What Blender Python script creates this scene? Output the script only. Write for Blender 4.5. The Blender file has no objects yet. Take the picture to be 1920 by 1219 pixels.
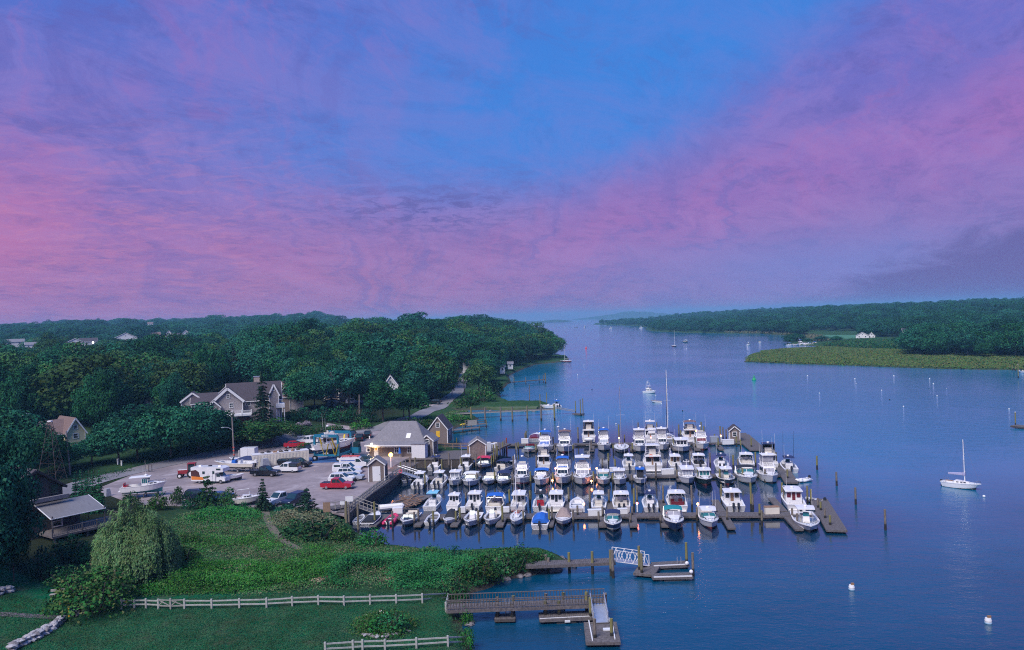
import bpy, math, random
import numpy as np
from mathutils import Vector, Matrix
random.seed(7)
RNG = np.random.default_rng(7)
SC = bpy.context.scene
COL = SC.collection
R = math.radians
H = 31.0
PITCH, ROLL, F = 0.0082, 0.033, 1493.0
_fw = Vector((0, math.cos(PITCH), -math.sin(PITCH)))
_up = Vector((0, math.sin(PITCH), math.cos(PITCH)))
_rt = Vector((1, 0, 0))
CR = _rt * math.cos(ROLL) - _up * math.sin(ROLL)
CU = _rt * math.sin(ROLL) + _up * math.cos(ROLL)
cd = bpy.data.cameras.new('camera'); cam = bpy.data.objects.new('camera', cd); COL.objects.link(cam)
cam.matrix_world = Matrix(((CR.x, CU.x, -_fw.x, 0), (CR.y, CU.y, -_fw.y, 0), (CR.z, CU.z, -_fw.z, H), (0, 0, 0, 1)))
cd.sensor_width = 36; cd.lens = 36 * F / 1920; cd.clip_start = 0.5; cd.clip_end = 20000
SC.camera = cam
SC.view_settings.view_transform = 'Standard'; SC.view_settings.look = 'None'
SC.view_settings.exposure = 1.0; SC.view_settings.gamma = 1.0
SC.render.engine = 'CYCLES'
cy = SC.cycles
cy.max_bounces = 5; cy.diffuse_bounces = 2; cy.glossy_bounces = 3; cy.transmission_bounces = 2; cy.volume_bounces = 0
cy.transparent_max_bounces = 4; cy.caustics_reflective = False; cy.caustics_refractive = False
cy.sample_clamp_indirect = 4; cy.use_denoising = False
cy.use_adaptive_sampling = False; cy.filter_width = 1.1
def lin(*c):
 if isinstance(c[0], (tuple, list)): c = c[0]
 return tuple(((v / 255) / 12.92 if v / 255 <= .04045 else ((v / 255 + .055) / 1.055) ** 2.4) for v in c)
class NT:
 """tiny helper to write node graphs as expressions"""
 def __init__(s, nt): s.t = nt; s.n = nt.nodes; s.l = nt.links
 def new(s, typ, **kw):
  n = s.n.new(typ)
  for k, v in kw.items(): setattr(n, k, v)
  return n
 def put(s, sock, v):
  if isinstance(v, bpy.types.NodeSocket): s.l.new(v, sock)
  elif v is not None:
   if isinstance(v, (tuple, list)) and sock.type == 'RGBA' and len(v) == 3: v = (*v, 1)
   sock.default_value = v
 def m(s, op, a, b=0.0, c=None, clamp=False):
  n = s.new('ShaderNodeMath', operation=op, use_clamp=clamp)
  s.put(n.inputs[0], a); s.put(n.inputs[1], b)
  if c is not None: s.put(n.inputs[2], c)
  return n.outputs[0]
 def mix(s, f, a, b, mode='MIX'):
  n = s.new('ShaderNodeMix', data_type='RGBA', blend_type=mode)
  s.put(n.inputs[0], f); s.put(n.inputs[6], a); s.put(n.inputs[7], b)
  return n.outputs[2]
 def ramp(s, f, pts):
  n = s.new('ShaderNodeValToRGB'); e = n.color_ramp.elements
  while len(e) < len(pts): e.new(0.5)
  for i, (p, c) in enumerate(pts):
   e[i].position = p; e[i].color = (*c, 1) if len(c) == 3 else c
  s.put(n.inputs[0], f)
  return n.outputs[0]
 def noise(s, vec, scale, detail=4, rough=.55, dist=0.0, out=0):
  n = s.new('ShaderNodeTexNoise'); s.put(n.inputs['Vector'], vec)
  n.inputs['Scale'].default_value = scale; n.inputs['Detail'].default_value = detail
  n.inputs['Roughness'].default_value = rough; n.inputs['Distortion'].default_value = dist
  return n.outputs[out]
 def rng(s, v, a, b, c=0., d=1., smooth=True):
  n = s.new('ShaderNodeMapRange', interpolation_type='SMOOTHSTEP' if smooth else 'LINEAR')
  s.put(n.inputs[0], v)
  for i, x in enumerate((a, b, c, d)): s.put(n.inputs[i + 1], x)
  return n.outputs[0]
 def gauss(s, v, mu, sg):
  d = s.m('DIVIDE', s.m('SUBTRACT', v, mu), sg)
  return s.m('EXPONENT', s.m('MULTIPLY', s.m('MULTIPLY', d, d), -1.0))
 def vec(s, x, y, z=0.0):
  n = s.new('ShaderNodeCombineXYZ')
  for i, v in enumerate((x, y, z)): s.put(n.inputs[i], v)
  return n.outputs[0]
SUN_EL, SUN_AZ = R(50), R(212)
world = bpy.data.worlds.new('World'); SC.world = world; world.use_nodes = True
world.node_tree.nodes.clear()
w = NT(world.node_tree)
tc = w.new('ShaderNodeTexCoord')
sep = w.new('ShaderNodeSeparateXYZ'); w.l.new(tc.outputs['Generated'], sep.inputs[0])
X, Y, Z = sep.outputs
az = w.m('MULTIPLY', w.m('ARCTAN2', X, Y), 1.16)
el = w.m('MULTIPLY', w.m('ARCSINE', Z), 1.16)
elp = w.m('MAXIMUM', el, 0.0)
zz = w.m('ADD', w.m('MAXIMUM', Z, 0.0), 0.16)
cu = w.m('DIVIDE', X, zz); cv = w.m('DIVIDE', Y, zz)
su = w.m('ADD', w.m('MULTIPLY', cu, .86), w.m('MULTIPLY', cv, -.5)); sv = w.m('ADD', w.m('MULTIPLY', cu, .5), w.m('MULTIPLY', cv, .86))
pv = w.vec(su, w.m('MULTIPLY', sv, .42), 0.0)
nA = w.noise(pv, .75, 7, .6, .8)           # broad cloud bands
nB = w.noise(w.vec(w.m('MULTIPLY', su, 1.0), w.m('MULTIPLY', sv, .55), 3.1), 3.2, 11, .72, .6)   # wisps
nC = w.noise(w.vec(su, w.m('MULTIPLY', sv, .7), 7.7), 8.5, 9, .72, .5)   # fine mackerel texture
wob = w.m('MULTIPLY', w.m('SUBTRACT', nA, .5), .22)
elw = w.m('ADD', elp, w.m('MULTIPLY', wob, .35)); azw = w.m('ADD', az, wob)
base = w.ramp(w.m('DIVIDE', elp, 1.0), [(0, lin(148, 108, 170)), (.10, lin(136, 102, 178)), (.24, lin(112, 108, 194)), (.40, lin(84, 112, 206)), (.56, lin(58, 122, 216)), (1, lin(52, 124, 222))])
s1 = w.m('DIVIDE', w.m('SUBTRACT', w.m('MULTIPLY', w.m('ADD', azw, .07), .29), w.m('MULTIPLY', w.m('SUBTRACT', elw, .15), .47)), .552)
blue = w.m('MULTIPLY', w.rng(s1, .17, .02), w.rng(s1, -.40, -.05))
blue = w.m('MULTIPLY', blue, w.rng(elw, .10, .26)); blue = w.m('MULTIPLY', blue, w.rng(el, 1.3, .6))
blue = w.m('MULTIPLY', blue, w.rng(w.m('ABSOLUTE', az), 1.3, .8))
col = w.mix(w.m('MULTIPLY', w.m('MULTIPLY', blue, w.rng(nB, .75, .42, .72, 1.0)), .95), base, lin(52, 132, 224))
s2 = w.m('SUBTRACT', elw, w.m('ADD', .085, w.m('MULTIPLY', w.m('SUBTRACT', az, .11), .24)))
pr = w.m('MULTIPLY', w.gauss(s2, 0.02, .062), w.rng(az, -.22, .25))
pr = w.m('MULTIPLY', pr, w.rng(nA, .30, .62, .45, 1.0)); pr = w.m('MULTIPLY', pr, w.rng(az, 2.2, 1.1))
col = w.mix(w.m('MULTIPLY', pr, .60), col, lin(176, 104, 184))
s3 = w.m('SUBTRACT', elw, w.m('ADD', .27, w.m('MULTIPLY', w.m('SUBTRACT', az, .45), .42)))
col = w.mix(w.m('MULTIPLY', w.m('MULTIPLY', w.gauss(s3, .03, .075), w.rng(az, .15, .55)), w.m('MULTIPLY', w.m('MULTIPLY', nA, .8), w.rng(el, .52, .36))), col, lin(116, 100, 194))
pl = w.m('MULTIPLY', w.gauss(az, -.86, .50), w.gauss(elw, .10, .125))
pl = w.m('MULTIPLY', pl, w.rng(nA, .25, .65, .6, 1.0))
col = w.mix(w.m('MULTIPLY', pl, .54), col, lin(206, 112, 168))
p4 = w.m('MULTIPLY', w.gauss(az, -.28, .40), w.gauss(el, .04, .10))
col = w.mix(w.m('MULTIPLY', p4, .50), col, lin(170, 112, 170))
cl = w.m('MULTIPLY', w.rng(nB, .40, .64), w.m('SUBTRACT', 1.0, w.m('MULTIPLY', blue, .65)))
col = w.mix(w.m('MULTIPLY', w.m('MULTIPLY', cl, w.rng(el, .7, .4)), .22), col, lin(186, 142, 208))
dk = w.m('MULTIPLY', w.rng(nC, .46, .62), w.m('SUBTRACT', 1.0, w.m('MULTIPLY', blue, .5)))
dk = w.m('MULTIPLY', dk, w.rng(nB, .60, .40))
col = w.mix(w.m('MULTIPLY', dk, .42), col, lin(98, 88, 168))
mk = w.m('MULTIPLY', w.m('MULTIPLY', w.gauss(az, -.12, .17), w.gauss(el, .158, .035)), w.rng(w.noise(w.vec(cu, cv, 1.7), 11.0, 8, .7, .6), .44, .60))
col = w.mix(w.m('MULTIPLY', mk, .8), col, lin(92, 86, 164))
mt = w.m('MULTIPLY', w.m('MULTIPLY', w.rng(az, -.05, -.5), w.gauss(el, .12, .14)), w.rng(w.noise(w.vec(cu, w.m('MULTIPLY', cv, 1.6), 5.2), 7.0, 10, .75, .9), .45, .66))
col = w.mix(w.m('MULTIPLY', mt, .42), col, lin(206, 132, 176))
fx, fy = w.m('ADD', az, .15), w.m('ADD', el, .06)
ns = w.noise(w.vec(w.m('MULTIPLY', w.m('ADD', w.m('ARCTAN2', fy, fx), w.m('MULTIPLY', nA, .9)), 3.4), w.m('MULTIPLY', w.m('SQRT', w.m('ADD', w.m('MULTIPLY', fx, fx), w.m('MULTIPLY', fy, fy))), 3.6), .7), 1.6, 11, .66, 1.1)
gate = w.m('MULTIPLY', w.m('MULTIPLY', w.rng(el, .75, .30), w.rng(w.m('ABSOLUTE', az), 1.6, 1.1)), w.m('SUBTRACT', 1.0, w.m('MULTIPLY', blue, .9)))
col = w.mix(w.m('MULTIPLY', w.m('MULTIPLY', w.rng(ns, .48, .68), gate), .26), col, lin(180, 108, 178))
col = w.mix(w.m('MULTIPLY', w.m('MULTIPLY', w.rng(ns, .50, .34), gate), .40), col, lin(98, 94, 180))
sal = w.m('MULTIPLY', w.m('MULTIPLY', w.gauss(az, -.86, .22), w.gauss(el, .15, .07)), w.rng(ns, .42, .6))
col = w.mix(w.m('MULTIPLY', sal, .55), col, lin(226, 116, 152))
p5 = w.m('MULTIPLY', w.gauss(az, .46, .34), w.gauss(el, .055, .055))
col = w.mix(w.m('MULTIPLY', p5, .80), col, lin(112, 124, 204))
edge = w.m('SUBTRACT', w.m('ADD', .004, w.m('MULTIPLY', w.m('SUBTRACT', az, .33), .30)), w.m('ADD', el, w.m('MULTIPLY', w.m('SUBTRACT', nB, .5), .11)))
bank = w.m('MULTIPLY', w.rng(edge, -.014, .034), w.m('MULTIPLY', w.rng(az, .30, .55), w.rng(az, 2.0, 1.1)))
bank = w.m('MULTIPLY', bank, w.rng(el, .16, .09))
col = w.mix(w.m('MULTIPLY', bank, .88), col, lin(94, 82, 158))
sky = w.new('ShaderNodeTexSky'); sky.sky_type = 'NISHITA'; sky.sun_disc = False
sky.sun_elevation = SUN_EL; sky.sun_rotation = SUN_AZ
bg1 = w.new('ShaderNodeBackground'); w.l.new(col, bg1.inputs[0]); bg1.inputs[1].default_value = .50
bg2 = w.new('ShaderNodeBackground'); w.l.new(sky.outputs[0], bg2.inputs[0]); bg2.inputs[1].default_value = .06
mx = w.new('ShaderNodeMixShader'); mx.inputs[0].default_value = .06
w.l.new(bg1.outputs[0], mx.inputs[1]); w.l.new(bg2.outputs[0], mx.inputs[2])
wo = w.new('ShaderNodeOutputWorld'); w.l.new(mx.outputs[0], wo.inputs[0])
world.cycles.sampling_method = 'MANUAL'; world.cycles.sample_map_resolution = 512
sd = bpy.data.lights.new('sun', 'SUN'); sun = bpy.data.objects.new('sun', sd); COL.objects.link(sun)
sd.energy = 2.1; sd.angle = R(30); sd.color = (1.0, .93, .90)
sun.location = (0, 0, 400)
_dir = Vector((math.sin(SUN_AZ) * math.cos(SUN_EL), math.cos(SUN_AZ) * math.cos(SUN_EL), math.sin(SUN_EL)))
sun.rotation_euler = _dir.to_track_quat('Z', 'Y').to_euler()
def ray(px, py): return _fw * F + CR * (px - 960) + CU * (609.5 - py)
def G(px, py, z=0.0):
 d = ray(px, py); t = (z - H) / d.z
 return Vector((d.x * t, d.y * t, z))
def P(px, py, y):
 d = ray(px, py); t = y / d.y
 return Vector((d.x * t, y, H + d.z * t))
def hor(px): return 597.3 - .033 * (px - 960)
def link(name, data, parent=None, loc=(0, 0, 0), rz=0.0):
 o = bpy.data.objects.new(name, data); COL.objects.link(o)
 o.location = loc
 if rz: o.rotation_euler = (0, 0, rz)
 if parent is not None: o.parent = parent
 return o
def thing(name, label, cat, loc=(0, 0, 0), rz=0.0, group=None):
 o = link(name, None, None, loc, rz); o.empty_display_size = .1
 return tag(o, label, cat, group)
def tag(o, label, cat, group=None, kind=None):
 o['label'] = label; o['category'] = cat
 if group: o['group'] = group
 if kind: o['kind'] = kind
 return o
def struct(o): o['kind'] = 'structure'; return o
def stuff(o): o['kind'] = 'stuff'; return o
_kids = {}
def copy_tree(o, parent=None, kids=None):
 c = o.copy(); COL.objects.link(c)
 if parent is not None: c.parent = parent
 for ch in (kids or {}).get(o.name, o.children): copy_tree(ch, c)
 return c
class MB:
 """mesh builder: pieces with material slots, linked as ONE object"""
 def __init__(s): s.v = []; s.f = []; s.mi = []
 def add(s, vs, fs, mi=0):
  b = len(s.v); s.v.extend([tuple(p) for p in vs]); s.f.extend([tuple(b + i for i in f) for f in fs]); s.mi.extend([mi] * len(fs)); return s
 def box(s, c, d, rz=0.0, mi=0, top=1.0):
  x, y, z = d[0] / 2, d[1] / 2, d[2] / 2; co, si = math.cos(rz), math.sin(rz); vs = []
  for sz in (-1, 1):
   k = top if sz > 0 else 1
   for sx, sy in ((-1, -1), (1, -1), (1, 1), (-1, 1)):
    a, b = sx * x * k, sy * y * k
    vs.append((c[0] + a * co - b * si, c[1] + a * si + b * co, c[2] + sz * z))
  return s.add(vs, [(3, 2, 1, 0), (4, 5, 6, 7), (0, 1, 5, 4), (1, 2, 6, 5), (2, 3, 7, 6), (3, 0, 4, 7)], mi)
 def bar(s, p, q, wd, ht, mi=0):
  p, q = Vector(p), Vector(q); d = (q - p); L = d.length
  if L < 1e-6: return s
  d /= L; a = d.cross(Vector((0, 0, 1)))
  if a.length < 1e-3: a = Vector((1, 0, 0))
  a.normalize(); b = a.cross(d); vs = []
  for e in (p, q):
   for i, j in ((-1, -1), (1, -1), (1, 1), (-1, 1)): vs.append(e + a * (i * wd / 2) + b * (j * ht / 2))
  return s.add(vs, [(0, 1, 2, 3), (7, 6, 5, 4), (0, 4, 5, 1), (1, 5, 6, 2), (2, 6, 7, 3), (3, 7, 4, 0)], mi)
 def cyl(s, p, q, r0, r1=None, n=8, mi=0, cap=True):
  r1 = r0 if r1 is None else r1; p, q = Vector(p), Vector(q); d = (q - p)
  if d.length < 1e-6: return s
  d.normalize(); a = d.orthogonal().normalized(); b = d.cross(a); vs = []
  for e, r in ((p, r0), (q, r1)):
   for i in range(n):
    t = 2 * math.pi * i / n; vs.append(e + (a * math.cos(t) + b * math.sin(t)) * r)
  fs = [(i, (i + 1) % n, n + (i + 1) % n, n + i) for i in range(n)]
  if cap: fs += [tuple(range(n - 1, -1, -1)), tuple(range(n, 2 * n))]
  return s.add(vs, fs, mi)
 def tube(s, pts, r, n=5, mi=0):
  for a, b in zip(pts, pts[1:]): s.cyl(a, b, r, r, n, mi)
  return s
 def ball(s, c, r, n=8, m=6, mi=0, sc=(1, 1, 1), z0=-1.0):
  vs = []; fs = []
  for j in range(m + 1):
   ph = math.asin(max(z0, -1)) + (math.pi / 2 - math.asin(max(z0, -1))) * j / m
   for i in range(n):
    t = 2 * math.pi * i / n
    vs.append((c[0] + r * sc[0] * math.cos(ph) * math.cos(t), c[1] + r * sc[1] * math.cos(ph) * math.sin(t), c[2] + r * sc[2] * math.sin(ph)))
  for j in range(m):
   for i in range(n):
    k = (i + 1) % n; fs.append((j * n + i, j * n + k, (j + 1) * n + k, (j + 1) * n + i))
  fs.append(tuple(range(n - 1, -1, -1)))
  return s.add(vs, fs, mi)
 def poly(s, pts, z0, z1, mi=0):
  n = len(pts); vs = [(p[0], p[1], z0) for p in pts] + [(p[0], p[1], z1) for p in pts]
  a = sum(pts[i][0] * pts[(i + 1) % n][1] - pts[(i + 1) % n][0] * pts[i][1] for i in range(n))
  fs = [tuple(range(n, 2 * n)), tuple(range(n - 1, -1, -1))] + [(i, (i + 1) % n, n + (i + 1) % n, n + i) for i in range(n)]
  if a < 0: fs = [tuple(reversed(f)) for f in fs]
  return s.add(vs, fs, mi)
 def slab(s, q, t, mi=0):
  """quad q (ccw seen from outside) thickened outwards by t"""
  q = [Vector(p) for p in q]; n = (q[1] - q[0]).cross(q[-1] - q[0]).normalized() * t; k = len(q)
  vs = q + [p + n for p in q]
  return s.add(vs, [tuple(range(k, 2 * k)), tuple(range(k - 1, -1, -1))] + [(i, (i + 1) % k, k + (i + 1) % k, k + i) for i in range(k)], mi)
 def mesh(s, name, mats, smooth=False):
  me = bpy.data.meshes.new(name); me.from_pydata(s.v, [], s.f)
  for m in (mats if isinstance(mats, (list, tuple)) else [mats]): me.materials.append(m)
  if len(me.materials) > 1: me.polygons.foreach_set('material_index', s.mi)
  if smooth: me.polygons.foreach_set('use_smooth', [True] * len(s.f))
  return me
 def build(s, name, mats, parent=None, loc=(0, 0, 0), rz=0.0, smooth=False):
  return link(name, s.mesh(name, mats, smooth), parent, loc, rz)
def np_mesh(name, V, Fq, mat, smooth=False, normals=None):
 """fast mesh from numpy quads/tris"""
 me = bpy.data.meshes.new(name); k = Fq.shape[1]
 me.vertices.add(len(V)); me.vertices.foreach_set('co', np.asarray(V, np.float32).ravel())
 me.loops.add(Fq.size); me.loops.foreach_set('vertex_index', Fq.astype(np.int32).ravel())
 me.polygons.add(len(Fq)); me.polygons.foreach_set('loop_start', np.arange(0, Fq.size, k, dtype=np.int32))
 me.update(calc_edges=True)
 if smooth: me.polygons.foreach_set('use_smooth', np.ones(len(Fq), bool))
 for m in (mat if isinstance(mat, (list, tuple)) else [mat]): me.materials.append(m)
 return me
def new_mat(name):
 m = bpy.data.materials.new(name); m.use_nodes = True
 t = NT(m.node_tree); b = m.node_tree.nodes['Principled BSDF']
 return m, t, b
def mat(name, c, rough=.6, metal=0.0, var=.25, scale=3.0, bump=0.0, dirt=None, spec=.5, stretch=None):
 m, t, b = new_mat(name)
 co = t.new('ShaderNodeTexCoord').outputs['Object']
 if stretch:
  mp = t.new('ShaderNodeMapping'); t.l.new(co, mp.inputs[0]); mp.inputs['Scale'].default_value = stretch; co = mp.outputs[0]
 n = t.noise(co, scale, 5, .6)
 f = t.rng(n, .3, .7)
 lo = tuple(v * (1 - var) for v in c); hi = tuple(min(1, v * (1 + var * .6)) for v in c)
 colr = t.mix(f, lo, hi)
 oi = t.new('ShaderNodeObjectInfo').outputs['Random']
 colr = t.mix(t.m('MULTIPLY', oi, .18), colr, tuple(v * .55 for v in c))
 if dirt: colr = t.mix(t.m('MULTIPLY', t.rng(t.noise(co, scale * .45, 6, .7), .52, .75), dirt[1]), colr, dirt[0])
 t.put(b.inputs['Base Color'], colr)
 b.inputs['Roughness'].default_value = rough; b.inputs['Metallic'].default_value = metal
 b.inputs['Specular IOR Level'].default_value = spec
 if bump:
  bp = t.new('ShaderNodeBump'); bp.inputs['Strength'].default_value = bump; bp.inputs['Distance'].default_value = .05
  t.put(bp.inputs['Height'], t.noise(co, scale * 3, 4, .6)); t.put(b.inputs['Normal'], bp.outputs[0])
 return m
def emit(name, c, s):
 m, t, b = new_mat(name); b.inputs['Base Color'].default_value = (*c, 1)
 b.inputs['Emission Color'].default_value = (*c, 1); b.inputs['Emission Strength'].default_value = s
 return m
_cm = {}
def paint(c, rough=.3, key='gelcoat'):
 k = (tuple(c), rough)
 if k not in _cm: _cm[k] = mat('%s_%02d' % (key, len(_cm)), c, rough, var=.08, scale=1.5, dirt=((c[0] * .6, c[1] * .55, c[2] * .48), .25))
 return _cm[k]
WHITE = mat('white_gelcoat', (.84, .82, .80), .28, var=.07, scale=1.2, dirt=((.52, .49, .44), .22))
CREAM = mat('cream_gelcoat', (.74, .69, .58), .32, var=.08, scale=1.2, dirt=((.5, .45, .36), .2))
BOTTOM = mat('bottom_paint', (.03, .035, .05), .7)
BOTTOMR = mat('red_bottom_paint', (.16, .03, .03), .7)
NAVY = paint((.018, .03, .085)); DGREEN = paint((.02, .05, .055)); BLACK = mat('black_paint', (.02, .02, .023), .35, var=.2)
GREYHULL = paint((.32, .36, .42)); LBLUE = paint((.30, .50, .66)); BLUE = paint((.03, .12, .45)); REDP = paint((.38, .02, .035)); MAROON = paint((.16, .02, .03))
NONSKID = mat('nonskid_deck', (.66, .67, .68), .7, var=.10, scale=4, dirt=((.45, .43, .40), .3))
GLASS = mat('tinted_glass', (.02, .028, .035), .06, var=.1, spec=.8)
GLASST = mat('teal_glass', (.03, .16, .17), .06, var=.2, spec=.8)
GLASSL = mat('pale_glass', (.28, .31, .36), .08, var=.2, spec=.8)
CHROME = mat('steel_rail', (.62, .64, .66), .28, 1.0, var=.05)
ALU = mat('aluminium', (.62, .63, .65), .4, .7, var=.1)
VINYL = mat('cream_vinyl', (.70, .65, .56), .5, var=.1)
TEAK = mat('teak', (.30, .17, .09), .6, var=.25, scale=6)
OUTB = mat('outboard_cowl', (.025, .03, .04), .25, var=.1)
OUTW = mat('white_cowl', (.72, .72, .72), .25, var=.05)
RUBBER = mat('rubber', (.02, .02, .02), .8)
C_BLUE = mat('blue_canvas', (.015, .13, .52), .8, var=.18, bump=.3); C_NAVY = mat('navy_canvas', (.018, .03, .10), .8, var=.2, bump=.3)
C_BLACK = mat('black_canvas', (.018, .02, .028), .8, var=.2, bump=.3); C_TEAL = mat('teal_canvas', (.01, .24, .26), .8, var=.18, bump=.3)
C_TAN = mat('tan_canvas', (.33, .25, .22), .8, var=.15, bump=.3); C_LBLUE = mat('pale_blue_canvas', (.22, .55, .72), .8, var=.12, bump=.3)
C_RED = mat('red_canvas', (.55, .03, .09), .8, var=.15, bump=.3); C_GREY = mat('grey_canvas', (.30, .31, .35), .8, var=.15, bump=.3)
C_BROWN = mat('brown_canvas', (.20, .11, .10), .8, var=.15, bump=.3); C_WHITE = mat('white_canvas', (.75, .75, .76), .7, var=.1, bump=.2)
CLEARV = mat('clear_vinyl', (.34, .33, .36), .15, var=.25, spec=.7)
WOOD = mat('weathered_wood', (.135, .118, .115), .85, var=.4, scale=4, bump=.4, dirt=((.10, .10, .07), .6))
WOODD = mat('dark_wood', (.085, .07, .06), .85, var=.35, scale=4, bump=.4)
WOODN = mat('new_wood', (.26, .17, .11), .8, var=.25, scale=4, bump=.3)
RAILW = mat('pale_rail_wood', (.34, .32, .285), .85, var=.3, scale=5, bump=.3)
def piling_mat():
 m, t, b = new_mat('piling_wood')
 tcn = t.new('ShaderNodeTexCoord').outputs['Object']; sp = t.new('ShaderNodeSeparateXYZ'); t.l.new(tcn, sp.inputs[0])
 mp = t.new('ShaderNodeMapping'); t.l.new(tcn, mp.inputs[0]); mp.inputs['Scale'].default_value = (5, 5, .8)
 n = t.noise(mp.outputs[0], 3, 5, .65); n2 = t.noise(tcn, 2.0, 4, .6)
 oi = t.new('ShaderNodeObjectInfo').outputs['Random']
 dry = t.mix(t.rng(n, .3, .7), (.10, .08, .065), (.24, .205, .165))
 dry = t.mix(t.m('MULTIPLY', t.rng(oi, .35, .75), .75), dry, (.20, .19, .045))      # green algae on some
 wet = t.mix(n2, (.012, .012, .012), (.035, .03, .02))
 h = t.m('ADD', sp.outputs[2], t.m('MULTIPLY', t.m('SUBTRACT', n2, .5), .5))
 t.put(b.inputs['Base Color'], t.mix(t.rng(h, .75, 1.05), wet, dry)); b.inputs['Roughness'].default_value = .8
 return m
PILE = piling_mat()
# ================================================================== terrain
def sstep(a, b, x):
 t = np.clip((np.asarray(x, float) - a) / (b - a), 0, 1); return t * t * (3 - 2 * t)
def sdist(poly, X, Y):
 """signed distance to polygon, positive inside"""
 X = np.asarray(X, float); Y = np.asarray(Y, float); d = np.full(X.shape, 1e18); ins = np.zeros(X.shape, bool)
 n = len(poly)
 for i in range(n):
  (ax, ay), (bx, by) = poly[i], poly[(i + 1) % n]
  ex, ey = bx - ax, by - ay; L = ex * ex + ey * ey + 1e-12
  t = np.clip(((X - ax) * ex + (Y - ay) * ey) / L, 0, 1)
  d = np.minimum(d, (X - ax - t * ex) ** 2 + (Y - ay - t * ey) ** 2)
  c = ((ay > Y) != (by > Y)) & (X < (bx - ax) * (Y - ay) / ((by - ay) if by != ay else 1e-9) + ax)
  ins ^= c
 d = np.sqrt(d); return np.where(ins, d, -d)
def vnoise(X, Y, s, seed=0):
 """smooth value noise"""
 rg = np.random.default_rng(seed); T = rg.random((64, 64))
 x = np.asarray(X, float) / s; y = np.asarray(Y, float) / s
 i = np.floor(x).astype(int); j = np.floor(y).astype(int); fx = x - i; fy = y - j
 fx = fx * fx * (3 - 2 * fx); fy = fy * fy * (3 - 2 * fy)
 a = T[i % 64, j % 64]; b = T[(i + 1) % 64, j % 64]; c = T[i % 64, (j + 1) % 64]; d = T[(i + 1) % 64, (j + 1) % 64]
 return (a * (1 - fx) + b * fx) * (1 - fy) + (c * (1 - fx) + d * fx) * fy
SHORE_PX = [(884, 1330), (880, 1219), (872, 1180), (868, 1150), (850, 1128), (884, 1112), (905, 1104), (945, 1086), (992, 1078), (1045, 1068), (1086, 1060),
   (1062, 1046), (1020, 1036), (960, 1036), (880, 1040), (800, 1036), (742, 1030), (716, 1016), (672, 1004), (640, 990), (628, 976), (648, 966),
   (690, 930), (722, 908), (748, 888), (742, 872), (762, 862), (888, 860), (900, 850), (800, 846), (798, 832), (812, 824), (838, 812), (862, 800), (900, 796),
   (893, 780), (850, 771), (900, 769), (960, 769), (1010, 768), (1038, 762), (1020, 756), (960, 756), (938, 748), (936, 733), (958, 718),
   (954, 705), (976, 694), (1002, 684), (1062, 678), (1067, 672), (1062, 668), (1016, 668), (1030, 658), (1047, 654), (1052, 650), (1040, 645)]
SHORE = [tuple(G(x, y)[:2]) for x, y in SHORE_PX] + [(25, 1180), (-95, 1460), (-350, 1900), (-650, 2400), (-2800, 3000), (-4600, 3300), (-4600, 20), (-60, 20)]
BULK_PX = [(648, 966), (690, 930), (722, 908), (748, 888), (742, 872), (762, 862), (888, 860)]
LOT_PX = [(178, 918), (262, 884), (350, 866), (430, 850), (520, 838), (570, 828), (640, 812), (700, 806), (800, 815), (806, 850), (762, 860), (742, 872), (748, 888), (722, 908), (690, 930),
          (648, 966), (600, 954), (548, 950), (440, 952), (380, 950), (250, 946)]
LOTZ = 1.8
LOT = [tuple(G(x, y, LOTZ)[:2]) for x, y in LOT_PX]
def th(X, Y):
 X = np.asarray(X, float); Y = np.asarray(Y, float)
 d = sdist(SHORE, X, Y) + (vnoise(X, Y, 4.0, 3) - .5) * 1.2 * sstep(40, 60, Y)
 z = np.where(d < 0, np.maximum(-2.5, d * .6), 1.25 * sstep(-.2, 2.2, d) + .9 * sstep(2, 16, d))
 side = sstep(15, 68, d); north = sstep(208, 380, Y)
 top = 9.0 - 2.2 * sstep(-110, -175, X)
 z = z + top * side * north
 z = z + 2.8 * sstep(-30, -67, X) * sstep(160, 218, Y) * (1 - .5 * north)                 # rise behind the lot
 z = z + 2.0 * sstep(-37, -61, X) * sstep(152, 120, Y)                                     # low bank under the near trees
 far = sstep(620, 2100, Y) * sstep(0, -260, X + Y * .12)
 z = z + far * (13 + 20 * vnoise(X, Y, 420, 11) + 6 * sstep(-500, -1100, X))
 z = z + np.where(d > 6, (vnoise(X, Y, 9, 5) - .5) * .5 + (vnoise(X, Y, 38, 6) - .5) * 1.0 * sstep(180, 280, Y), 0)
 ld = sdist(LOT, X, Y)
 k = sstep(-9, -1.0, ld)
 z = np.where(d > .3, z * (1 - k) + (LOTZ - .05) * k, z)
 return z
def th1(x, y): return float(th(np.array([x]), np.array([y]))[0])
def T(px, py, dz=0.0):
 """where a pixel ray meets the left-hand terrain"""
 z = 2.0
 for _ in range(14):
  p = G(px, py, z); z = .5 * z + .5 * (th1(p.x, p.y) + dz)
 p = G(px, py, z); return p
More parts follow.
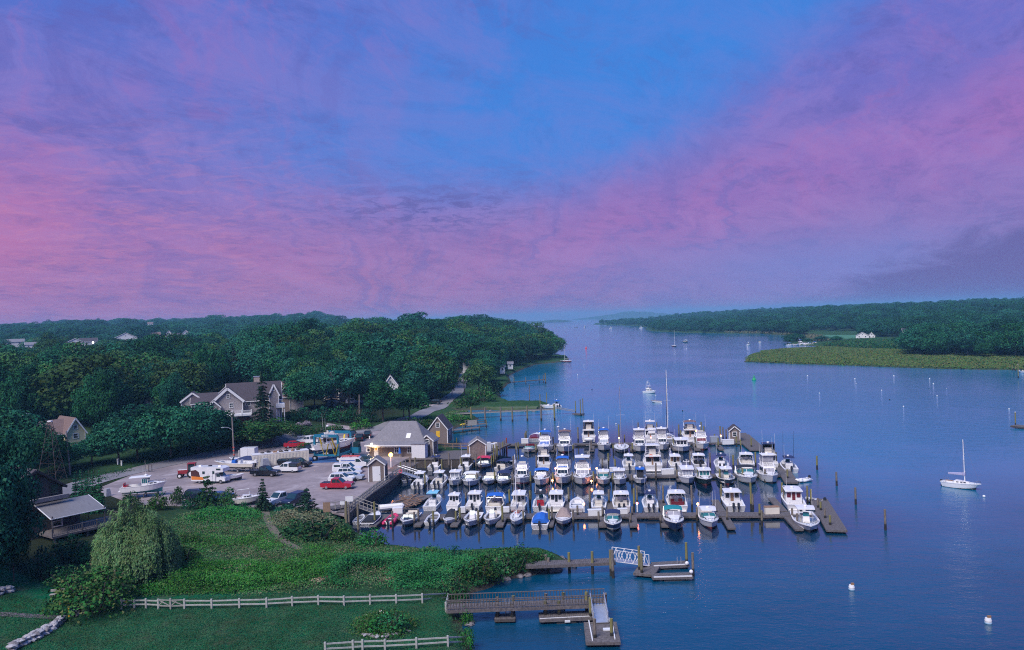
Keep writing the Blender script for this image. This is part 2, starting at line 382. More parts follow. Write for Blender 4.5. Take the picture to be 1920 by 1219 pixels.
def ground_mat():
 m, t, b = new_mat('ground'); co = t.new('ShaderNodeTexCoord').outputs['Object']
 vc = t.new('ShaderNodeVertexColor'); vc.layer_name = 'zone'
 sp = t.new('ShaderNodeSeparateColor'); t.l.new(vc.outputs[0], sp.inputs[0])
 lawn, wild, mud = sp.outputs
 n1 = t.noise(co, .12, 6, .65); n2 = t.noise(co, .9, 6, .7); n3 = t.noise(co, 5.0, 4, .7)
 c_l = t.mix(t.rng(n1, .35, .65), (.005, .125, .055), (.015, .18, .065))
 c_l = t.mix(t.rng(n2, .40, .72), c_l, (.060, .14, .075)); c_l = t.mix(t.m('MULTIPLY', t.rng(n3, .35, .7), .7), c_l, (.005, .065, .036))
 c_l = t.mix(t.m('MULTIPLY', t.rng(t.noise(co, .30, 6, .72), .52, .68), .75), c_l, (.120, .105, .070))
 c_w = t.mix(t.rng(n2, .3, .7), (.018, .075, .03), (.060, .105, .045)); c_w = t.mix(t.rng(n3, .45, .75), c_w, (.02, .05, .022))
 c_f = t.mix(n2, (.016, .026, .016), (.035, .04, .022))
 c_m = t.mix(n3, (.045, .04, .035), (.11, .095, .08))
 c = t.mix(lawn, t.mix(wild, c_f, c_w), c_l); c = t.mix(mud, c, c_m)
 t.put(b.inputs['Base Color'], c); b.inputs['Roughness'].default_value = .95; b.inputs['Specular IOR Level'].default_value = .0
 bp = t.new('ShaderNodeBump'); bp.inputs['Strength'].default_value = .8; bp.inputs['Distance'].default_value = .25
 t.put(bp.inputs['Height'], t.m('ADD', n3, n2)); t.put(b.inputs['Normal'], bp.outputs[0])
 return m
GROUND = ground_mat()
def fan_grid(u0, u1, nu, y0, y1, ny, hf, zonef, name):
 u = np.linspace(u0, u1, nu); y = y0 * (y1 / y0) ** (np.linspace(0, 1, ny))
 U, Yg = np.meshgrid(u, y); Xg = U * Yg
 Zg = hf(Xg.ravel(), Yg.ravel())
 V = np.stack([Xg.ravel(), Yg.ravel(), Zg], 1)
 idx = np.arange(nu * ny).reshape(ny, nu)
 Q = np.stack([idx[:-1, :-1].ravel(), idx[:-1, 1:].ravel(), idx[1:, 1:].ravel(), idx[1:, :-1].ravel()], 1)
 keep = Zg[Q].max(1) > -1.2
 Q = Q[keep]; used = np.unique(Q); rm = np.full(len(V), -1); rm[used] = np.arange(len(used))
 me = np_mesh(name, V[used], rm[Q], GROUND, True)
 zc = zonef(V[used, 0], V[used, 1], V[used, 2])
 at = me.color_attributes.new('zone', 'FLOAT_COLOR', 'POINT'); at.data.foreach_set('color', zc.astype(np.float32).ravel())
 return struct(link(name, me))
FENCE_PX = [(205, 1136), (255, 1134), (545, 1132), (700, 1127), (836, 1121)]
LAWN = [tuple(G(x, y, 2.2)[:2]) for x, y in [(-300, 1330), (-300, 1100), (-20, 1098), (110, 1120), (150, 1140), (255, 1112), (545, 1106), (836, 1104), (846, 1140), (868, 1180), (884, 1330)]]
def zones(X, Y, Z):
 d = sdist(SHORE, X, Y)
 lawn = sstep(-.8, .4, sdist(LAWN, X, Y))
 wild = sstep(190, 155, Y) * sstep(-58, -48, X) + sstep(190, 215, Y) * sstep(28, 15, d) + sstep(152, 162, Y) * sstep(224, 210, Y) * .8
 mud = sstep(.75, .3, Z)
 return np.stack([lawn, np.clip(wild, 0, 1), mud, np.ones_like(X)], 1)
fan_grid(-.98, .15, 560, 46, 3300, 520, th, zones, 'terrain')
RSH_PX = [(1398, 679), (1404, 668), (1428, 660), (1470, 655), (1528, 653), (1532, 649), (1478, 646), (1476, 641), (1486, 638), (1482, 630), (1430, 626), (1350, 625), (1290, 624), (1222, 621), (1210, 617), (1214, 614)]
RSHORE = [tuple(G(x, y)[:2]) for x, y in RSH_PX]
_tip = G(1112, 608.6)
RSHORE += [(G(1190, 611).x, 2150), (G(1150, 609.5).x, 2450), (_tip.x, _tip.y), (_tip.x + 60, _tip.y + 500), (2600, 4600), (5000, 4600), (5000, 150), tuple(G(1990, 702)[:2]), tuple(G(1900, 694)[:2]), tuple(G(1760, 692)[:2]), tuple(G(1600, 686)[:2]), tuple(G(1500, 683)[:2])]
def rth(X, Y):
 X = np.asarray(X, float); Y = np.asarray(Y, float)
 d = sdist(RSHORE, X, Y) + (vnoise(X, Y, 9.0, 13) - .5) * 3
 z = np.where(d < 0, np.maximum(-3, d * .4), .75 * sstep(-.5, 1.5, d) + 1.5 * sstep(30, 120, d))
 z = z + 14 * sstep(60, 360, d) * sstep(600, 1150, Y) + 6 * sstep(120, 760, d) * sstep(760, 1900, Y)
 z = z + (vnoise(X, Y, 160, 21) - .5) * 4 * sstep(60, 200, d)
 return z
def rzones(X, Y, Z):
 d = sdist(RSHORE, X, Y); wild = sstep(110, 70, d)
 return np.stack([wild * 0, np.clip(wild + .25, 0, 1), sstep(.5, .2, Z), np.ones_like(X)], 1)
struct_r = fan_grid(.03, .9, 360, 300, 4600, 260, rth, rzones, 'far_shore')
def rth1(x, y): return float(rth(np.array([x]), np.array([y]))[0])
def RT(px, py):
 z = 1.0
 for _ in range(12):
  p = G(px, py, z); z = .5 * z + .5 * rth1(p.x, p.y)
 return G(px, py, z)
def far_land(name, px0, px1, ybase, htop, Yd, seed):
 n = 40; m = MB(); a = G(px0, ybase(px0)); b = G(px1, ybase(px1)); rr = random.Random(seed); vs = []
 for i in range(n + 1):
  t = i / n; x = a.x + (b.x - a.x) * t; prof = max(0.02, math.sin(math.pi * t) ** .6) * (.75 + .25 * math.sin(t * 9 + seed)) * (.9 + .2 * rr.random())
  for k, (oy, hz) in enumerate(((0, -1), (25, .35 * prof * htop), (90, prof * htop), (400, prof * htop * .9), (700, -1))): vs.append((x, Yd + oy, hz))
 fs = []
 for i in range(n):
  for k in range(4): fs.append((i * 5 + k, (i + 1) * 5 + k, (i + 1) * 5 + k + 1, i * 5 + k + 1))
 m.add(vs, fs); return struct(m.build(name, FARVEG, smooth=False))
FARVEG = mat('far_woodland', (.04, .065, .045), .95, var=.4, scale=.03)
def flat_base(Yd): return lambda px: hor(px) + H * F / Yd
far_land('island', 966, 1078, flat_base(5000), 17, 5000, 1)
far_land('far_hills', 1080, 1330, flat_base(7600), 60, 7600, 4)
far_land('far_hills', 820, 985, flat_base(7600), 9, 7600, 9)
def water_mat():
 m, t, b = new_mat('water'); co = t.new('ShaderNodeTexCoord').outputs['Object']
 sp = t.new('ShaderNodeSeparateXYZ'); t.l.new(co, sp.inputs[0])
 b.inputs['Roughness'].default_value = .06; b.inputs['IOR'].default_value = 2.15
 b.inputs['Specular IOR Level'].default_value = .5
 wcol = t.mix(t.rng(t.m('ADD', sp.outputs[1], t.m('MULTIPLY', t.noise(co, .03, 4, .6), 60)), 78, 215), (0, .030, .066), (0, .17, .33))      # reflected sky brightness painted into the body colour, lighter out in the channel
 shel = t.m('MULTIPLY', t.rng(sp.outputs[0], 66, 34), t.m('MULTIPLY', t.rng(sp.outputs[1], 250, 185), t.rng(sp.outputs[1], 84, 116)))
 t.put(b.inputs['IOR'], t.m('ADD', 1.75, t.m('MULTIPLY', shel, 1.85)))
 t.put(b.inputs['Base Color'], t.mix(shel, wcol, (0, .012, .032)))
 patch = t.rng(t.noise(co, .012, 4, .6), .35, .65)
 amp = t.m('MULTIPLY', t.m('SUBTRACT', 1.0, t.m('MULTIPLY', shel, .86)), t.m('ADD', .45, t.m('MULTIPLY', patch, .75)))
 mp = t.new('ShaderNodeMapping'); t.l.new(co, mp.inputs[0]); mp.inputs['Scale'].default_value = (1, 1.7, 1); mp.inputs['Rotation'].default_value = (0, 0, .3)
 h1 = t.noise(mp.outputs[0], 1.4, 4, .6); h2 = t.noise(mp.outputs[0], .28, 3, .5); h3 = t.noise(mp.outputs[0], 4.5, 3, .6)
 hh = t.m('ADD', t.m('ADD', t.m('MULTIPLY', h1, .06), t.m('MULTIPLY', h2, .13)), t.m('MULTIPLY', h3, .016))
 bp = t.new('ShaderNodeBump'); bp.inputs['Distance'].default_value = 1.0; t.put(bp.inputs['Strength'], t.m('MULTIPLY', amp, 1.0, clamp=True))
 t.put(bp.inputs['Height'], hh); t.put(b.inputs['Normal'], bp.outputs[0])
 return m
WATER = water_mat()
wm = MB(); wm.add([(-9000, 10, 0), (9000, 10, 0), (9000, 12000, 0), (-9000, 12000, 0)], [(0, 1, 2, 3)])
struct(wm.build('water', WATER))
sb = MB(); sb.add([(-9000, 5, -3.2), (9000, 5, -3.2), (9000, 12000, -3.2), (-9000, 12000, -3.2)], [(0, 1, 2, 3)])
struct(sb.build('seabed', mat('seabed', (.03, .04, .04), .9)))
hm = bpy.data.materials.new('haze'); hm.use_nodes = True
for n in list(hm.node_tree.nodes):
 if n.type != 'OUTPUT_MATERIAL': hm.node_tree.nodes.remove(n)
pvn = hm.node_tree.nodes.new('ShaderNodeVolumePrincipled'); pvn.inputs['Color'].default_value = (.30, .70, 1.0, 1)
pvn.inputs['Density'].default_value = .00016; pvn.inputs['Density Attribute'].default_value = ''; pvn.inputs['Anisotropy'].default_value = 0.0
hm.node_tree.links.new(pvn.outputs[0], hm.node_tree.nodes['Material Output'].inputs['Volume'])
hm.cycles.homogeneous_volume = True
hz = MB(); hz.box((0, 5900, 41.5), (19000, 12600, 92)); stuff(hz.build('haze', hm))
def road_mat(name, lo, hi, sc, puddle=None):
 m, t, b = new_mat(name); co = t.new('ShaderNodeTexCoord').outputs['Object']
 n = t.noise(co, sc, 6, .7); n2 = t.noise(co, sc * .12, 5, .6); n3 = t.noise(co, sc * 8, 2, .5)
 c = t.mix(t.rng(n2, .35, .65), lo, hi); c = t.mix(t.m('MULTIPLY', t.rng(n, .45, .7), .5), c, tuple(v * .6 for v in lo)); c = t.mix(t.m('MULTIPLY', n3, .35), c, tuple(min(1, v * 1.5) for v in hi))
 if puddle: c = t.mix(t.rng(t.noise(co, .09, 4, .7, 1.2), .57, .66), c, puddle)
 t.put(b.inputs['Base Color'], c); b.inputs['Roughness'].default_value = .92
 bp = t.new('ShaderNodeBump'); bp.inputs['Strength'].default_value = .5; bp.inputs['Distance'].default_value = .05
 t.put(bp.inputs['Height'], n); t.put(b.inputs['Normal'], bp.outputs[0]); return m
GRAVEL = road_mat('gravel_surface', (.155, .125, .128), (.29, .24, .24), 1.2, (.36, .31, .31))
ASPH = road_mat('asphalt_surface', (.14, .13, .14), (.21, .20, .21), 1.5)
lotm = MB()
lotm.poly(LOT, LOTZ - .3, LOTZ, 0)
struct(lotm.build('gravel_lot', GRAVEL))
def ribbon(name, pts, width, m, dz=.06, w2=None, fixed=None):
 pw = [T(x, y) for x, y in pts]
 out = []
 for a, b in zip(pw, pw[1:]):
  k = max(2, int((b - a).length / 2.5))
  for i in range(k): out.append(a.lerp(b, i / k))
 out.append(pw[-1])
 for _ in range(6): out = [out[0]] + [(out[i - 1] + out[i] * 2 + out[i + 1]) / 4 for i in range(1, len(out) - 1)] + [out[-1]]
 L = []; Rr = []
 mb = MB(); n = len(out); vs = []
 for i, p in enumerate(out):
  d = (out[min(i + 1, n - 1)] - out[max(i - 1, 0)]); d.z = 0; d.normalize(); nrm = Vector((d.y, -d.x, 0))
  wd = width + ((w2 or width) - width) * i / (n - 1)
  for s in (-1, -.5, 0, .5, 1):
   q = p + nrm * s * wd / 2; z = th1(q.x, q.y) + dz
   inlot = sdist(LOT, np.array([q.x]), np.array([q.y]))[0]
   if inlot > -.5: z = max(z, LOTZ + .012)
   vs.append((q.x, q.y, z))
 fs = []
 for i in range(n - 1):
  for s in range(4): fs.append((i * 5 + s, i * 5 + s + 1, (i + 1) * 5 + s + 1, (i + 1) * 5 + s))
 mb.add(vs, fs); o = struct(mb.build(name, m)); return out
ROAD_W = ribbon('road', [(60, 936), (150, 908), (262, 881), (350, 863), (440, 846), (530, 830), (600, 818), (680, 810), (740, 794), (790, 778), (830, 758), (856, 738), (866, 718), (874, 698), (884, 682)], 5.6, ASPH, .10, 4.4)
ribbon('driveway', [(612, 797), (650, 801), (690, 806), (720, 800)], 2.6, GRAVEL, .09)
ribbon('driveway', [(512, 814), (540, 824), (566, 826)], 5.0, ASPH, .08)
ribbon('driveway', [(730, 758), (770, 760), (815, 762), (845, 752)], 3.2, GRAVEL, .09)
FPATH = ribbon('footpath', [(497, 958), (497, 974), (512, 990), (516, 1006), (540, 1020), (562, 1030)], 1.2, mat('dirt_path', (.16, .135, .095), .95, var=.3, bump=.4), .05)
ribbon('garden_path', [(-40, 1151), (20, 1153), (60, 1156), (112, 1158)], 1.0, mat('stone_dust', (.16, .13, .15), .95, var=.3, bump=.4), .05)
# ================================================================== vegetation
def leaf_mat(name, cols, rough=.75, vary=1):
 m, t, b = new_mat(name)
 g = t.new('ShaderNodeNewGeometry').outputs['Random Per Island']; oi = t.new('ShaderNodeObjectInfo').outputs['Random']
 c = t.ramp(g, [(i / (len(cols) - 1), cc) for i, cc in enumerate(cols)])
 hs = t.new('ShaderNodeHueSaturation'); t.put(hs.inputs['Color'], c)
 t.put(hs.inputs['Hue'], t.m('ADD', .475, t.m('MULTIPLY', oi, .055))); t.put(hs.inputs['Value'], t.m('ADD', .60, t.m('MULTIPLY', t.m('FRACT', t.m('MULTIPLY', oi, 7.31)), .85)) if vary else 1.0)
 co = t.new('ShaderNodeTexCoord').outputs['Object']; n = t.noise(co, .32, 4, .6)
 c2 = t.mix(t.rng(n, .35, .65), hs.outputs[0], (.70, .62, .55), 'MULTIPLY'); c2 = t.mix(t.m('MULTIPLY', t.rng(t.noise(co, .8, 3, .6), .55, .75), .5), c2, (1.45, 1.22, 1.0), 'MULTIPLY')
 t.put(b.inputs['Base Color'], c2); b.inputs['Roughness'].default_value = rough; b.inputs['Specular IOR Level'].default_value = .06
 return m
L_DARK = leaf_mat('broadleaf_foliage', [(.005, .046, .030), (.009, .080, .044), (.017, .115, .052), (.035, .140, .056), (.009, .090, .064)])
L_MID = leaf_mat('green_foliage', [(.008, .060, .018), (.016, .100, .026), (.032, .135, .034), (.055, .145, .040), (.09, .095, .04)])
L_OLIVE = leaf_mat('olive_foliage', [(.018, .075, .022), (.036, .11, .030), (.065, .14, .045), (.03, .10, .05)])
L_FIR = leaf_mat('conifer_foliage', [(.010, .032, .024), (.016, .050, .032), (.026, .062, .036)])
L_BLUE = leaf_mat('blue_spruce_foliage', [(.07, .10, .11), (.12, .15, .17), (.17, .18, .20)])
L_WIL = leaf_mat('willow_foliage', [(.05, .165, .06), (.085, .23, .08), (.135, .28, .10), (.17, .25, .12), (.07, .21, .11)], vary=0)
L_BRIGHT = leaf_mat('shrub_foliage', [(.010, .11, .024), (.022, .19, .034), (.050, .26, .042), (.018, .15, .06), (.10, .21, .06)], vary=0)
L_REED = leaf_mat('reed_foliage', [(.07, .12, .06), (.12, .16, .09), (.16, .17, .10), (.24, .19, .13)])
L_GRASS = leaf_mat('meadow_grass', [(.016, .125, .04), (.040, .18, .052), (.070, .20, .07), (.13, .19, .085), (.22, .19, .13)], vary=0)
L_DRY = leaf_mat('dry_plumes', [(.35, .25, .18), (.45, .33, .24), (.28, .2, .15)])
L_PINK = leaf_mat('pale_flower', [(.35, .30, .38), (.5, .45, .52), (.3, .22, .32)])
L_WFL = leaf_mat('white_flower', [(.6, .6, .6), (.75, .75, .72), (.1, .2, .05)])
L_YEL = leaf_mat('yellowing_foliage', [(.10, .11, .012), (.17, .14, .015), (.06, .10, .02)])
BARK = mat('bark', (.11, .085, .07), .9, var=.35, scale=3, bump=.5)
BARKL = mat('pale_bark', (.26, .22, .20), .9, var=.3, scale=3, bump=.5)
def leaf_quads(C, N, size, rng, asp=1.0, hang=None):
 """one quad per leaf clump, centre C, facing N, with random spin; returns V,F"""
 n = len(C); N = N / np.maximum(np.linalg.norm(N, axis=1, keepdims=True), 1e-6)
 a = rng.normal(size=(n, 3)) if hang is None else np.tile(np.array([0, 0, 1.0]), (n, 1)) + rng.normal(size=(n, 3)) * .12
 u = a - (a * N).sum(1, keepdims=True) * N; u /= np.maximum(np.linalg.norm(u, axis=1, keepdims=True), 1e-6)
 v = np.cross(N, u); s = (size * (.6 + .8 * rng.random(n)))[:, None] if np.ndim(size) == 0 else size[:, None]
 su = s * asp; sv = s / asp if hang is not None else s * (.55 + .4 * rng.random(n))[:, None]
 bend = N * s * .22
 V = np.stack([C - u * su * .5, C + v * sv * .5 - bend, C + u * su * .5, C - v * sv * .5 - bend], 1).reshape(-1, 3)
 return V, np.arange(4 * n).reshape(-1, 4)
def clump_crown(rng, clumps, per, size, jit=.34):
 """clumps: (cx,cy,cz,rx,rz) ellipsoids -> leaf quads over their upper outsides"""
 Cs, Ns = [], []
 for (cx, cy, cz, rx, rz) in clumps:
  k = max(6, int(per * rx * rx)); d = rng.normal(size=(k, 3)); d[:, 2] = d[:, 2] * .9 + .25
  d /= np.linalg.norm(d, axis=1, keepdims=True); r = (.72 + .36 * rng.random(k))[:, None]
  Cs.append(np.array([cx, cy, cz]) + d * r * np.array([rx, rx, rz])); Ns.append(d + rng.normal(size=(k, 3)) * jit)
 return leaf_quads(np.concatenate(Cs), np.concatenate(Ns), size, rng)
def trunk_mesh(name, h, r, limbs, rng, top=.75, m=None):
 mb = MB(); pts = [Vector((0, 0, -.6))]; k = 4
 for i in range(1, k + 1): pts.append(Vector((rng.normal() * .025 * h * i / k, rng.normal() * .025 * h * i / k, h * top * i / k)))
 for i in range(k): mb.cyl(pts[i], pts[i + 1], r * (1 - .2 * i), r * (1 - .2 * (i + 1)), 7)
 for (x, y, z, z0) in limbs:
  j = min(k - 1, int(z0 * k)); s = pts[j].lerp(pts[j + 1], z0 * k - j); e = Vector((x, y, z)); mid = s.lerp(e, .55) + Vector((0, 0, -.04 * h))
  mb.cyl(s, mid, r * .5, r * .3, 5); mb.cyl(mid, e, r * .3, r * .07, 5)
 return mb.mesh(name, m or BARK)
def broadleaf(seed, h=13., w=10., leaf=.62, dens=26, nclump=30, low=.28, irr=.12):
 rng = np.random.default_rng(seed); cl = []; limbs = []; rx = w / 2; cz = h * (low + 1) / 2; rz = h * (1 - low) / 2
 for i in range(nclump):
  f = (i + .5) / nclump; phi = i * 2.39996; zc = 1 - 1.62 * f; rr = math.sqrt(max(0, 1 - zc * zc)); j = (.80 + .16 * rng.random()) * (1 + irr * math.sin(3 * phi + seed) + irr * rng.normal())
  x, y, z = rx * rr * math.cos(phi) * j, rx * rr * math.sin(phi) * j, cz + rz * zc * j * (.86 if zc < 0 else .92)
  q = (.20 + .15 * rng.random()) * w * (.72 if zc > .6 else 1)
  cl.append((x + rng.normal() * .05 * w, y + rng.normal() * .05 * w, z, q, q * (.62 + .2 * rng.random())))
  if i % 4 == 1: limbs.append((x * .7, y * .7, z, .35 + .3 * rng.random()))
 for i in range(5): cl.append((rng.normal() * .1 * w, rng.normal() * .1 * w, cz + rng.normal() * .1 * h, .26 * w, .2 * h))
 V, Fq = clump_crown(rng, cl, dens, leaf)
 return np_mesh('broadleaf_crown', V, Fq, L_DARK), trunk_mesh('broadleaf_trunk', h, .02 * h + .06, limbs, rng)
def conifer(seed, h=10., w=4.5, leaf=.34, tiers=15, m=None, droop=.25, per=30, base=.06, ragged=.18):
 rng = np.random.default_rng(seed); Cs, Ns = [], []; limbs = []
 for i in range(tiers):
  f = (i + rng.random() * .6) / tiers; z = h * (base + (1 - base) * f); r = w / 2 * (1 - f) ** .85 + .12; nb = max(4, int(9 * (1 - f) + 4))
  a0 = rng.random() * 6.28
  for b in range(nb):
   a = a0 + 6.283 * b / nb + rng.normal() * .15; rb = r * (1 + rng.normal() * ragged); k = max(4, int(per * rb / 2.2 * 1.4))
   t = rng.random(k) ** .7; s = (rng.random(k) - .5) * .5 * (1 - t * .6) * rb * .6
   x = np.cos(a) * t * rb - np.sin(a) * s; y = np.sin(a) * t * rb + np.cos(a) * s; zz = z - droop * t * rb + rng.normal(size=k) * .06 * w / 4
   Cs.append(np.stack([x, y, zz], 1)); Ns.append(np.stack([np.cos(a) * .5 + 0 * t, np.sin(a) * .5 + 0 * t, .8 + 0 * t], 1) + rng.normal(size=(k, 3)) * .5)
   if b % 2 == 0: limbs.append((math.cos(a) * rb * .8, math.sin(a) * rb * .8, z - droop * rb * .8, min(.97, z / h / .98)))
 V, Fq = leaf_quads(np.concatenate(Cs), np.concatenate(Ns), leaf, rng)
 return np_mesh('conifer_crown', V, Fq, m or L_FIR), trunk_mesh('conifer_trunk', h, .012 * h + .05, limbs[:60], rng, .98)
BROAD = [broadleaf(100 + i, 13, w_, .60, 26, nc, lo) for i, (w_, nc, lo) in enumerate([(10.5, 30, .10), (9.2, 26, .14), (11.8, 36, .12), (8.4, 24, .08), (10.2, 28, .18), (12.6, 40, .16)])]
PINE = [conifer(140 + i, 12, 5.2, .42, 15, per=24) for i in range(2)]
def tree(name, label, pos, h, w, kind, cat='tree', group=None, rz=None, m=None, mb=None):
 """kind = (crown mesh, trunk mesh) modelled at its own size; scaled to height h and spread w"""
 crown, trunk, h0, w0 = kind
 r = thing(name, label, cat, pos, rz if rz is not None else random.random() * 6.28, group)
 sc = (w / w0, w / w0, h / h0)
 c = link('crown', crown, r); c.scale = sc
 if m is not None:
  c.material_slots[0].link = 'OBJECT'; c.material_slots[0].material = m
 if trunk is not None:
  t = link('trunk', trunk, r); t.scale = sc
  if mb is not None: t.material_slots[0].link = 'OBJECT'; t.material_slots[0].material = mb
 return r
BSZ = [(13, x) for x in (10.5, 9.2, 11.8, 8.4, 10.2, 12.6)]
def bk(i): return (*BROAD[i % 6], *BSZ[i % 6])
def pk(i): return (*PINE[i % 2], 12, 5.2)
def poisson(n, gen, rmin, seed):
 rg = np.random.default_rng(seed); out = []; cell = {}
 for _ in range(n):
  x, y = gen(rg); rm = rmin(x, y); k = (int(x // 6), int(y // 6)); ok = True
  for i in range(-2, 3):
   for j in range(-2, 3):
    for (a, b) in cell.get((k[0] + i, k[1] + j), ()):
     if (a - x) ** 2 + (b - y) ** 2 < rm * rm: ok = False
  if ok: out.append((x, y)); cell.setdefault(k, []).append((x, y))
 return out
ROADW2 = [(p.x, p.y) for p in ROAD_W]
def road_d(x, y):
 best = 1e9
 for (ax, ay), (bx, by) in zip(ROADW2, ROADW2[1:]):
  ex, ey = bx - ax, by - ay; t = max(0, min(1, ((x - ax) * ex + (y - ay) * ey) / (ex * ex + ey * ey + 1e-9)))
  best = min(best, math.hypot(x - ax - t * ex, y - ay - t * ey))
 return best
WOOD_EDGE = [(-400, 840), (0, 815), (120, 800), (200, 812), (300, 800), (380, 742), (470, 728), (560, 738), (640, 762), (700, 745), (760, 738), (800, 738), (840, 722), (858, 700)]
_we = [T(a, b) for a, b in WOOD_EDGE]
def in_wood(x, y):
 u = x / y
 for p, q in zip(_we, _we[1:]):
  a, b = p.x / p.y, q.x / q.y
  if a <= u <= b: return y > p.y + (q.y - p.y) * (u - a) / (b - a)
 if u < _we[0].x / _we[0].y: return y > _we[0].y
 return True
def gen_wood(rg):
 u = -.80 + .90 * rg.random(); y = 158 + 740 * rg.random() ** 1.3
 return u * y, y
cand = poisson(26000, gen_wood, lambda x, y: 8.8 + .005 * y, 3)
ca = np.array(cand); dsh = sdist(SHORE, ca[:, 0], ca[:, 1]); za = th(ca[:, 0], ca[:, 1])
HOUSE_CLEAR = []
def clear_of(x, y):
 for (hx, hy, r) in HOUSE_CLEAR:
  if (x - hx) ** 2 + (y - hy) ** 2 < r * r or (abs(x / y - hx / hy) < r * .62 / hy and hy - 55 < y < hy): return False
 return True
for (px, py, z, r) in [(455, 800, 4.5, 15), (545, 775, 5, 9), (275, 800, 4.5, 9), (115, 845, 4, 8), (680, 760, 4, 9), (735, 742, 5, 6), (490, 815, 3.5, 8), (400, 800, 4, 8)]:
 p = G(px, py, z); HOUSE_CLEAR.append((p.x, p.y, r))
FARH = [(141, 652, 700, 43, 13, 7, 10, 'broad pale grey gabled house above the treetops far left', 'y', 0, 0, 1), (166, 646, 720, 30, 10, 6, 6, 'low house with one lit window beside the broad gabled house', 'x', 1, 1, 0), (28, 648, 760, 30, 12, 7, 5, 'white house with two gables at the far left', 'x', 0, 0, 1), (5, 646, 780, 9, 9, 5, 3, 'small white house on the far left edge', 'x', 0, 0, 1),
 (60, 654, 690, 22, 10, 8, 4, 'half hidden white house left of the broad gable', 'x', 0, 0, 1), (236, 638, 850, 38, 14, 5, 9, 'pink lit twin gabled house above the wood', 'y', 0, 0, 2), (291, 634, 900, 18, 11, 6, 5, 'square pinkish house above the wood', 'x', 0, 0, 2), (317, 632, 900, 12, 10, 5, 7, 'left of two small white gables on the far slope', 'y', 0, 0, 0), (349, 631, 900, 15, 10, 5, 7, 'right of two small white gables on the far slope', 'y', 0, 0, 0),
 (333, 633, 905, 18, 9, 4, 4, 'long low roof between the two small white gables', 'x', 0, 0, 0), (424, 637, 950, 6, 8, 6, 3, 'sliver of white house over the dark canopy', 'x', 0, 0, 0), (282, 610, 1500, 9, 10, 3, 3, 'pale house high on the far wooded hill', 'x', 0, 0, 2)]
def hides(x, y, z, h, w_):
 px = 960 + F * x / y; pt = hor(px) + F * (H - z - h) / y; pw = F * w_ * .45 / y
 for q in FARH:
  if y < q[2] + 20 and abs(px - q[0]) < q[3] / 2 + pw and pt < q[1] - q[5] * .3: return True
 return False
wood = []
for (x, y), d, z in zip(cand, dsh, za):
 if d < 7 or not in_wood(x, y) or road_d(x, y) < 6.5 or (y < 395 and 838 < 960 + F * x / y < 890) or (y < 440 and 940 < 960 + F * x / y) or not clear_of(x, y): continue
 if y > 610 and x < -45 - .3 * (y - 610) and random.random() < .5: continue
 wood.append((x, y, z, d))
def crown_size(x, y, d):
 hv = float(vnoise(np.array([x]), np.array([y]), 26, 8)[0])
 h = 11.0 + 6.0 * hv + random.uniform(-3.6, 4.2); h *= (.72 if d < 12 else 1); w_ = h * random.uniform(.78, 1.06)
 return h, w_
wl = []
for (x, y, z, d) in sorted(wood, key=lambda q: q[1]): cs = crown_size(x, y, d); wl.append((x, y, z, *cs)) if not hides(x, y, z, *cs) else None
hz_ = np.full(2400, 1e9); vis = []
for (x, y, z, h, w_) in wl:
 px = 960 + F * x / y; top = H - (z + h); yt = hor(px) + F * top / y; hw = F * w_ * .38 / y
 a, b = int(max(0, px - hw + 240)), int(min(2399, px + hw + 240))
 if b <= a or px < -30: vis.append(0.0); continue
 seg = hz_[a:b + 1]; ex = np.clip(seg - yt, 0, F * h / y); vis.append(float(ex.mean()) * (b - a))
 hz_[a:b + 1] = np.minimum(seg, yt + (np.abs(np.linspace(-1, 1, b - a + 1)) ** 2) * hw * .5)
order = sorted(range(len(wl)), key=lambda i: -vis[i]); NIND = 215; indiv = set(order[:NIND])
WOODLAB = {'a': ('dark broadleaf tree in the dense wood behind the grey shingled houses', 'trees in the wood behind the houses'),
           'b': ('dark rounded tree on the shaded left side of the wood', 'trees on the left side of the wood'),
           'c': ('dense green tree on the wooded headland sloping down to the river', 'trees on the wooded headland'),
           'd': ('tall tree on the wooded crest breaking the horizon', 'trees on the wooded crest')}
LMK = [(30, 'far left edge'), (75, 'lattice tower'), (110, 'yellow gable chimney'), (150, 'yellow gable'), (185, 'far house'), (225, 'low pale wing'), (260, 'wide roof end'), (300, 'wide roof'), (345, 'shingled house approach'), (385, 'shingled house left wing'), (430, 'broad white gable'), (480, 'house chimney'), (520, 'house balcony'), (550, 'guest house'), (590, 'guest house garden'), (622, 'blue spruce'), (660, 'parked silver suv'), (700, 'short pale pole'), (735, 'hidden white cottage'), (775, 'dark utility pole'), (820, 'round maple'), (850, 'lane lamp'), (875, 'lane top'), (910, 'river bank shrubs'), (945, 'narrow white cabin'), (975, 'short upriver pier'), (1010, 'marsh spit'), (1100, 'headland tip')]
_wl = {}
def auto_label(fmts):
 for f in fmts:
  if f not in _wl: _wl[f] = 1; return f
 return fmts[0]
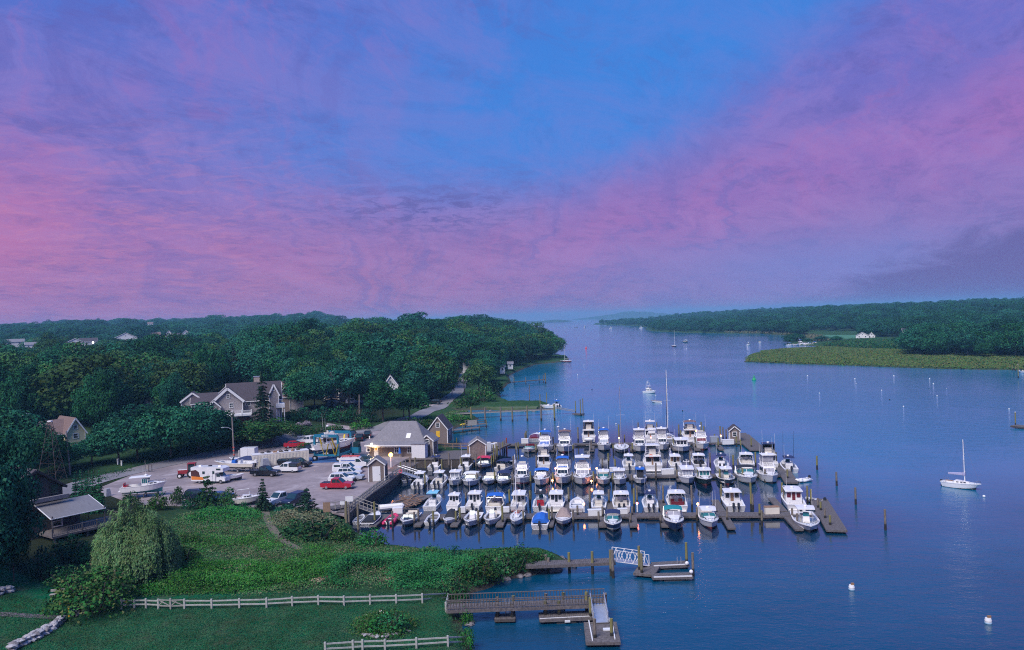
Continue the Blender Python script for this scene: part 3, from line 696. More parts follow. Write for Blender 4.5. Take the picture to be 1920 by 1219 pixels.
def wood_label(px, y, h, w_, fir):
 nm = min(LMK, key=lambda q: abs(q[0] - px))[1]; sd = 'left of' if px < min(LMK, key=lambda q: abs(q[0] - px))[0] else 'right of'
 sz = 'tall' if h > 15.5 else ('low' if h < 12.5 else 'middling'); sp = 'broad' if w_ > 13.5 else ('slim' if w_ < 10.5 else 'rounded'); row = 'front rows' if y < 235 else ('middle' if y < 310 else ('back' if y < 420 else 'farthest rows')); kd = 'conifer' if fir else 'broadleaf tree'
 return auto_label(['%s %s %s in the %s above the %s' % (sz, sp, kd, row, nm), '%s %s %s in the %s just %s the %s' % (sz, sp, kd, row, sd, nm), 'dark %s %s %s in the %s behind the %s' % (sz, sp, kd, row, nm), '%s %s %s crowded into the %s beyond the %s' % (sz, sp, kd, row, nm)])
def marsh_label(px, y, h, w_):
 nm = min([(1560, 'mown field'), (1617, 'white field house'), (1660, 'gap between white houses'), (1697, 'tall white house'), (1735, 'tall house grove'), (1775, 'dip in the grove'), (1815, 'grove summit'), (1860, 'right grove'), (1900, 'right edge')], key=lambda q: abs(q[0] - px))[1]; sz = 'tall' if h > 14 else ('low' if h < 11 else 'medium'); row = 'front' if y < 520 else ('middle' if y < 610 else 'back')
 return auto_label(['%s dark tree in the %s of the far grove by the %s' % (sz, row, nm), '%s %s crowned tree in the %s of the grove by the %s' % (sz, 'broad' if w_ > 13 else 'narrow', row, nm), '%s leafy tree in the %s of the far grove near the %s' % (sz, row, nm)])
rest = []
for i, (x, y, z, h, w_) in enumerate(wl):
 px = 960 + F * x / y
 if i in indiv:
  k = 'b' if px < 330 else ('c' if px > 845 else ('d' if y > 300 else 'a'))
  kd = pk(i) if random.random() < .05 else bk(random.randrange(6))
  if kd[3] < 6: w_ *= .55
  tree('broadleaf_tree' if kd[3] > 6 else 'pine_tree', wood_label(px, y, h, w_, kd[3] < 6), Vector((x, y, z - .2)), h, w_, kd, group=WOODLAB[k][1] if kd[3] > 6 else 'conifers in the wood', m=random.choice((None, None, None, L_MID, L_MID, L_OLIVE)) if kd[3] > 6 else None)
 else: rest.append((x, y, z, h, w_))
def mass(name, pts, crowns, label):
 """pts: (x,y,z,h,w) -> one object whose crowns are instanced by geometry nodes"""
 me = bpy.data.meshes.new(name); me.vertices.add(len(pts)); A = np.array(pts, np.float32)
 me.vertices.foreach_set('co', A[:, :3].ravel())
 for nm, arr in (('sz', np.stack([A[:, 4] / 10.5, A[:, 4] / 10.5, A[:, 3] / 13.0], 1)), ('rt', np.stack([0 * A[:, 0], 0 * A[:, 0], RNG.random(len(A)) * 6.28], 1))):
  at = me.attributes.new(nm, 'FLOAT_VECTOR', 'POINT'); at.data.foreach_set('vector', arr.astype(np.float32).ravel())
 o = link(name, me); ng = bpy.data.node_groups.new(name + '_nodes', 'GeometryNodeTree')
 ng.interface.new_socket('Geometry', in_out='INPUT', socket_type='NodeSocketGeometry'); ng.interface.new_socket('Geometry', in_out='OUTPUT', socket_type='NodeSocketGeometry')
 N = ng.nodes; gi = N.new('NodeGroupInput'); go = N.new('NodeGroupOutput'); gti = N.new('GeometryNodeGeometryToInstance')
 for c in crowns:
  oi = N.new('GeometryNodeObjectInfo'); oi.inputs['Object'].default_value = c; oi.transform_space = 'ORIGINAL'
  ng.links.new(oi.outputs['Geometry'], gti.inputs[0])
 ip = N.new('GeometryNodeInstanceOnPoints'); ip.inputs['Pick Instance'].default_value = True
 for nm, sk in (('sz', 'Scale'), ('rt', 'Rotation')):
  na = N.new('GeometryNodeInputNamedAttribute'); na.data_type = 'FLOAT_VECTOR'; na.inputs['Name'].default_value = nm
  ng.links.new(na.outputs['Attribute'], ip.inputs[sk])
 ng.links.new(gi.outputs[0], ip.inputs['Points']); ng.links.new(gti.outputs[0], ip.inputs['Instance']); ng.links.new(ip.outputs[0], go.inputs[0])
 md = o.modifiers.new('scatter', 'NODES'); md.node_group = ng
 o['label'] = label; return stuff(o)
_src = {}
for o in COL.objects:
 if o.name.startswith('crown') and o.data in [b[0] for b in BROAD] and o.data.name not in _src: _src[o.data.name] = o
SRC = list(_src.values())
mass('woodland', rest, SRC, 'dense woodland canopy behind the marina')
rg = np.random.default_rng(5); pts = []
for (x, y) in poisson(30000, lambda r: ((lambda yy: ((-.86 + .88 * r.random()) * yy, yy))(610 + 2200 * r.random() ** 1.2)), lambda x, y: 10.5 + .004 * y, 6):
 d = float(sdist(SHORE, np.array([x]), np.array([y]))[0])
 if d < 12 or (y < 900 and vnoise(np.array([x]), np.array([y]), 60, 31)[0] > .55): continue
 h = random.choice((8, 10, 12, 14, 17)) * random.uniform(.85, 1.1) * (.75 + .8 * float(vnoise(np.array([x]), np.array([y]), 45, 77)[0])); w_ = h * random.uniform(.95, 1.3); zt_ = th1(x, y); pts.append((x, y, zt_, h, w_)) if not hides(x, y, zt_, h, w_) else None
mass('far_woodland', pts, SRC, 'wooded hill far off on the left')
HR1, HR2 = RT(1617, 634), RT(1697, 634)
pts = []; near_r = []
rc = poisson(40000, lambda r: ((lambda yy: ((.05 + .80 * r.random()) * yy, yy))(365 + 2400 * r.random() ** 1.15)), lambda x, y: 7.6 + .0048 * y, 9)
rca = np.array(rc); rd = sdist(RSHORE, rca[:, 0], rca[:, 1]); rz_ = rth(rca[:, 0], rca[:, 1])
for (x, y), d, z in zip(rc, rd, rz_):
 px = 960 + F * x / y; py = hor(px) + F * (H - z) / y
 if d < 4: continue
 if py > 633 and px < 1700 and px > 1390: continue
 if y < 880 and d < 18 + 95 * float(sstep(1980, 1500, px)) and px < 1990 and py > 640: continue
 if y < 880 and py > 668 - (px - 1700) * -.02 : continue
 if 1505 < px < 1618 and 622 < py < 642: continue
 if min(math.hypot(x - p.x, y - p.y) for p in (HR1, HR2)) < 9: continue
 if y < HR2.y + 2 and (abs(px - 1617) < 26 or abs(px - 1697) < 10): continue
 h = random.choice((8.5, 10, 12, 14, 16)) * random.uniform(.88, 1.1) * (1.0 if y > 660 else .95)
 (near_r if (y < 720 and px < 2000) else pts).append((x, y, z, h, h * random.uniform(.85, 1.1)))
near_r.sort(key=lambda q: q[1])
for i, (x, y, z, h, w_) in enumerate(near_r[:55]):
 tree('broadleaf_tree', marsh_label(960 + F * x / y, y, h, w_), Vector((x, y, z - .2)), h, w_, bk(i), group='trees behind the salt marsh')
pts += near_r[55:]
mass('far_woodland', pts, SRC, 'low wooded hill across the river')
# ================================================================== docks and piers
DZ = .52      # float deck height
def plank_deck(mb, a, b, wd, z, pw=.19, th=.05, gap=.02, mi=0, jit=.006):
 """cross planks from a to b (centre line)"""
 a = Vector((a[0], a[1], 0)); b = Vector((b[0], b[1], 0)); d = b - a; L = d.length; d /= L; n = int(L / pw); ang = math.atan2(d.y, d.x)
 for i in range(n):
  p = a + d * (i + .5) * L / n
  mb.box((p.x, p.y, z - th / 2 + random.uniform(-jit, jit)), (L / n - gap, wd, th), ang, mi)
def dock_run(root, a, b, wd, z=DZ, floats=True, beam=WOOD, pw=.19):
 a = Vector((a[0], a[1], 0)); b = Vector((b[0], b[1], 0)); d = (b - a).normalized(); nn = Vector((-d.y, d.x, 0))
 pk_ = MB(); plank_deck(pk_, a, b, wd, z, pw); stuff(pk_.build('deck_planks', WOOD, root))
 bm = MB()
 for s in (-1, 1): bm.bar(a + nn * s * (wd / 2 + .04) + Vector((0, 0, z - .15)), b + nn * s * (wd / 2 + .04) + Vector((0, 0, z - .15)), .07, .26)
 for e in (a, b): bm.bar(e - nn * wd / 2 + Vector((0, 0, z - .15)), e + nn * wd / 2 + Vector((0, 0, z - .15)), .07, .26)
 bm.build('edge_beam', beam, root)
 if floats:
  k = max(1, int((b - a).length / 3.2)); fl = MB(); ang = math.atan2(d.y, d.x)
  for i in range(k):
   p = a + d * ((i + .5) * (b - a).length / k); fl.box((p.x, p.y, .08), (2.0, wd * .9, .5), ang)
  stuff(fl.build('floats', WOODD, root))
def cleat_box(name, label, p, dims, m, cat, rz=0, lidm=None, group=None):
 r = thing(name, label, cat, p, rz, group); b = MB(); b.box((0, 0, dims[2] / 2 - .04), (dims[0], dims[1], dims[2] - .08)); b.build('chest', m, r)
 l = MB(); l.box((0, 0, dims[2] - .03), (dims[0] * 1.06, dims[1] * 1.08, .10), top=.94); l.build('lid', lidm or m, r); return r
def g2(px, py, z=DZ): p = G(px, py, z); return (p.x, p.y)
AD0, AD1 = g2(668, 968), g2(1536, 963)
BD0, BD1 = g2(748, 896), g2(1462, 889)
CD0, CD1 = g2(952, 833), g2(1392, 829)
dA = thing('floating_dock', 'long wooden walkway of the front dock nearest the shore meadow', 'dock'); dock_run(dA, AD0, AD1, 2.3)
dB = thing('floating_dock', 'wooden walkway of the middle dock between two rows of boats', 'dock'); dock_run(dB, BD0, BD1, 2.1)
dC = thing('floating_dock', 'wooden walkway of the rear dock leading out to the shingled hut', 'dock'); dock_run(dC, CD0, CD1, 2.1)
tA = thing('floating_dock', 'cross float with pale edge rail closing the outer end of the front dock', 'dock'); dock_run(tA, g2(1534, 935), g2(1569, 994), 2.6)
tB = thing('floating_dock', 'slanting end float at the outer end of the middle dock', 'dock'); dock_run(tB, g2(1461, 868), g2(1484, 904), 2.2)
tC = thing('floating_dock', 'wide wooden end float beyond the shingled hut', 'dock'); dock_run(tC, g2(1384, 812), g2(1422, 843), 3.6)
tC2 = thing('floating_dock', 'low side float with pale edge beside the hut platform', 'dock'); dock_run(tC2, g2(1398, 814), g2(1432, 844), 1.6, .42)
def finger(bx, by, L, label, wd=1.0, dirn=-1, vp=1130):
 """finger float from the dock edge at pixel (bx,by) towards (dirn=-1) or away from the camera"""
 p = G(bx, by, DZ); q = G(vp + (bx - vp) * 1.0, by, DZ)
 v = Vector(((vp - 960) / F, 1, 0)).normalized() * -dirn * -1
 v = v * (1 if dirn > 0 else -1)
 v = Vector(((vp - 960) / F, 1, 0)).normalized() * (1 if dirn > 0 else -1)
 e = Vector((p.x, p.y, 0)) + v * L
 r = thing('finger_float', label, 'finger dock', group='finger floats between the slips'); dock_run(r, (p.x, p.y), (e.x, e.y), wd, DZ - .03); return r
def piling(px, ytop, ybase, label, r=.17, group='wooden mooring pilings', cap=None):
 p = G(px, ybase, 0); t = P(px, ytop, p.y).z; t = max(1.0, min(6.5, t))
 o = thing('piling', label, 'piling', p, 0, group); b = MB(); lean = random.uniform(-.015, .015)
 b.cyl((0, 0, -2.8), (lean * t, lean * t * .5, t), r * 1.08, r * .92, 9); o2 = b.build('post', PILE, o)
 if cap: c = MB(); c.cyl((lean * t, lean * t * .5, t), (lean * t, lean * t * .5, t + .14), r * 1.1, r * .25, 9); c.build('cap', cap, o)
 return o
# ================================================================== boats
def hull_fn(L, B, fb, kind):
 sail = kind == 'sail'
 def half(t):
  if sail: return B / 2 * (math.sin(math.pi * min(1, (.18 + .82 * t) * .98)) ** .75 * (1 if t < .5 else 1)) if t < .999 else 0.02
  if t < .42: return B / 2 * (.90 + .10 * t / .42)
  return max(.02, B / 2 * (1 - ((t - .42) / .58) ** 2.5))
 def sheer(t): return fb * ((.88 + .22 * t * t) if sail else (.80 + .42 * t ** 1.8))
 return half, sheer
def hull_part(root, L, B, fb, kind, top, bot, stripe, n=11):
 half, sheer = hull_fn(L, B, fb, kind); mb = MB(); vs = []; rows = 4 * 2 + 1
 for i in range(n + 1):
  t = i / n; t = 1 - (1 - t) ** 1.25; hb, zs = half(t), sheer(t); rake = .10 * L if kind != 'sail' else .13 * L
  def px(f): return -L / 2 + L * t - rake * (t ** 4) * (1 - f) + (-.04 * L * (1 - t) ** 6 * f if kind != 'sail' else .05 * L * (1 - t) ** 4 * (f - 1) * -1)
  kz = -.38 if t < .9 else -.38 + (t - .9) * 3.2 * (zs * .4)
  ch = hb * (.90 - .38 * t ** 3); cz = .06 + .28 * zs * t ** 3
  r = [(px(0), 0, kz), (px(.12), ch, cz), (px(.3), ch + (hb - ch) * .28, cz + (zs - cz) * .22), (px(.85), ch + (hb - ch) * .88, cz + (zs - cz) * .84), (px(1), hb, zs)]
  vs += [(x, -y, z) for x, y, z in r[::-1]] + r[1:]
 fs = []; mi = []
 for i in range(n):
  for k in range(8):
   fs.append((i * 9 + k, i * 9 + k + 1, (i + 1) * 9 + k + 1, (i + 1) * 9 + k)); d = min(k, 7 - k); mi.append((0, 0, 1, 2)[d] if d < 4 else 0)
 b = len(mb.v); mb.v += vs; mb.f += fs; mb.mi += mi
 mb.f.append(tuple(range(8, -1, -1))); mb.mi.append(0)
 return mb.build('hull', [top, stripe, bot], root, smooth=False)
def ring(mb, half, sheer, L, t0, t1, inset, zoff, n=12, th=.10, mi=0, wd=.14):
 """gunwale cap following the sheer"""
 for s in (-1, 1):
  pts = []
  for i in range(n + 1):
   t = t0 + (t1 - t0) * i / n; pts.append((-L / 2 + L * t, s * max(0, half(t) - inset), sheer(t) + zoff))
  for a, b in zip(pts, pts[1:]): mb.bar(a, b, wd, th, mi)
def deck_surf(mb, half, sheer, L, t0, t1, drop=.02, crown=.07, inset=.03, n=8, mi=0):
 vs = []; fs = []
 for i in range(n + 1):
  t = t0 + (t1 - t0) * i / n; hb = max(.01, half(t) - inset); z = sheer(t) - drop; x = -L / 2 + L * t
  vs += [(x, -hb, z), (x, -hb * .5, z + crown * .75), (x, 0, z + crown), (x, hb * .5, z + crown * .75), (x, hb, z)]
 for i in range(n):
  for k in range(4): fs.append((i * 5 + k, (i + 1) * 5 + k, (i + 1) * 5 + k + 1, i * 5 + k + 1))
 e = [0, 1, 2, 3, 4];
 mb.add(vs, fs, mi)
def cockpit(root, half, sheer, L, t0, t1, zf, m_floor, m_wall, inset=.22, trans=.35, n=7):
 mb = MB(); a = [];
 for i in range(n + 1):
  t = t0 + (t1 - t0) * i / n; a.append((-L / 2 + L * t + (trans if i == 0 else 0), max(.12, half(t) - inset), sheer(t)))
 vs = []; fs = []
 for x, y, z in a: vs += [(x, -y, z), (x, -y, zf), (x, y, zf), (x, y, z)]
 for i in range(n): fs.append((i * 4 + 1, (i + 1) * 4 + 1, (i + 1) * 4 + 2, i * 4 + 2))
 mb.add(vs, fs, 0); fs = []
 for i in range(n): fs += [(i * 4, (i + 1) * 4, (i + 1) * 4 + 1, i * 4 + 1), (i * 4 + 2, (i + 1) * 4 + 2, (i + 1) * 4 + 3, i * 4 + 3)]
 fs += [(0, 1, 2, 3), (n * 4 + 3, n * 4 + 2, n * 4 + 1, n * 4)]
 mb.add(vs, fs, 1)
 vs = []; fs = []
 for i in range(n + 1):
  t = t0 + (t1 - t0) * i / n; x, y, z = a[i]; xo = -L / 2 + L * t; vs += [(xo, -half(t) + .01, z), (x, -y, z), (x, y, z), (xo, half(t) - .01, z)]
 for i in range(n): fs += [(i * 4, (i + 1) * 4, (i + 1) * 4 + 1, i * 4 + 1), (i * 4 + 2, (i + 1) * 4 + 2, (i + 1) * 4 + 3, i * 4 + 3)]
 fs.append((0, 1, 2, 3)); mb.add(vs, fs, 1)
 return mb.build('cockpit', [m_floor, m_wall], root)
def cabin_q(x0, x1, yb0, yb1, yt0, yt1, z0, z1, rf, ra):
 """cabin block: aft x0, front x1, half widths bottom/top aft and front, front rake rf, aft rake ra"""
 return [(x0, -yb0, z0), (x1, -yb1, z0), (x1, yb1, z0), (x0, yb0, z0), (x0 + ra, -yt0, z1), (x1 - rf, -yt1, z1), (x1 - rf, yt1, z1), (x0 + ra, yt0, z1)]
CF = [(3, 2, 1, 0), (4, 5, 6, 7), (0, 1, 5, 4), (1, 2, 6, 5), (2, 3, 7, 6), (3, 0, 4, 7)]
def cabin(root, name, q, m):
 mb = MB(); mb.add(q, CF); return mb.build(name, m, root)
def pane(par, q, face, u0, u1, v0, v1, m, name='window', t=.025):
 a, b, c, d = [Vector(q[i]) for i in CF[face]]           # a->b along bottom for side faces (0,1,5,4)
 def pt(u, v): return (a.lerp(b, u)).lerp(d.lerp(c, u), v)
 mb = MB(); mb.slab([pt(u0, v0), pt(u1, v0), pt(u1, v1), pt(u0, v1)], t); return mb.build(name, m, par)
def rail(root, half, sheer, L, t0, t1, h=.5, n=6, name='bow_rail'):
 mb = MB()
 for s in (-1, 1):
  pts = []
  for i in range(n + 1):
   t = t0 + (t1 - t0) * i / n; x = -L / 2 + L * t * (1 if t < .99 else .985); y = s * max(.03, half(t) - .08); p = Vector((x, y, sheer(t) + h * (.75 + .25 * i / n))); pts.append(p)
   mb.cyl((x, y, sheer(t) - .02), p, .022, n=4)
  mb.tube(pts, .026, 4)
 return mb.build(name, CHROME, root)
def roof_slab(root, name, x0, x1, hw, z, m, t=.07, camber=.06, taper=.82):
 mb = MB(); n = 4; vs = []
 for i in range(n + 1):
  f = i / n; x = x0 + (x1 - x0) * f; w_ = hw * (1 - (1 - taper) * f ** 2); zz = z - .05 * (2 * f - 1) ** 2
  vs += [(x, -w_, zz), (x, -w_ * .55, zz + camber * .8), (x, w_ * .55, zz + camber * .8), (x, w_, zz), (x, w_, zz - t), (x, -w_, zz - t)]
 fs = []
 for i in range(n):
  for k in range(6): fs.append((i * 6 + k, (i + 1) * 6 + k, (i + 1) * 6 + (k + 1) % 6, i * 6 + (k + 1) % 6))
 fs += [(0, 1, 2, 3, 4, 5), tuple(n * 6 + k for k in (5, 4, 3, 2, 1, 0))]
 mb.add(vs, fs); return mb.build(name, m, root)
def bimini(root, x0, x1, hw, z, zb, m, name='canopy', sag=.16):
 mb = MB(); n = 5; vs = []
 for i in range(n + 1):
  f = i / n; x = x0 + (x1 - x0) * f; zz = z - sag * (2 * f - 1) ** 2
  for k in range(7):
   a = -1 + k / 3; vs.append((x, hw * a, zz - sag * 1.1 * abs(a) ** 3))
 fs = [(i * 7 + k, (i + 1) * 7 + k, (i + 1) * 7 + k + 1, i * 7 + k + 1) for i in range(n) for k in range(6)]
 vs2 = [(x, y, zz - .035) for x, y, zz in vs]; b = len(vs)
 per = [i * 7 for i in range(n + 1)] + [n * 7 + k for k in range(1, 7)] + [i * 7 + 6 for i in range(n - 1, -1, -1)] + [k for k in range(5, 0, -1)]
 mb.add(vs + vs2, fs + [tuple(b + i for i in reversed(f)) for f in fs] + [(per[i], b + per[i], b + per[(i + 1) % len(per)], per[(i + 1) % len(per)]) for i in range(len(per))])
 c = mb.build(name, m, root)
 fr = MB()
 for s in (-1, 1):
  for xa, xb in ((x0 + .1, x0 + .35 * (x1 - x0)), (x1 - .1, x0 + .65 * (x1 - x0))): fr.cyl((xa, s * hw, z - sag * 2), (xb, s * hw, zb), .022, n=4)
 fr.build('canopy_frame', CHROME, root); return c
def outboard(root, x, y, z, m=None, sc=1.0):
 mb = MB(); mb.box((x - .28 * sc, y, z + .62 * sc), (.62 * sc, .42 * sc, .55 * sc), top=.72); mb.ball((x - .28 * sc, y, z + .86 * sc), .26 * sc, 7, 3, sc=(1.1, .75, .55), z0=-.2)
 o = mb.build('outboard_motor', m or OUTB, root)
 lg = MB(); lg.box((x - .22 * sc, y, z - .1 * sc), (.24 * sc, .13 * sc, .95 * sc)); lg.box((x + .0, y, z + .25 * sc), (.3 * sc, .3 * sc, .22 * sc)); lg.box((x - .25 * sc, y, z - .45 * sc), (.5 * sc, .3 * sc, .03))
 lg.build('motor_leg', BLACK, o); return o
def antenna(root, x, y, z, h=2.4, lean=.0, name='antenna', m=None, r=.018):
 mb = MB(); mb.cyl((x, y, z), (x - lean * h, y * (1 + .05 * lean), z + h), r * 1.3, r * .7, 4); return mb.build(name, m or WHITE, root)
def dome(root, x, y, z, r=.28):
 mb = MB(); mb.cyl((x, y, z - .02), (x, y, z + .14), r * .85, r, 10); mb.ball((x, y, z + .14), r, 10, 3, sc=(1, 1, .45), z0=0); return mb.build('radar_dome', WHITE, root)
def console(root, x, z, w_=.85, l=.9, h=1.05, m=None, gl=None):
 q = cabin_q(x - l / 2, x + l / 2, w_ / 2, w_ / 2 * .9, w_ / 2 * .95, w_ / 2 * .8, z, z + h, .18, .05)
 c = cabin(root, 'console', q, m or WHITE)
 mb = MB(); mb.slab([(x + l / 2 - .2, -w_ / 2 * .8, z + h), (x + l / 2 - .2, w_ / 2 * .8, z + h), (x + .02, w_ / 2 * .7, z + h + .55), (x + .02, -w_ / 2 * .7, z + h + .55)], .03); mb.build('windshield', gl or GLASST, root)
 st = MB(); st.cyl((x - l / 2 - .12, 0, z + h * .78), (x - l / 2 - .16, 0, z + h * .80), .19, n=8); st.build('steering_wheel', BLACK, root)
 return c
def seat(root, x, z, w_=1.0, m=None, name='leaning_seat'):
 mb = MB(); mb.box((x, 0, z + .3), (.5, w_, .6)); mb.box((x, 0, z + .66), (.56, w_ * 1.04, .12)); mb.box((x - .26, 0, z + .92), (.10, w_, .42)); return mb.build(name, m or VINYL, root)
def ttop(root, x0, x1, hw, z0, z1, m, frame=None):
 roof_slab(root, 't_top', x0, x1, hw, z1, m, .08, .05, .9); fr = MB()
 for s in (-1, 1):
  for xa, xb in ((x0 + .45, x0 + .6), (x1 - .55, x1 - .75)): fr.cyl((xb, s * hw * .62, z0), (xa, s * hw * .8, z1 - .06), .032, n=5)
  fr.cyl((x0 + .5, s * hw * .75, z1 - .2), (x1 - .6, s * hw * .75, z1 - .2), .022, n=4)
 fr.build('t_top_frame', frame or ALU, root)
def wind3(root, xf, xb, hwf, hwb, z0, h, m, frame=WHITE):
 """raked wrap-round windshield: front pane pair and two wings"""
 mb = MB(); r = h * .75
 fr = [(xf, -hwf, z0), (xf, hwf, z0), (xf - r, hwf * .86, z0 + h), (xf - r, -hwf * .86, z0 + h)]
 o = []
 for u0, u1 in ((0.02, .48), (.52, .98)):
  a, b, c, d = [Vector(p) for p in fr]; m1 = MB(); m1.slab([a.lerp(b, u0), a.lerp(b, u1), d.lerp(c, u1), d.lerp(c, u0)], .03); m1.build('windshield', m, root)
 for s in (-1, 1):
  q = [(xb, s * hwb, z0), (xf - .02, s * hwf, z0), (xf - r, s * hwf * .86, z0 + h), (xb - .1, s * hwb * .95, z0 + h * .72)]
  if s > 0: q = q[::-1]
  m2 = MB(); m2.slab(q, .025); m2.build('side_glass', m, root)
 f = MB(); f.tube([(xb - .1, -hwb * .95, z0 + h * .74), (xf - r, -hwf * .87, z0 + h + .02), (xf - r, hwf * .87, z0 + h + .02), (xb - .1, hwb * .95, z0 + h * .74)], .032, 4); f.cyl((xf + .01, 0, z0), (xf - r + .01, 0, z0 + h), .03, n=4)
 f.build('windshield_frame', frame, root)
def hatch(root, x, z, s=.5, m=None):
 mb = MB(); mb.box((x, 0, z), (s, s * 1.1, .07)); return mb.build('hatch', m or GLASS, root)
def trunk_cabin(root, half, sheer, L, t0, t1, h, m=WHITE, wf=.74):
 """raised foredeck following the bow plan"""
 mb = MB(); n = 6; vs = []
 for i in range(n + 1):
  f = i / n; t = t0 + (t1 - t0) * f; x = -L / 2 + L * t; hb = max(.06, half(t) * wf * (1 - .25 * f)); z = sheer(t); hh = h * (1 - f ** 2.2) + .03
  vs += [(x, -hb, z), (x, -hb * .84, z + hh), (x, 0, z + hh * 1.1 + .03), (x, hb * .84, z + hh), (x, hb, z)]
 fs = [(i * 5 + k, (i + 1) * 5 + k, (i + 1) * 5 + k + 1, i * 5 + k + 1) for i in range(n) for k in range(4)] + [(0, 1, 2, 3, 4)]
 mb.add(vs, fs); o = mb.build('foredeck_trunk', m, root)
 w = MB()
 for s in (-1, 1):
  for (fa, fb_) in ((.12, .38), (.46, .66)):
   def pp(f, v):
    t = t0 + (t1 - t0) * f; x = -L / 2 + L * t; hb = max(.06, half(t) * wf * (1 - .25 * f)); z = sheer(t); hh = h * (1 - f ** 2.2) + .03
    return Vector((x, s * (hb + (hb * .84 - hb) * v + .012), z + hh * v))
   q = [pp(fa, .35), pp(fb_, .35), pp(fb_, .78), pp(fa, .78)]
   if s > 0: q = q[::-1]
   w.slab(q, .02)
 w.build('portlight', GLASS, o); return o
def flag(root, x, y, z, h=1.6, kind='us'):
 p = MB(); p.cyl((x, y, z), (x, y, z + h), .02, n=4); o = p.build('flag_staff', WHITE, root); r_ = paint((.5, .03, .05), .8); w_ = paint((.75, .75, .75), .8); bl = paint((.03, .05, .25), .8)
 m = MB();
 if kind == 'us':
  for i in range(7): m.box((x - .32, y + .02 * math.sin(i), z + h - .1 - i * .075), (.64, .012, .075), mi=i % 2)
  m.box((x - .14, y, z + h - .21), (.28, .03, .28), mi=2)
 else: m.box((x - .3, y, z + h - .25), (.6, .015, .42))
 m.build('flag', [r_, w_, bl], o)
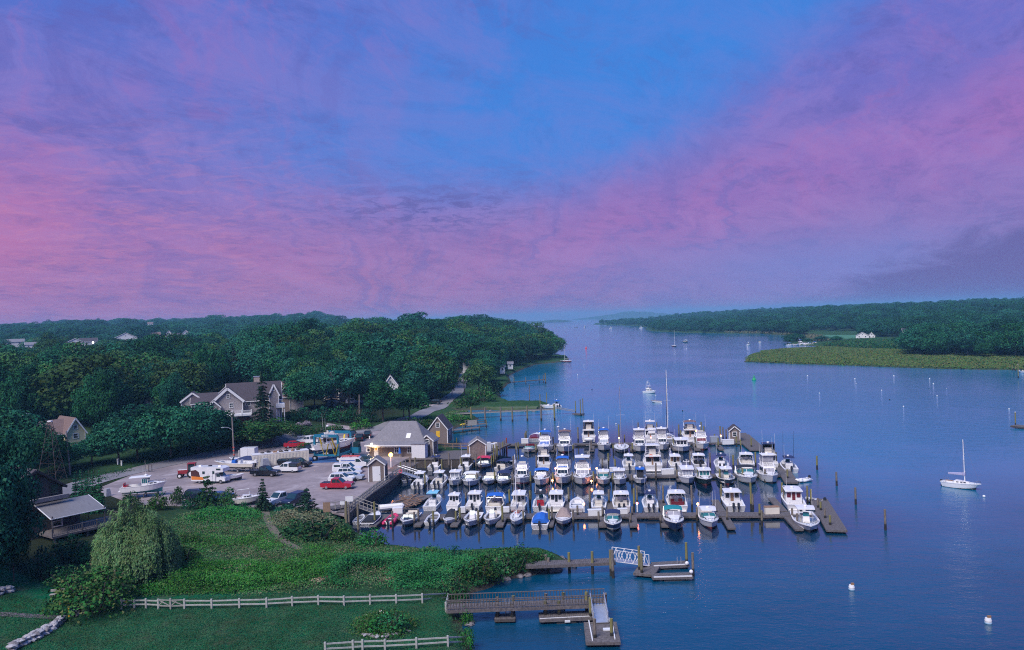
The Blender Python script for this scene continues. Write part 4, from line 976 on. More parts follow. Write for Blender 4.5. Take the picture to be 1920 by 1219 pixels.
def boat(T_, L, B, top=WHITE, acc=C_BLUE, bot=BOTTOM, stripe=None, **k):
 """returns a root Empty with the parts of a boat of type T_ at its waterline centre, bow +x"""
 root = link('boat', None); root.empty_display_size = .1
 if T_ == 'infl': return inflatable(root, L, B, acc, k)
 fb = k.get('fb', {'cc': .95, 'skiff': .62, 'bow': .85, 'cover': .85, 'cuddy': 1.05, 'exp': 1.25, 'pilot': 1.15, 'trawl': 1.25, 'fly': 1.45, 'tower': 1.5, 'sail': .95, 'hard': 1.2}[T_])
 half, sheer = hull_fn(L, B, fb, 'sail' if T_ == 'sail' else 'power')
 hull_part(root, L, B, fb, 'sail' if T_ == 'sail' else 'power', top, bot, stripe or top)
 X = lambda t: -L / 2 + L * t
 g = MB(); ring(g, half, sheer, L, .0, 1.0, .03, .0, 12, .09, 0, .12); g.bar((X(0), -half(0), sheer(0)), (X(0), half(0), sheer(0)), .12, .09)
 g.build('gunwale', k.get('rub', WHITE), root)
 dk = MB()
 gl = k.get('gl', GLASST); nm = k.get('motors', 1); ow = k.get('motor_mat', OUTB)
 def motors(n, sc=1.0):
  for i in range(n): outboard(root, X(0) - .05, (i - (n - 1) / 2) * .75, sheer(0) * .55, ow, sc)
 if T_ in ('cc', 'skiff'):
  deck_surf(dk, half, sheer, L, .80, .995); dk.build('foredeck', NONSKID, root)
  cockpit(root, half, sheer, L, .02, .80, .28, NONSKID, WHITE if T_ == 'cc' else k.get('liner', WHITE))
  if T_ == 'cc':
   xc = X(.50); console(root, xc, .28, min(1.1, B * .38), 1.0, 1.1, k.get('cons', WHITE), gl); seat(root, xc - 1.35, .28, min(1.3, B * .45), k.get('seat', WHITE))
   f = MB(); f.box((xc + .85, 0, .5), (.5, .7, .45)); f.build('console_seat', VINYL, root)
   if k.get('ttop', True):
    ttop(root, xc - 1.75, xc + .75, B * .36, .3, 2.55, acc)
    if k.get('enc'):
     e = MB(); e.slab([(xc + .55, -B * .25, 1.0), (xc + .55, B * .25, 1.0), (xc + .2, B * .25, 2.45), (xc + .2, -B * .25, 2.45)], .03); e.build('enclosure', k['enc'], root)
    dome(root, xc - .4, 0, 2.62, .24)
    if k.get('rigs'):
     for s in (-1, 1): antenna(root, xc - .8, s * B * .34, 2.4, 5.2, .12, 'outrigger', BLACK, .03)
    antenna(root, xc - 1.4, B * .3, 2.55, 2.4)
  else:
   for t in (.28, .55):
    s = MB(); s.box((X(t), 0, .55), (.3, half(t) * 1.7, .06)); s.build('thwart', k.get('liner', WHITE), root)
   if k.get('cons'): console(root, X(.42), .28, .7, .7, .85, k['cons'], gl)
  rail(root, half, sheer, L, .66, .97, .28) if T_ == 'cc' else None
  motors(nm, k.get('msc', 1.0))
 elif T_ in ('bow', 'cover'):
  t1 = .58; deck_surf(dk, half, sheer, L, t1, .995, crown=.14); dk.build('foredeck', k.get('deck', WHITE), root)
  cockpit(root, half, sheer, L, .02, t1, .30, NONSKID, k.get('liner', VINYL))
  if T_ == 'bow':
   wind3(root, X(t1) + .25, X(t1) - .75, half(t1) * .82, half(.45) * .9, sheer(t1), .52, gl, k.get('frame', BLACK))
   if k.get('arch'):
    a = MB(); xa = X(.34); a.tube([(xa, -half(.34), sheer(.3)), (xa - .3, -half(.34) * .9, sheer(.3) + .95), (xa - .3, half(.34) * .9, sheer(.3) + .95), (xa, half(.34), sheer(.3))], .09, 5); a.build('radar_arch', k.get('archm', BLACK), root)
   if acc is not None and k.get('bim', True): bimini(root, X(.12), X(.56), half(.3) * .95, 2.15, sheer(.3), acc)
   seat(root, X(.12), .3, B * .7, k.get('seat', VINYL), 'stern_bench')
   for y in (-.55, .55): s = MB(); s.box((X(.38), y * B / 2.4, .62), (.55, .5, .55)); s.box((X(.38) - .25, y * B / 2.4, 1.02), (.1, .5, .5)); s.build('helm_seat', k.get('seat', VINYL), root)
   pl = MB(); pl.poly([(X(.66), -half(.66) * .55), (X(.86), -half(.86) * .5), (X(.86), half(.86) * .5), (X(.66), half(.66) * .55)], sheer(.75) + .02, sheer(.75) + .2); pl.build('bow_cushion', k.get('patch', NONSKID), root)
  else:
   mb = MB(); n = 6; vs = []; ta, tb = k.get('cov', (.02, .66)); pk_ = k.get('peak', .8)
   for i in range(n + 1):
    f = i / n; t = ta + (tb - ta) * f; hb = half(t) + .03; z = sheer(t) + .03; pz = pk_ * (.35 + .65 * math.sin(math.pi * min(1, f * 1.0 + .12))) * (1 if f < .95 else .25)
    vs += [(X(t), -hb, z - .08), (X(t), -hb * .93, z + .05), (X(t), -hb * .45, z + pz * .82), (X(t), 0, z + pz), (X(t), hb * .45, z + pz * .82), (X(t), hb * .93, z + .05), (X(t), hb, z - .08)]
   fs = [(i * 7 + q, (i + 1) * 7 + q, (i + 1) * 7 + q + 1, i * 7 + q + 1) for i in range(n) for q in range(6)] + [tuple(range(7)), tuple(n * 7 + q for q in range(6, -1, -1))]
   mb.add(vs, fs); mb.build('cover', acc, root)
  rail(root, half, sheer, L, .62, .97, .22); motors(nm)
  if k.get('plate'):
   p_ = MB(); p_.box((X(0) - .03, 0, .45), (.02, .55, .16)); p_.build('name_plate', k['plate'], root)
 elif T_ in ('cuddy', 'exp', 'hard'):
  t1 = {'cuddy': .50, 'exp': .44, 'hard': .46}[T_]
  deck_surf(dk, half, sheer, L, t1, .995, crown=.10); dk.build('foredeck', NONSKID, root)
  trunk_cabin(root, half, sheer, L, t1, .90, .30 if T_ == 'cuddy' else .48); hh = sheer(t1) + (.30 if T_ == 'cuddy' else .48)
  cockpit(root, half, sheer, L, .02, t1, .38, k.get('floor', NONSKID), k.get('liner', VINYL if T_ == 'exp' else WHITE))
  hatch(root, X(.74), sheer(.74) + (.3 if T_ == 'exp' else .22), .5)
  wind3(root, X(t1) + .75, X(t1) - .75, half(t1) * .70, half(t1 - .06) * .92, hh - .16, .68 if T_ == 'exp' else .62, gl, k.get('frame', WHITE))
  zt = hh + .95 if T_ == 'cuddy' else hh + 1.0
  if T_ == 'hard' or k.get('hardtop'):
   roof_slab(root, 'hard_top', X(t1) - 2.1, X(t1) + .55, half(t1) * .86, zt, k.get('roofm', WHITE), .09, .07, .9); fr = MB()
   for s in (-1, 1):
    fr.cyl((X(t1) - .5, s * half(t1) * .86, hh - .1), (X(t1) - .2, s * half(t1) * .80, zt - .06), .05, n=5); fr.cyl((X(t1) - 1.9, s * half(t1) * .88, sheer(.25)), (X(t1) - 1.7, s * half(t1) * .80, zt - .06), .05, n=5)
   fr.build('hard_top_frame', WHITE, root); dome(root, X(t1) - .8, 0, zt + .02); antenna(root, X(t1) - 1.2, half(t1) * .6, zt, 2.4)
   if k.get('enc'):
    e = MB(); e.slab([(X(t1) + .05, -half(t1) * .66, hh + .38), (X(t1) + .05, half(t1) * .66, hh + .38), (X(t1) + .12, half(t1) * .62, zt - .1), (X(t1) + .12, -half(t1) * .62, zt - .1)], .02); e.build('enclosure', k['enc'], root)
  elif acc is not None:
   bimini(root, X(t1) - 2.3, X(t1) + .25, half(t1) * .9, zt + .05, sheer(.3), acc)
   if T_ == 'exp':
    a = MB(); xa = X(t1) - 1.6
    a.tube([(xa - .2, -half(.3), sheer(.3)), (xa - .6, -half(.3) * .88, sheer(.3) + 1.1), (xa - .6, half(.3) * .88, sheer(.3) + 1.1), (xa - .2, half(.3), sheer(.3))], .11, 5); a.build('radar_arch', WHITE, root); dome(root, xa - .6, 0, sheer(.3) + 1.2, .24)
  for y in (-1, 1): s = MB(); s.box((X(t1) - .7, y * B * .2, .85), (.6, .6, .9)); s.build('helm_seat', k.get('seat', VINYL), root)
  seat(root, X(.09), .38, B * .62, k.get('seat', VINYL), 'stern_bench')
  sp_ = MB(); sp_.box((X(0) - .3, 0, .22), (.6, B * .74, .1)); sp_.build('swim_platform', WHITE, root) if not nm else None
  rail(root, half, sheer, L, .52, .975, .45)
  if k.get('ants'):
   for s in (-1, 1): antenna(root, X(t1) - .9, s * half(t1) * .85, hh + .3, 3.2, .06)
  motors(nm)
 elif T_ in ('pilot', 'trawl'):
  t1 = k.get('t1', .62 if T_ == 'pilot' else .66); t0 = k.get('t0', .34 if T_ == 'pilot' else .30)
  deck_surf(dk, half, sheer, L, t1 - .04, .995, crown=.10); dk.build('foredeck', NONSKID, root)
  if T_ == 'pilot': trunk_cabin(root, half, sheer, L, t1 - .02, .88, .36)
  cockpit(root, half, sheer, L, .02, t1 - .03, .42, k.get('floor', NONSKID), WHITE)
  hw0, hw1 = half(t0) * .82, half(t1) * .78; zc0 = .40; zc1 = sheer(t1) + k.get('ch', 1.35)
  q = cabin_q(X(t0), X(t1), hw0, hw1, hw0 * .93, hw1 * .90, zc0, zc1, .22, .02); c = cabin(root, 'pilothouse', q, k.get('cab', WHITE))
  zf = (sheer(t1) + .35 - zc0) / (zc1 - zc0); npn = k.get('panes', 3)
  for i in range(npn):
   u0 = .06 + .88 * i / npn + .02; u1 = .06 + .88 * (i + 1) / npn - .03; pane(c, q, 3, u0, u1, zf, .90, gl)
  for fc in (2, 4):
   for i in range(3): pane(c, q, fc, .08 + .29 * i, .08 + .29 * i + .22, zf, .88, gl)
  for u0, u1 in ((.08, .32), (.68, .92)): pane(c, q, 5, u0, u1, zf * .95, .86, k.get('aftgl', GLASS))
  d_ = pane(c, q, 5, .40, .60, .06, .88, k.get('door', GLASS), 'cabin_door')
  roof_slab(root, 'cabin_roof', X(t0) - k.get('over', .5), X(t1) + .22, hw0 * 1.06, zc1 + .06, k.get('roofm', WHITE), .08, .07, .93)
  dome(root, X((t0 + t1) / 2), 0, zc1 + .14, .26)
  for s in (-1, 1): antenna(root, X(t0) + .3, s * hw0 * .8, zc1 + .06, 2.6 if s > 0 else 1.9)
  if k.get('mast'):
   m_ = MB(); xm = X((t0 + t1) / 2) - .3; m_.cyl((xm, 0, zc1), (xm, 0, zc1 + 1.5), .06, n=6); m_.bar((xm, -.5, zc1 + 1.0), (xm, .5, zc1 + 1.0), .08, .08); m_.ball((xm, -.5, zc1 + 1.1), .12, 6, 4); m_.ball((xm, .5, zc1 + 1.1), .12, 6, 4); m_.build('signal_mast', WHITE, root)
  if k.get('roofdinghy'):
   dmb = MB(); dmb.ball((X(t0) + .8, 0, zc1 + .3), .55, 8, 4, sc=(1.6, .8, .5)); dmb.build('liferaft_canister', WHITE, root)
  rail(root, half, sheer, L, .60, .975, .5)
  seat(root, X(.08), .42, B * .55, k.get('seat', WHITE), 'stern_bench'); motors(nm)
  if not nm:
   sp_ = MB(); sp_.box((X(0) - .28, 0, .22), (.55, B * .74, .1)); sp_.build('swim_platform', k.get('plat', WHITE), root)
 elif T_ in ('fly', 'tower'):
  t0, t1 = k.get('t0', .26), k.get('t1', .60)
  deck_surf(dk, half, sheer, L, t1 - .1, .995, crown=.12); dk.build('foredeck', NONSKID, root); trunk_cabin(root, half, sheer, L, t1 - .04, .90, .38)
  hatch(root, X(.78), sheer(.78) + .26, .45)
  cockpit(root, half, sheer, L, .02, t1 - .1, .45, k.get('floor', NONSKID), k.get('liner', WHITE))
  hw0, hw1 = half(t0) * .86, half(t1) * .74; zc0 = .45; zc1 = sheer(t1) + 1.25
  q = cabin_q(X(t0), X(t1) + .5, hw0, hw1, hw0 * .95, hw1 * .86, zc0, zc1, .95, .02); c = cabin(root, 'cabin', q, k.get('cab', WHITE))
  zf = (sheer(t1) + .42 - zc0) / (zc1 - zc0)
  fw_ = k.get('fwin', GLASS)
  for i in range(3): pane(c, q, 3, .05 + .305 * i, .05 + .305 * i + .285, zf, .88, fw_, 'front_window')
  for fc in (2, 4):
   for i in range(2): pane(c, q, fc, .08 + .40 * i, .08 + .40 * i + .36, zf, .86, fw_ if k.get('band') else GLASS)
  pane(c, q, 5, .06, .40, .46, .88, GLASS); pane(c, q, 5, .56, .94, .46, .88, GLASS); pane(c, q, 5, .42, .54, .04, .88, k.get('door', TEAK), 'cabin_door')
  x0, x1 = X(t0) - k.get('over', .9), X(t1) - .75; wb = hw0 * .98
  roof_slab(root, 'bridge_deck', x0, x1 + .25, wb * 1.04, zc1 + .08, WHITE, .09, .03, .9)
  fq = cabin_q(x0 + 1.1, x1 + .1, wb * .97, wb * .80, wb * .93, wb * .74, zc1 + .08, zc1 + .78, .45, .0)
  mb = MB(); a = fq; inn = [(x, y * .9, z) for x, y, z in fq]
  mb.add(a, [CF[3], CF[2], CF[4]]); mb.add(inn, [tuple(reversed(CF[3])), tuple(reversed(CF[2])), tuple(reversed(CF[4]))])
  mb.add([a[4], a[5], a[6], a[7], inn[4], inn[5], inn[6], inn[7]], [(0, 1, 5, 4), (1, 2, 6, 5), (2, 3, 7, 6)]); fbr = mb.build('flybridge', WHITE, root)
  pane(fbr, fq, 3, .1, .9, .15, .35, k.get('trim', WHITE), 'bridge_trim') if k.get('trim') else None
  sw = MB(); sw.slab([(x1 - .34, -wb * .7, zc1 + .78), (x1 - .34, wb * .7, zc1 + .78), (x1 - .62, wb * .62, zc1 + 1.1), (x1 - .62, -wb * .62, zc1 + 1.1)], .025); sw.build('bridge_windscreen', CLEARV, root)
  s = MB(); s.box((x0 + 1.9, 0, zc1 + .45), (.6, 1.3, .65)); s.box((x0 + 1.62, 0, zc1 + .95), (.12, 1.3, .6)); s.build('bridge_seat', k.get('seat', VINYL), root)
  hc = MB(); hc.box((x1 - .75, 0, zc1 + .55), (.5, 1.0, .85)); hc.build('helm_console', WHITE, root)
  zt = zc1 + 2.1
  if k.get('rooff') == 'hard':
   roof_slab(root, 'hard_top', x0 + .7, x1 + .05, wb * .95, zt, k.get('topm', WHITE), .09, .07, .9)
   if k.get('encl'):
    e = MB(); e.slab([(x1 - .3, -wb * .7, zc1 + .8), (x1 - .3, wb * .7, zc1 + .8), (x1 - .35, wb * .75, zt - .1), (x1 - .35, -wb * .75, zt - .1)], .025)
    for s_ in (-1, 1):
     q2 = [(x0 + 1.0, s_ * wb * .9, zc1 + .8), (x1 - .35, s_ * wb * .74, zc1 + .8), (x1 - .38, s_ * wb * .78, zt - .1), (x0 + 1.0, s_ * wb * .9, zt - .1)]
     e.slab(q2 if s_ < 0 else q2[::-1], .02)
    e.build('enclosure', k['encl'], root)
  elif acc is not None:
   bimini(root, x0 + .6, x1 + .1, wb * .92, zt, zc1 + .7, acc)
   if k.get('encl'):
    e = MB(); e.slab([(x1 - .3, -wb * .7, zc1 + .8), (x1 - .3, wb * .7, zc1 + .8), (x1 - .2, wb * .8, zt - .28), (x1 - .2, -wb * .8, zt - .28)], .025); e.build('enclosure', k['encl'], root)
  fr = MB()
  for s_ in (-1, 1):
   for xx in (x0 + .9, x1 - .5): fr.cyl((xx, s_ * wb * .86, zc1 + .1), (xx, s_ * wb * .86, zt - .1), .032, n=4)
  for s_ in (-1, 1): fr.tube([(x0 + 1.1, s_ * wb * .98, zc1 + .75), (x0 + .05, s_ * wb * .98, zc1 + .8), (x0 + .05, 0, zc1 + .8)], .026, 4)
  fr.build('bridge_frame', WHITE if T_ == 'tower' else CHROME, root)
  if T_ == 'tower':
   tw = MB(); tz = zt + 2.3
   for s_ in (-1, 1):
    for xx in (x0 + .7, x1 + .0): tw.cyl((xx, s_ * wb * 1.02, .9 if xx > x0 + 1 else zc1), (x0 + 1.6 + (.3 if xx > x0 + 1 else -.5), s_ * wb * .52, tz), .05, n=5)
   for zz in (zt + .5, zt + 1.4, tz):
    f = (zz - zt) / 2.3; ww = wb * (.86 - .32 * f)
    tw.tube([(x0 + .9 + f * .3, -ww, zz), (x1 - .4 - f * .5, -ww, zz), (x1 - .4 - f * .5, ww, zz), (x0 + .9 + f * .3, ww, zz), (x0 + .9 + f * .3, -ww, zz)], .035, 4)
   tw.build('tuna_tower', WHITE, root); roof_slab(root, 'tower_top', x0 + 1.0, x0 + 2.3, wb * .55, tz + 1.0, WHITE, .06, .04, .95)
   bx = MB(); bx.box((x0 + 1.6, 0, tz + .3), (.9, wb * .9, .5)); bx.build('tower_buoyancy_box', WHITE, root)
   lr = MB();
   for i in range(10):
    a0 = 6.283 * i / 10; a1 = 6.283 * (i + 1) / 10; lr.cyl((X(t0) - .12, .35 + .34 * math.cos(a0), zc1 - .1 + .34 * math.sin(a0)), (X(t0) - .12, .35 + .34 * math.cos(a1), zc1 - .1 + .34 * math.sin(a1)), .07, n=5)
   lr.build('life_ring', paint((.7, .08, .02), .6), root)
  else: dome(root, x0 + 1.6, 0, zt + .05, .28)
  for s_ in (-1, 1): antenna(root, x0 + .9, s_ * wb * .9, zt - .2, 3.0 if s_ > 0 else 2.2, .05)
  if k.get('rdome'):
   p_ = MB(); p_.cyl((x0 + .9, -wb * 1.0, zc1), (x0 + .9, -wb * 1.0, zt + .5), .035, n=5); p_.build('dome_post', WHITE, root); dome(root, x0 + .9, -wb * 1.0, zt + .5, .3)
  rail(root, half, sheer, L, .48, .98, .6)
  if k.get('dinghy'):
   dm = MB(); dm.ball((X(0) - .7, 0, .75), 1.0, 8, 5, sc=(.5, 1.3, .45)); dm.build('stern_dinghy', C_WHITE, root)
  if k.get('flag'): flag(root, X(0) + .1, B * .3, sheer(0), 1.9, k['flag'])
  tr = MB(); tr.box((X(0) - .3, 0, .2), (.6, B * .8, .1)); tr.build('swim_platform', k.get('plat', WHITE), root)
 elif T_ == 'sail':
  deck_surf(dk, half, sheer, L, .02, .995, crown=.10, n=12); dk.build('deck', k.get('deck', NONSKID), root)
  tc_ = MB(); n = 5; vs = []
  for i in range(n + 1):
   f = i / n; t = .36 + .36 * f; hb = half(t) * .58 * (1 - .2 * f); hh = .42 * (1 - .55 * f * f); vs += [(X(t), -hb, sheer(t)), (X(t), -hb * .86, sheer(t) + hh), (X(t), hb * .86, sheer(t) + hh), (X(t), hb, sheer(t))]
  tc_.add(vs, [(i * 4 + q, (i + 1) * 4 + q, (i + 1) * 4 + q + 1, i * 4 + q + 1) for i in range(n) for q in range(3)] + [(0, 1, 2, 3), (n * 4 + 3, n * 4 + 2, n * 4 + 1, n * 4)])
  tco = tc_.build('cabin_trunk', WHITE, root)
  pw = MB()
  for s_ in (-1, 1):
   for t in (.44, .54, .62): pw.box((X(t), s_ * half(t) * .56, sheer(t) + .2), (.34, .06, .13))
  pw.build('portlight', GLASS, tco)
  cp = MB(); cp.box((X(.20), 0, sheer(.2) + .13), (L * .22, half(.2) * 1.2, .14)); cp.build('cockpit_coaming', WHITE, root); cf = MB(); cf.box((X(.20), 0, sheer(.2) + .212), (L * .2, half(.2) * .8, .02)); cf.build('cockpit_sole', k.get('sole', TEAK), root)
  if k.get('hatchm'): hatch(root, X(.40), sheer(.4) + .46, .62, k['hatchm'])
  hm_ = k.get('mast', 10.0); xm = X(.60); zm = sheer(.6) + .3; mm = MB(); mm.cyl((xm, 0, zm), (xm - .02 * hm_, 0, zm + hm_), .085, .06, 7); mm.build('mast', k.get('mastm', WHITE), root)
  sp2 = MB(); sp2.bar((xm - .01 * hm_, -B * .3, zm + hm_ * .52), (xm - .01 * hm_, B * .3, zm + hm_ * .52), .05, .03); sp2.build('spreaders', WHITE, root)
  rg_ = MB(); top_ = Vector((xm - .02 * hm_, 0, zm + hm_ * .98))
  for e in ((X(.985), 0, sheer(.98)), (X(.03), 0, sheer(.03))): rg_.cyl(top_, e, .014, n=3)
  for s_ in (-1, 1): rg_.tube([top_, (xm - .01 * hm_, s_ * B * .3, zm + hm_ * .52), (xm - .1, s_ * half(.58) * .95, sheer(.58))], .014, 3)
  rg_.build('rigging', CHROME, root)
  if k.get('furl'):
   fu = MB(); fu.cyl((X(.96), 0, sheer(.96) + .4), top_.lerp(Vector((X(.985), 0, sheer(.98))), .06), .10, .07, 6); fu.build('furled_jib', k['furl'], root)
  bm = MB(); bm.cyl((xm, 0, zm + 1.0), (X(.18), 0, zm + .95), .06, n=6); bm.build('boom', WHITE, root)
  if k.get('scov'):
   sc_ = MB(); n = 6; vs = []
   for i in range(n + 1):
    f = i / n; x = xm + .12 + (X(.16) - xm) * f; r_ = .26 * (1 - .55 * f); zt_ = zm + 1.05
    vs += [(x, -r_ * .7, zt_ - .06), (x, -r_ * .5, zt_ + r_), (x, 0, zt_ + r_ * (1.6 + (1.2 if i == 0 else 0))), (x, r_ * .5, zt_ + r_), (x, r_ * .7, zt_ - .06)]
   sc_.add(vs, [(i * 5 + q, (i + 1) * 5 + q, (i + 1) * 5 + q + 1, i * 5 + q + 1) for i in range(n) for q in range(4)] + [tuple(range(5)), tuple(n * 5 + q for q in range(4, -1, -1))]); sc_.build('sail_cover', k['scov'], root)
  if k.get('dodger'):
   bimini(root, X(.26), X(.42), half(.35) * .7, sheer(.35) + 1.35, sheer(.35) + .3, k['dodger'], 'dodger', .12)
  rail(root, half, sheer, L, .86, .985, .5, 3, 'pulpit'); rail(root, half, sheer, L, .02, .14, .5, 2, 'pushpit')
  if k.get('om'): outboard(root, X(0) + .05, .3, .35, OUTB, .7)
 return root
def inflatable(root, L, B, m, k):
 r = B * .17; mb = MB(); pts = [(-L / 2, -B / 2 + r, .28), (L * .18, -B / 2 + r, .30), (L * .38, -B * .22, .40), (L * .48, 0, .48), (L * .38, B * .22, .40), (L * .18, B / 2 - r, .30), (-L / 2, B / 2 - r, .28)]
 for a, b in zip(pts, pts[1:]): mb.cyl(a, b, r, r, 9)
 for s in (-1, 1): mb.cyl((-L / 2, s * (B / 2 - r), .28), (-L / 2 - .35, s * (B / 2 - r), .28), r, r * .3, 9)
 for p in pts[1:-1]: mb.ball(p, r, 9, 6)
 mb.build('tube', m, root, smooth=True)
 f = MB(); f.poly([(-L / 2 + .1, -B / 2 + r), (L * .18, -B / 2 + r), (L * .4, 0), (L * .18, B / 2 - r), (-L / 2 + .1, B / 2 - r)], .12, .2); f.build('floor', C_GREY, root)
 t = MB(); t.box((-L / 2 + .12, 0, .35), (.08, B - 2 * r, .5)); t.build('transom', WHITE, root)
 s = MB(); s.box((-L * .08, 0, .52), (.3, B * .75, .08)); s.build('thwart', k.get('seat', WHITE), root)
 if k.get('cons'): console(root, L * .08, .2, .55, .5, .75, WHITE, GLASST)
 if k.get('motor', True): outboard(root, -L / 2 + .05, 0, .3, OUTB, .75)
 return root
# ================================================================== the fleet
FLEET = []
VP = 1130
def put(T_, nx, ny, W, face, label, short, L=None, vp=None, rot=0.0, row='', cat=None, name=None, **k):
 p = G(nx, ny, 0); B = W * 1.08 * p.y / F
 L = L or {'skiff': 2.7, 'infl': 2.1, 'cover': 2.65, 'bow': 2.75, 'sail': 3.0}.get(T_, 2.75) * B
 dv = Vector(((vp or VP) / F - 960 / F, 1, 0)).normalized()
 if rot: dv = Matrix.Rotation(rot, 3, 'Z') @ dv
 hd = -dv if face == 'B' else dv
 c = p + dv * (L * (.44 if face == 'B' else .5))
 o = boat(T_, L, B, **k)
 o.name = name or {'sail': 'sailboat', 'infl': 'inflatable_dinghy', 'skiff': 'skiff'}.get(T_, 'motorboat')
 tag(o, label, cat or {'sail': 'sailboat', 'infl': 'inflatable boat'}.get(T_, 'boat'), {'A': 'boats at the front dock', 'B': 'boats at the middle dock', 'C': 'boats at the rear dock'}.get(row))
 o.location = (c.x, c.y, random.uniform(-.03, .03)); o.rotation_euler = (0, 0, math.atan2(hd.y, hd.x))
 FLEET.append((row, nx, ny, short, c, L, B)); return o
put('skiff', 668, 984, 15, 'S', 'narrow white skiff half hidden under the shore gangway', 'the narrow skiff', row='A', liner=C_GREY, nothing=1, motors=0)
put('cover', 688, 990, 27, 'S', 'navy hulled runabout under a black cover with a yellow name plate', 'the black covered runabout', row='A', top=NAVY, stripe=WHITE, acc=C_BLACK, motors=0, cov=(.05, .66), peak=.55, plate=paint((.7, .5, .12)))
put('infl', 727, 985, 22, 'S', 'bright red inflatable boat with a black outboard', 'the red inflatable', row='A', L=4.6, acc=paint((.62, .03, .12), .5))
put('bow', 759, 990, 29, 'B', 'white bowrider with black striped bow and black arch', 'the black striped bowrider', row='A', stripe=paint((.05, .02, .06)), archm=BLACK, arch=1, bim=False, patch=BLACK, motors=0)
put('skiff', 806, 985, 22, 'S', 'small grey open skiff with red cans and outboard', 'the grey skiff with red cans', row='A', liner=paint((.5, .5, .5)), seat=REDP)
put('cover', 839, 988, 24, 'B', 'white runabout with a tall black cockpit cover', 'the tall black covered runabout', row='A', acc=C_BLACK, cov=(.10, .58), peak=1.15, stripe=MAROON)
put('cc', 880, 991, 30, 'B', 'white open center console without top, wide pale deck', 'the topless center console', row='A', ttop=False)
put('cc', 918, 989, 29, 'B', 'white open fishing boat with small console beside a sailboat', 'the small console boat', row='A', ttop=False, seat=VINYL)
put('sail', 966, 989, 26, 'B', 'small white sloop with orange hatch and grey sail cover', 'the small sloop', row='A', hatchm=paint((.55, .10, .03)), mast=9.2, scov=C_GREY, deck=NONSKID, om=1)
put('cover', 1012, 993, 32, 'S', 'navy and white motorboat under a bright blue cover with outboard', 'the bright blue covered boat', row='A', top=WHITE, stripe=NAVY, acc=C_BLUE, cov=(.16, .80), peak=.95, plate=None)
put('cover', 1055, 989, 29, 'B', 'white motorboat with a tan pink cockpit cover', 'the tan covered boat', row='A', acc=C_TAN, cov=(.12, .56), peak=1.2, stripe=MAROON)
put('cuddy', 1150, 999, 31, 'B', 'navy hulled cuddy cruiser with navy canvas top and teal windshield', 'the navy topped cuddy', row='A', top=NAVY, stripe=CREAM, acc=C_NAVY, liner=CREAM)
put('exp', 1268, 999, 35, 'B', 'navy hulled express cruiser with teal canopy at front dock', 'the teal canopied cruiser', row='A', top=NAVY, acc=C_TEAL, motors=0, gl=CLEARV, bot=BLACK)
put('cuddy', 1335, 994, 33, 'B', 'white walkaround with two tall antennas and teal windshield', 'the walkaround with tall antennas', row='A', hardtop=1, ants=1, bot=BOTTOMR)
put('cc', 1520, 1001, 45, 'B', 'largest white center console with broad hardtop at the dock end', 'the largest center console', row='A', acc=WHITE, seat=CREAM, vp=1290, cons=WHITE, stripe=WHITE)
put('cc', 806, 958, 27, 'S', 'white console boat under a pale sky blue bimini', 'the sky blue bimini boat', row='A', acc=C_LBLUE, ttop=True, cons=WHITE, motors=0)
put('pilot', 848, 959, 23, 'S', 'little white pilothouse boat behind dock, outboard off', 'the little pilothouse boat', row='A', L=5.2, motors=0, panes=2, ch=1.15)
put('pilot', 886, 960, 27, 'S', 'white pilothouse boat with red framed door windows and black outboard', 'the outboard pilothouse boat', row='A', motors=1, aftgl=GLASS)
put('exp', 926, 962, 32, 'S', 'white express cruiser with royal blue bimini and lit tan cockpit', 'the royal blue bimini cruiser', row='A', acc=C_BLUE, motors=0, liner=CREAM, floor=TEAK, seat=CREAM)
put('pilot', 971, 960, 28, 'S', 'white downeast boat with cream cabin back behind small sloop', 'the downeast boat', row='A', motors=0, cab=CREAM, over=1.4, plat=BOTTOMR)
put('cc', 1012, 959, 27, 'S', 'white center console with black rod top and red cushions', 'the black rod top console', row='A', acc=C_BLACK, seat=REDP, motors=1)
put('pilot', 1042, 960, 29, 'S', 'white cabin boat with small square panes and cream swim step', 'the square paned cabin boat', row='A', motors=0, plat=CREAM, aftgl=GLASS, door=GLASS, over=.8)
put('skiff', 1081, 960, 26, 'S', 'white open launch with rounded bow behind the dock', 'the open launch', row='A', motors=0, fb=.75)
put('cc', 1123, 960, 27, 'S', 'navy hulled console boat with square white top and antennas', 'the navy console boat', row='A', top=NAVY, acc=WHITE, motors=0, seat=CREAM)
put('hard', 1166, 961, 32, 'S', 'white express boat with two grey outboards and tan seats', 'the twin outboard express', row='A', motors=2, seat=VINYL)
put('cc', 1221, 960, 28, 'S', 'white center console with navy top and twin outboards', 'the navy topped console', row='A', acc=C_NAVY, motors=2)
put('hard', 1272, 960, 35, 'S', 'white cruiser with dark glass bulkhead and rounded hardtop', 'the dark glass cruiser', row='A', motors=0, liner=WHITE, seat=MAROON)
put('pilot', 1380, 960, 35, 'S', 'white pilothouse fishing boat with twin outboards alone behind dock', 'the twin outboard pilothouse', row='A', motors=2, t0=.40, over=.9, door=TEAK)
put('trawl', 1494, 958, 36, 'S', 'white trawler with three dark stern windows and navy transom', 'the navy transom trawler', row='A', motors=0, stripe=NAVY, aftgl=MAROON, door=MAROON, t0=.28, vp=1230)
put('infl', 1545, 944, 16, 'S', 'white inflatable tender outside the front dock end', 'the white tender', row='A', L=2.9, acc=C_WHITE, rot=.9)
put('skiff', 763, 905, 18, 'S', 'small white skiff with black outboard below the main gangway', 'the small white skiff', row='B', rot=.5)
put('cc', 782, 917, 24, 'S', 'white hardtop console with twin black outboards, first in middle row', 'the first twin outboard console', row='B', motors=2, acc=WHITE, L=7.2)
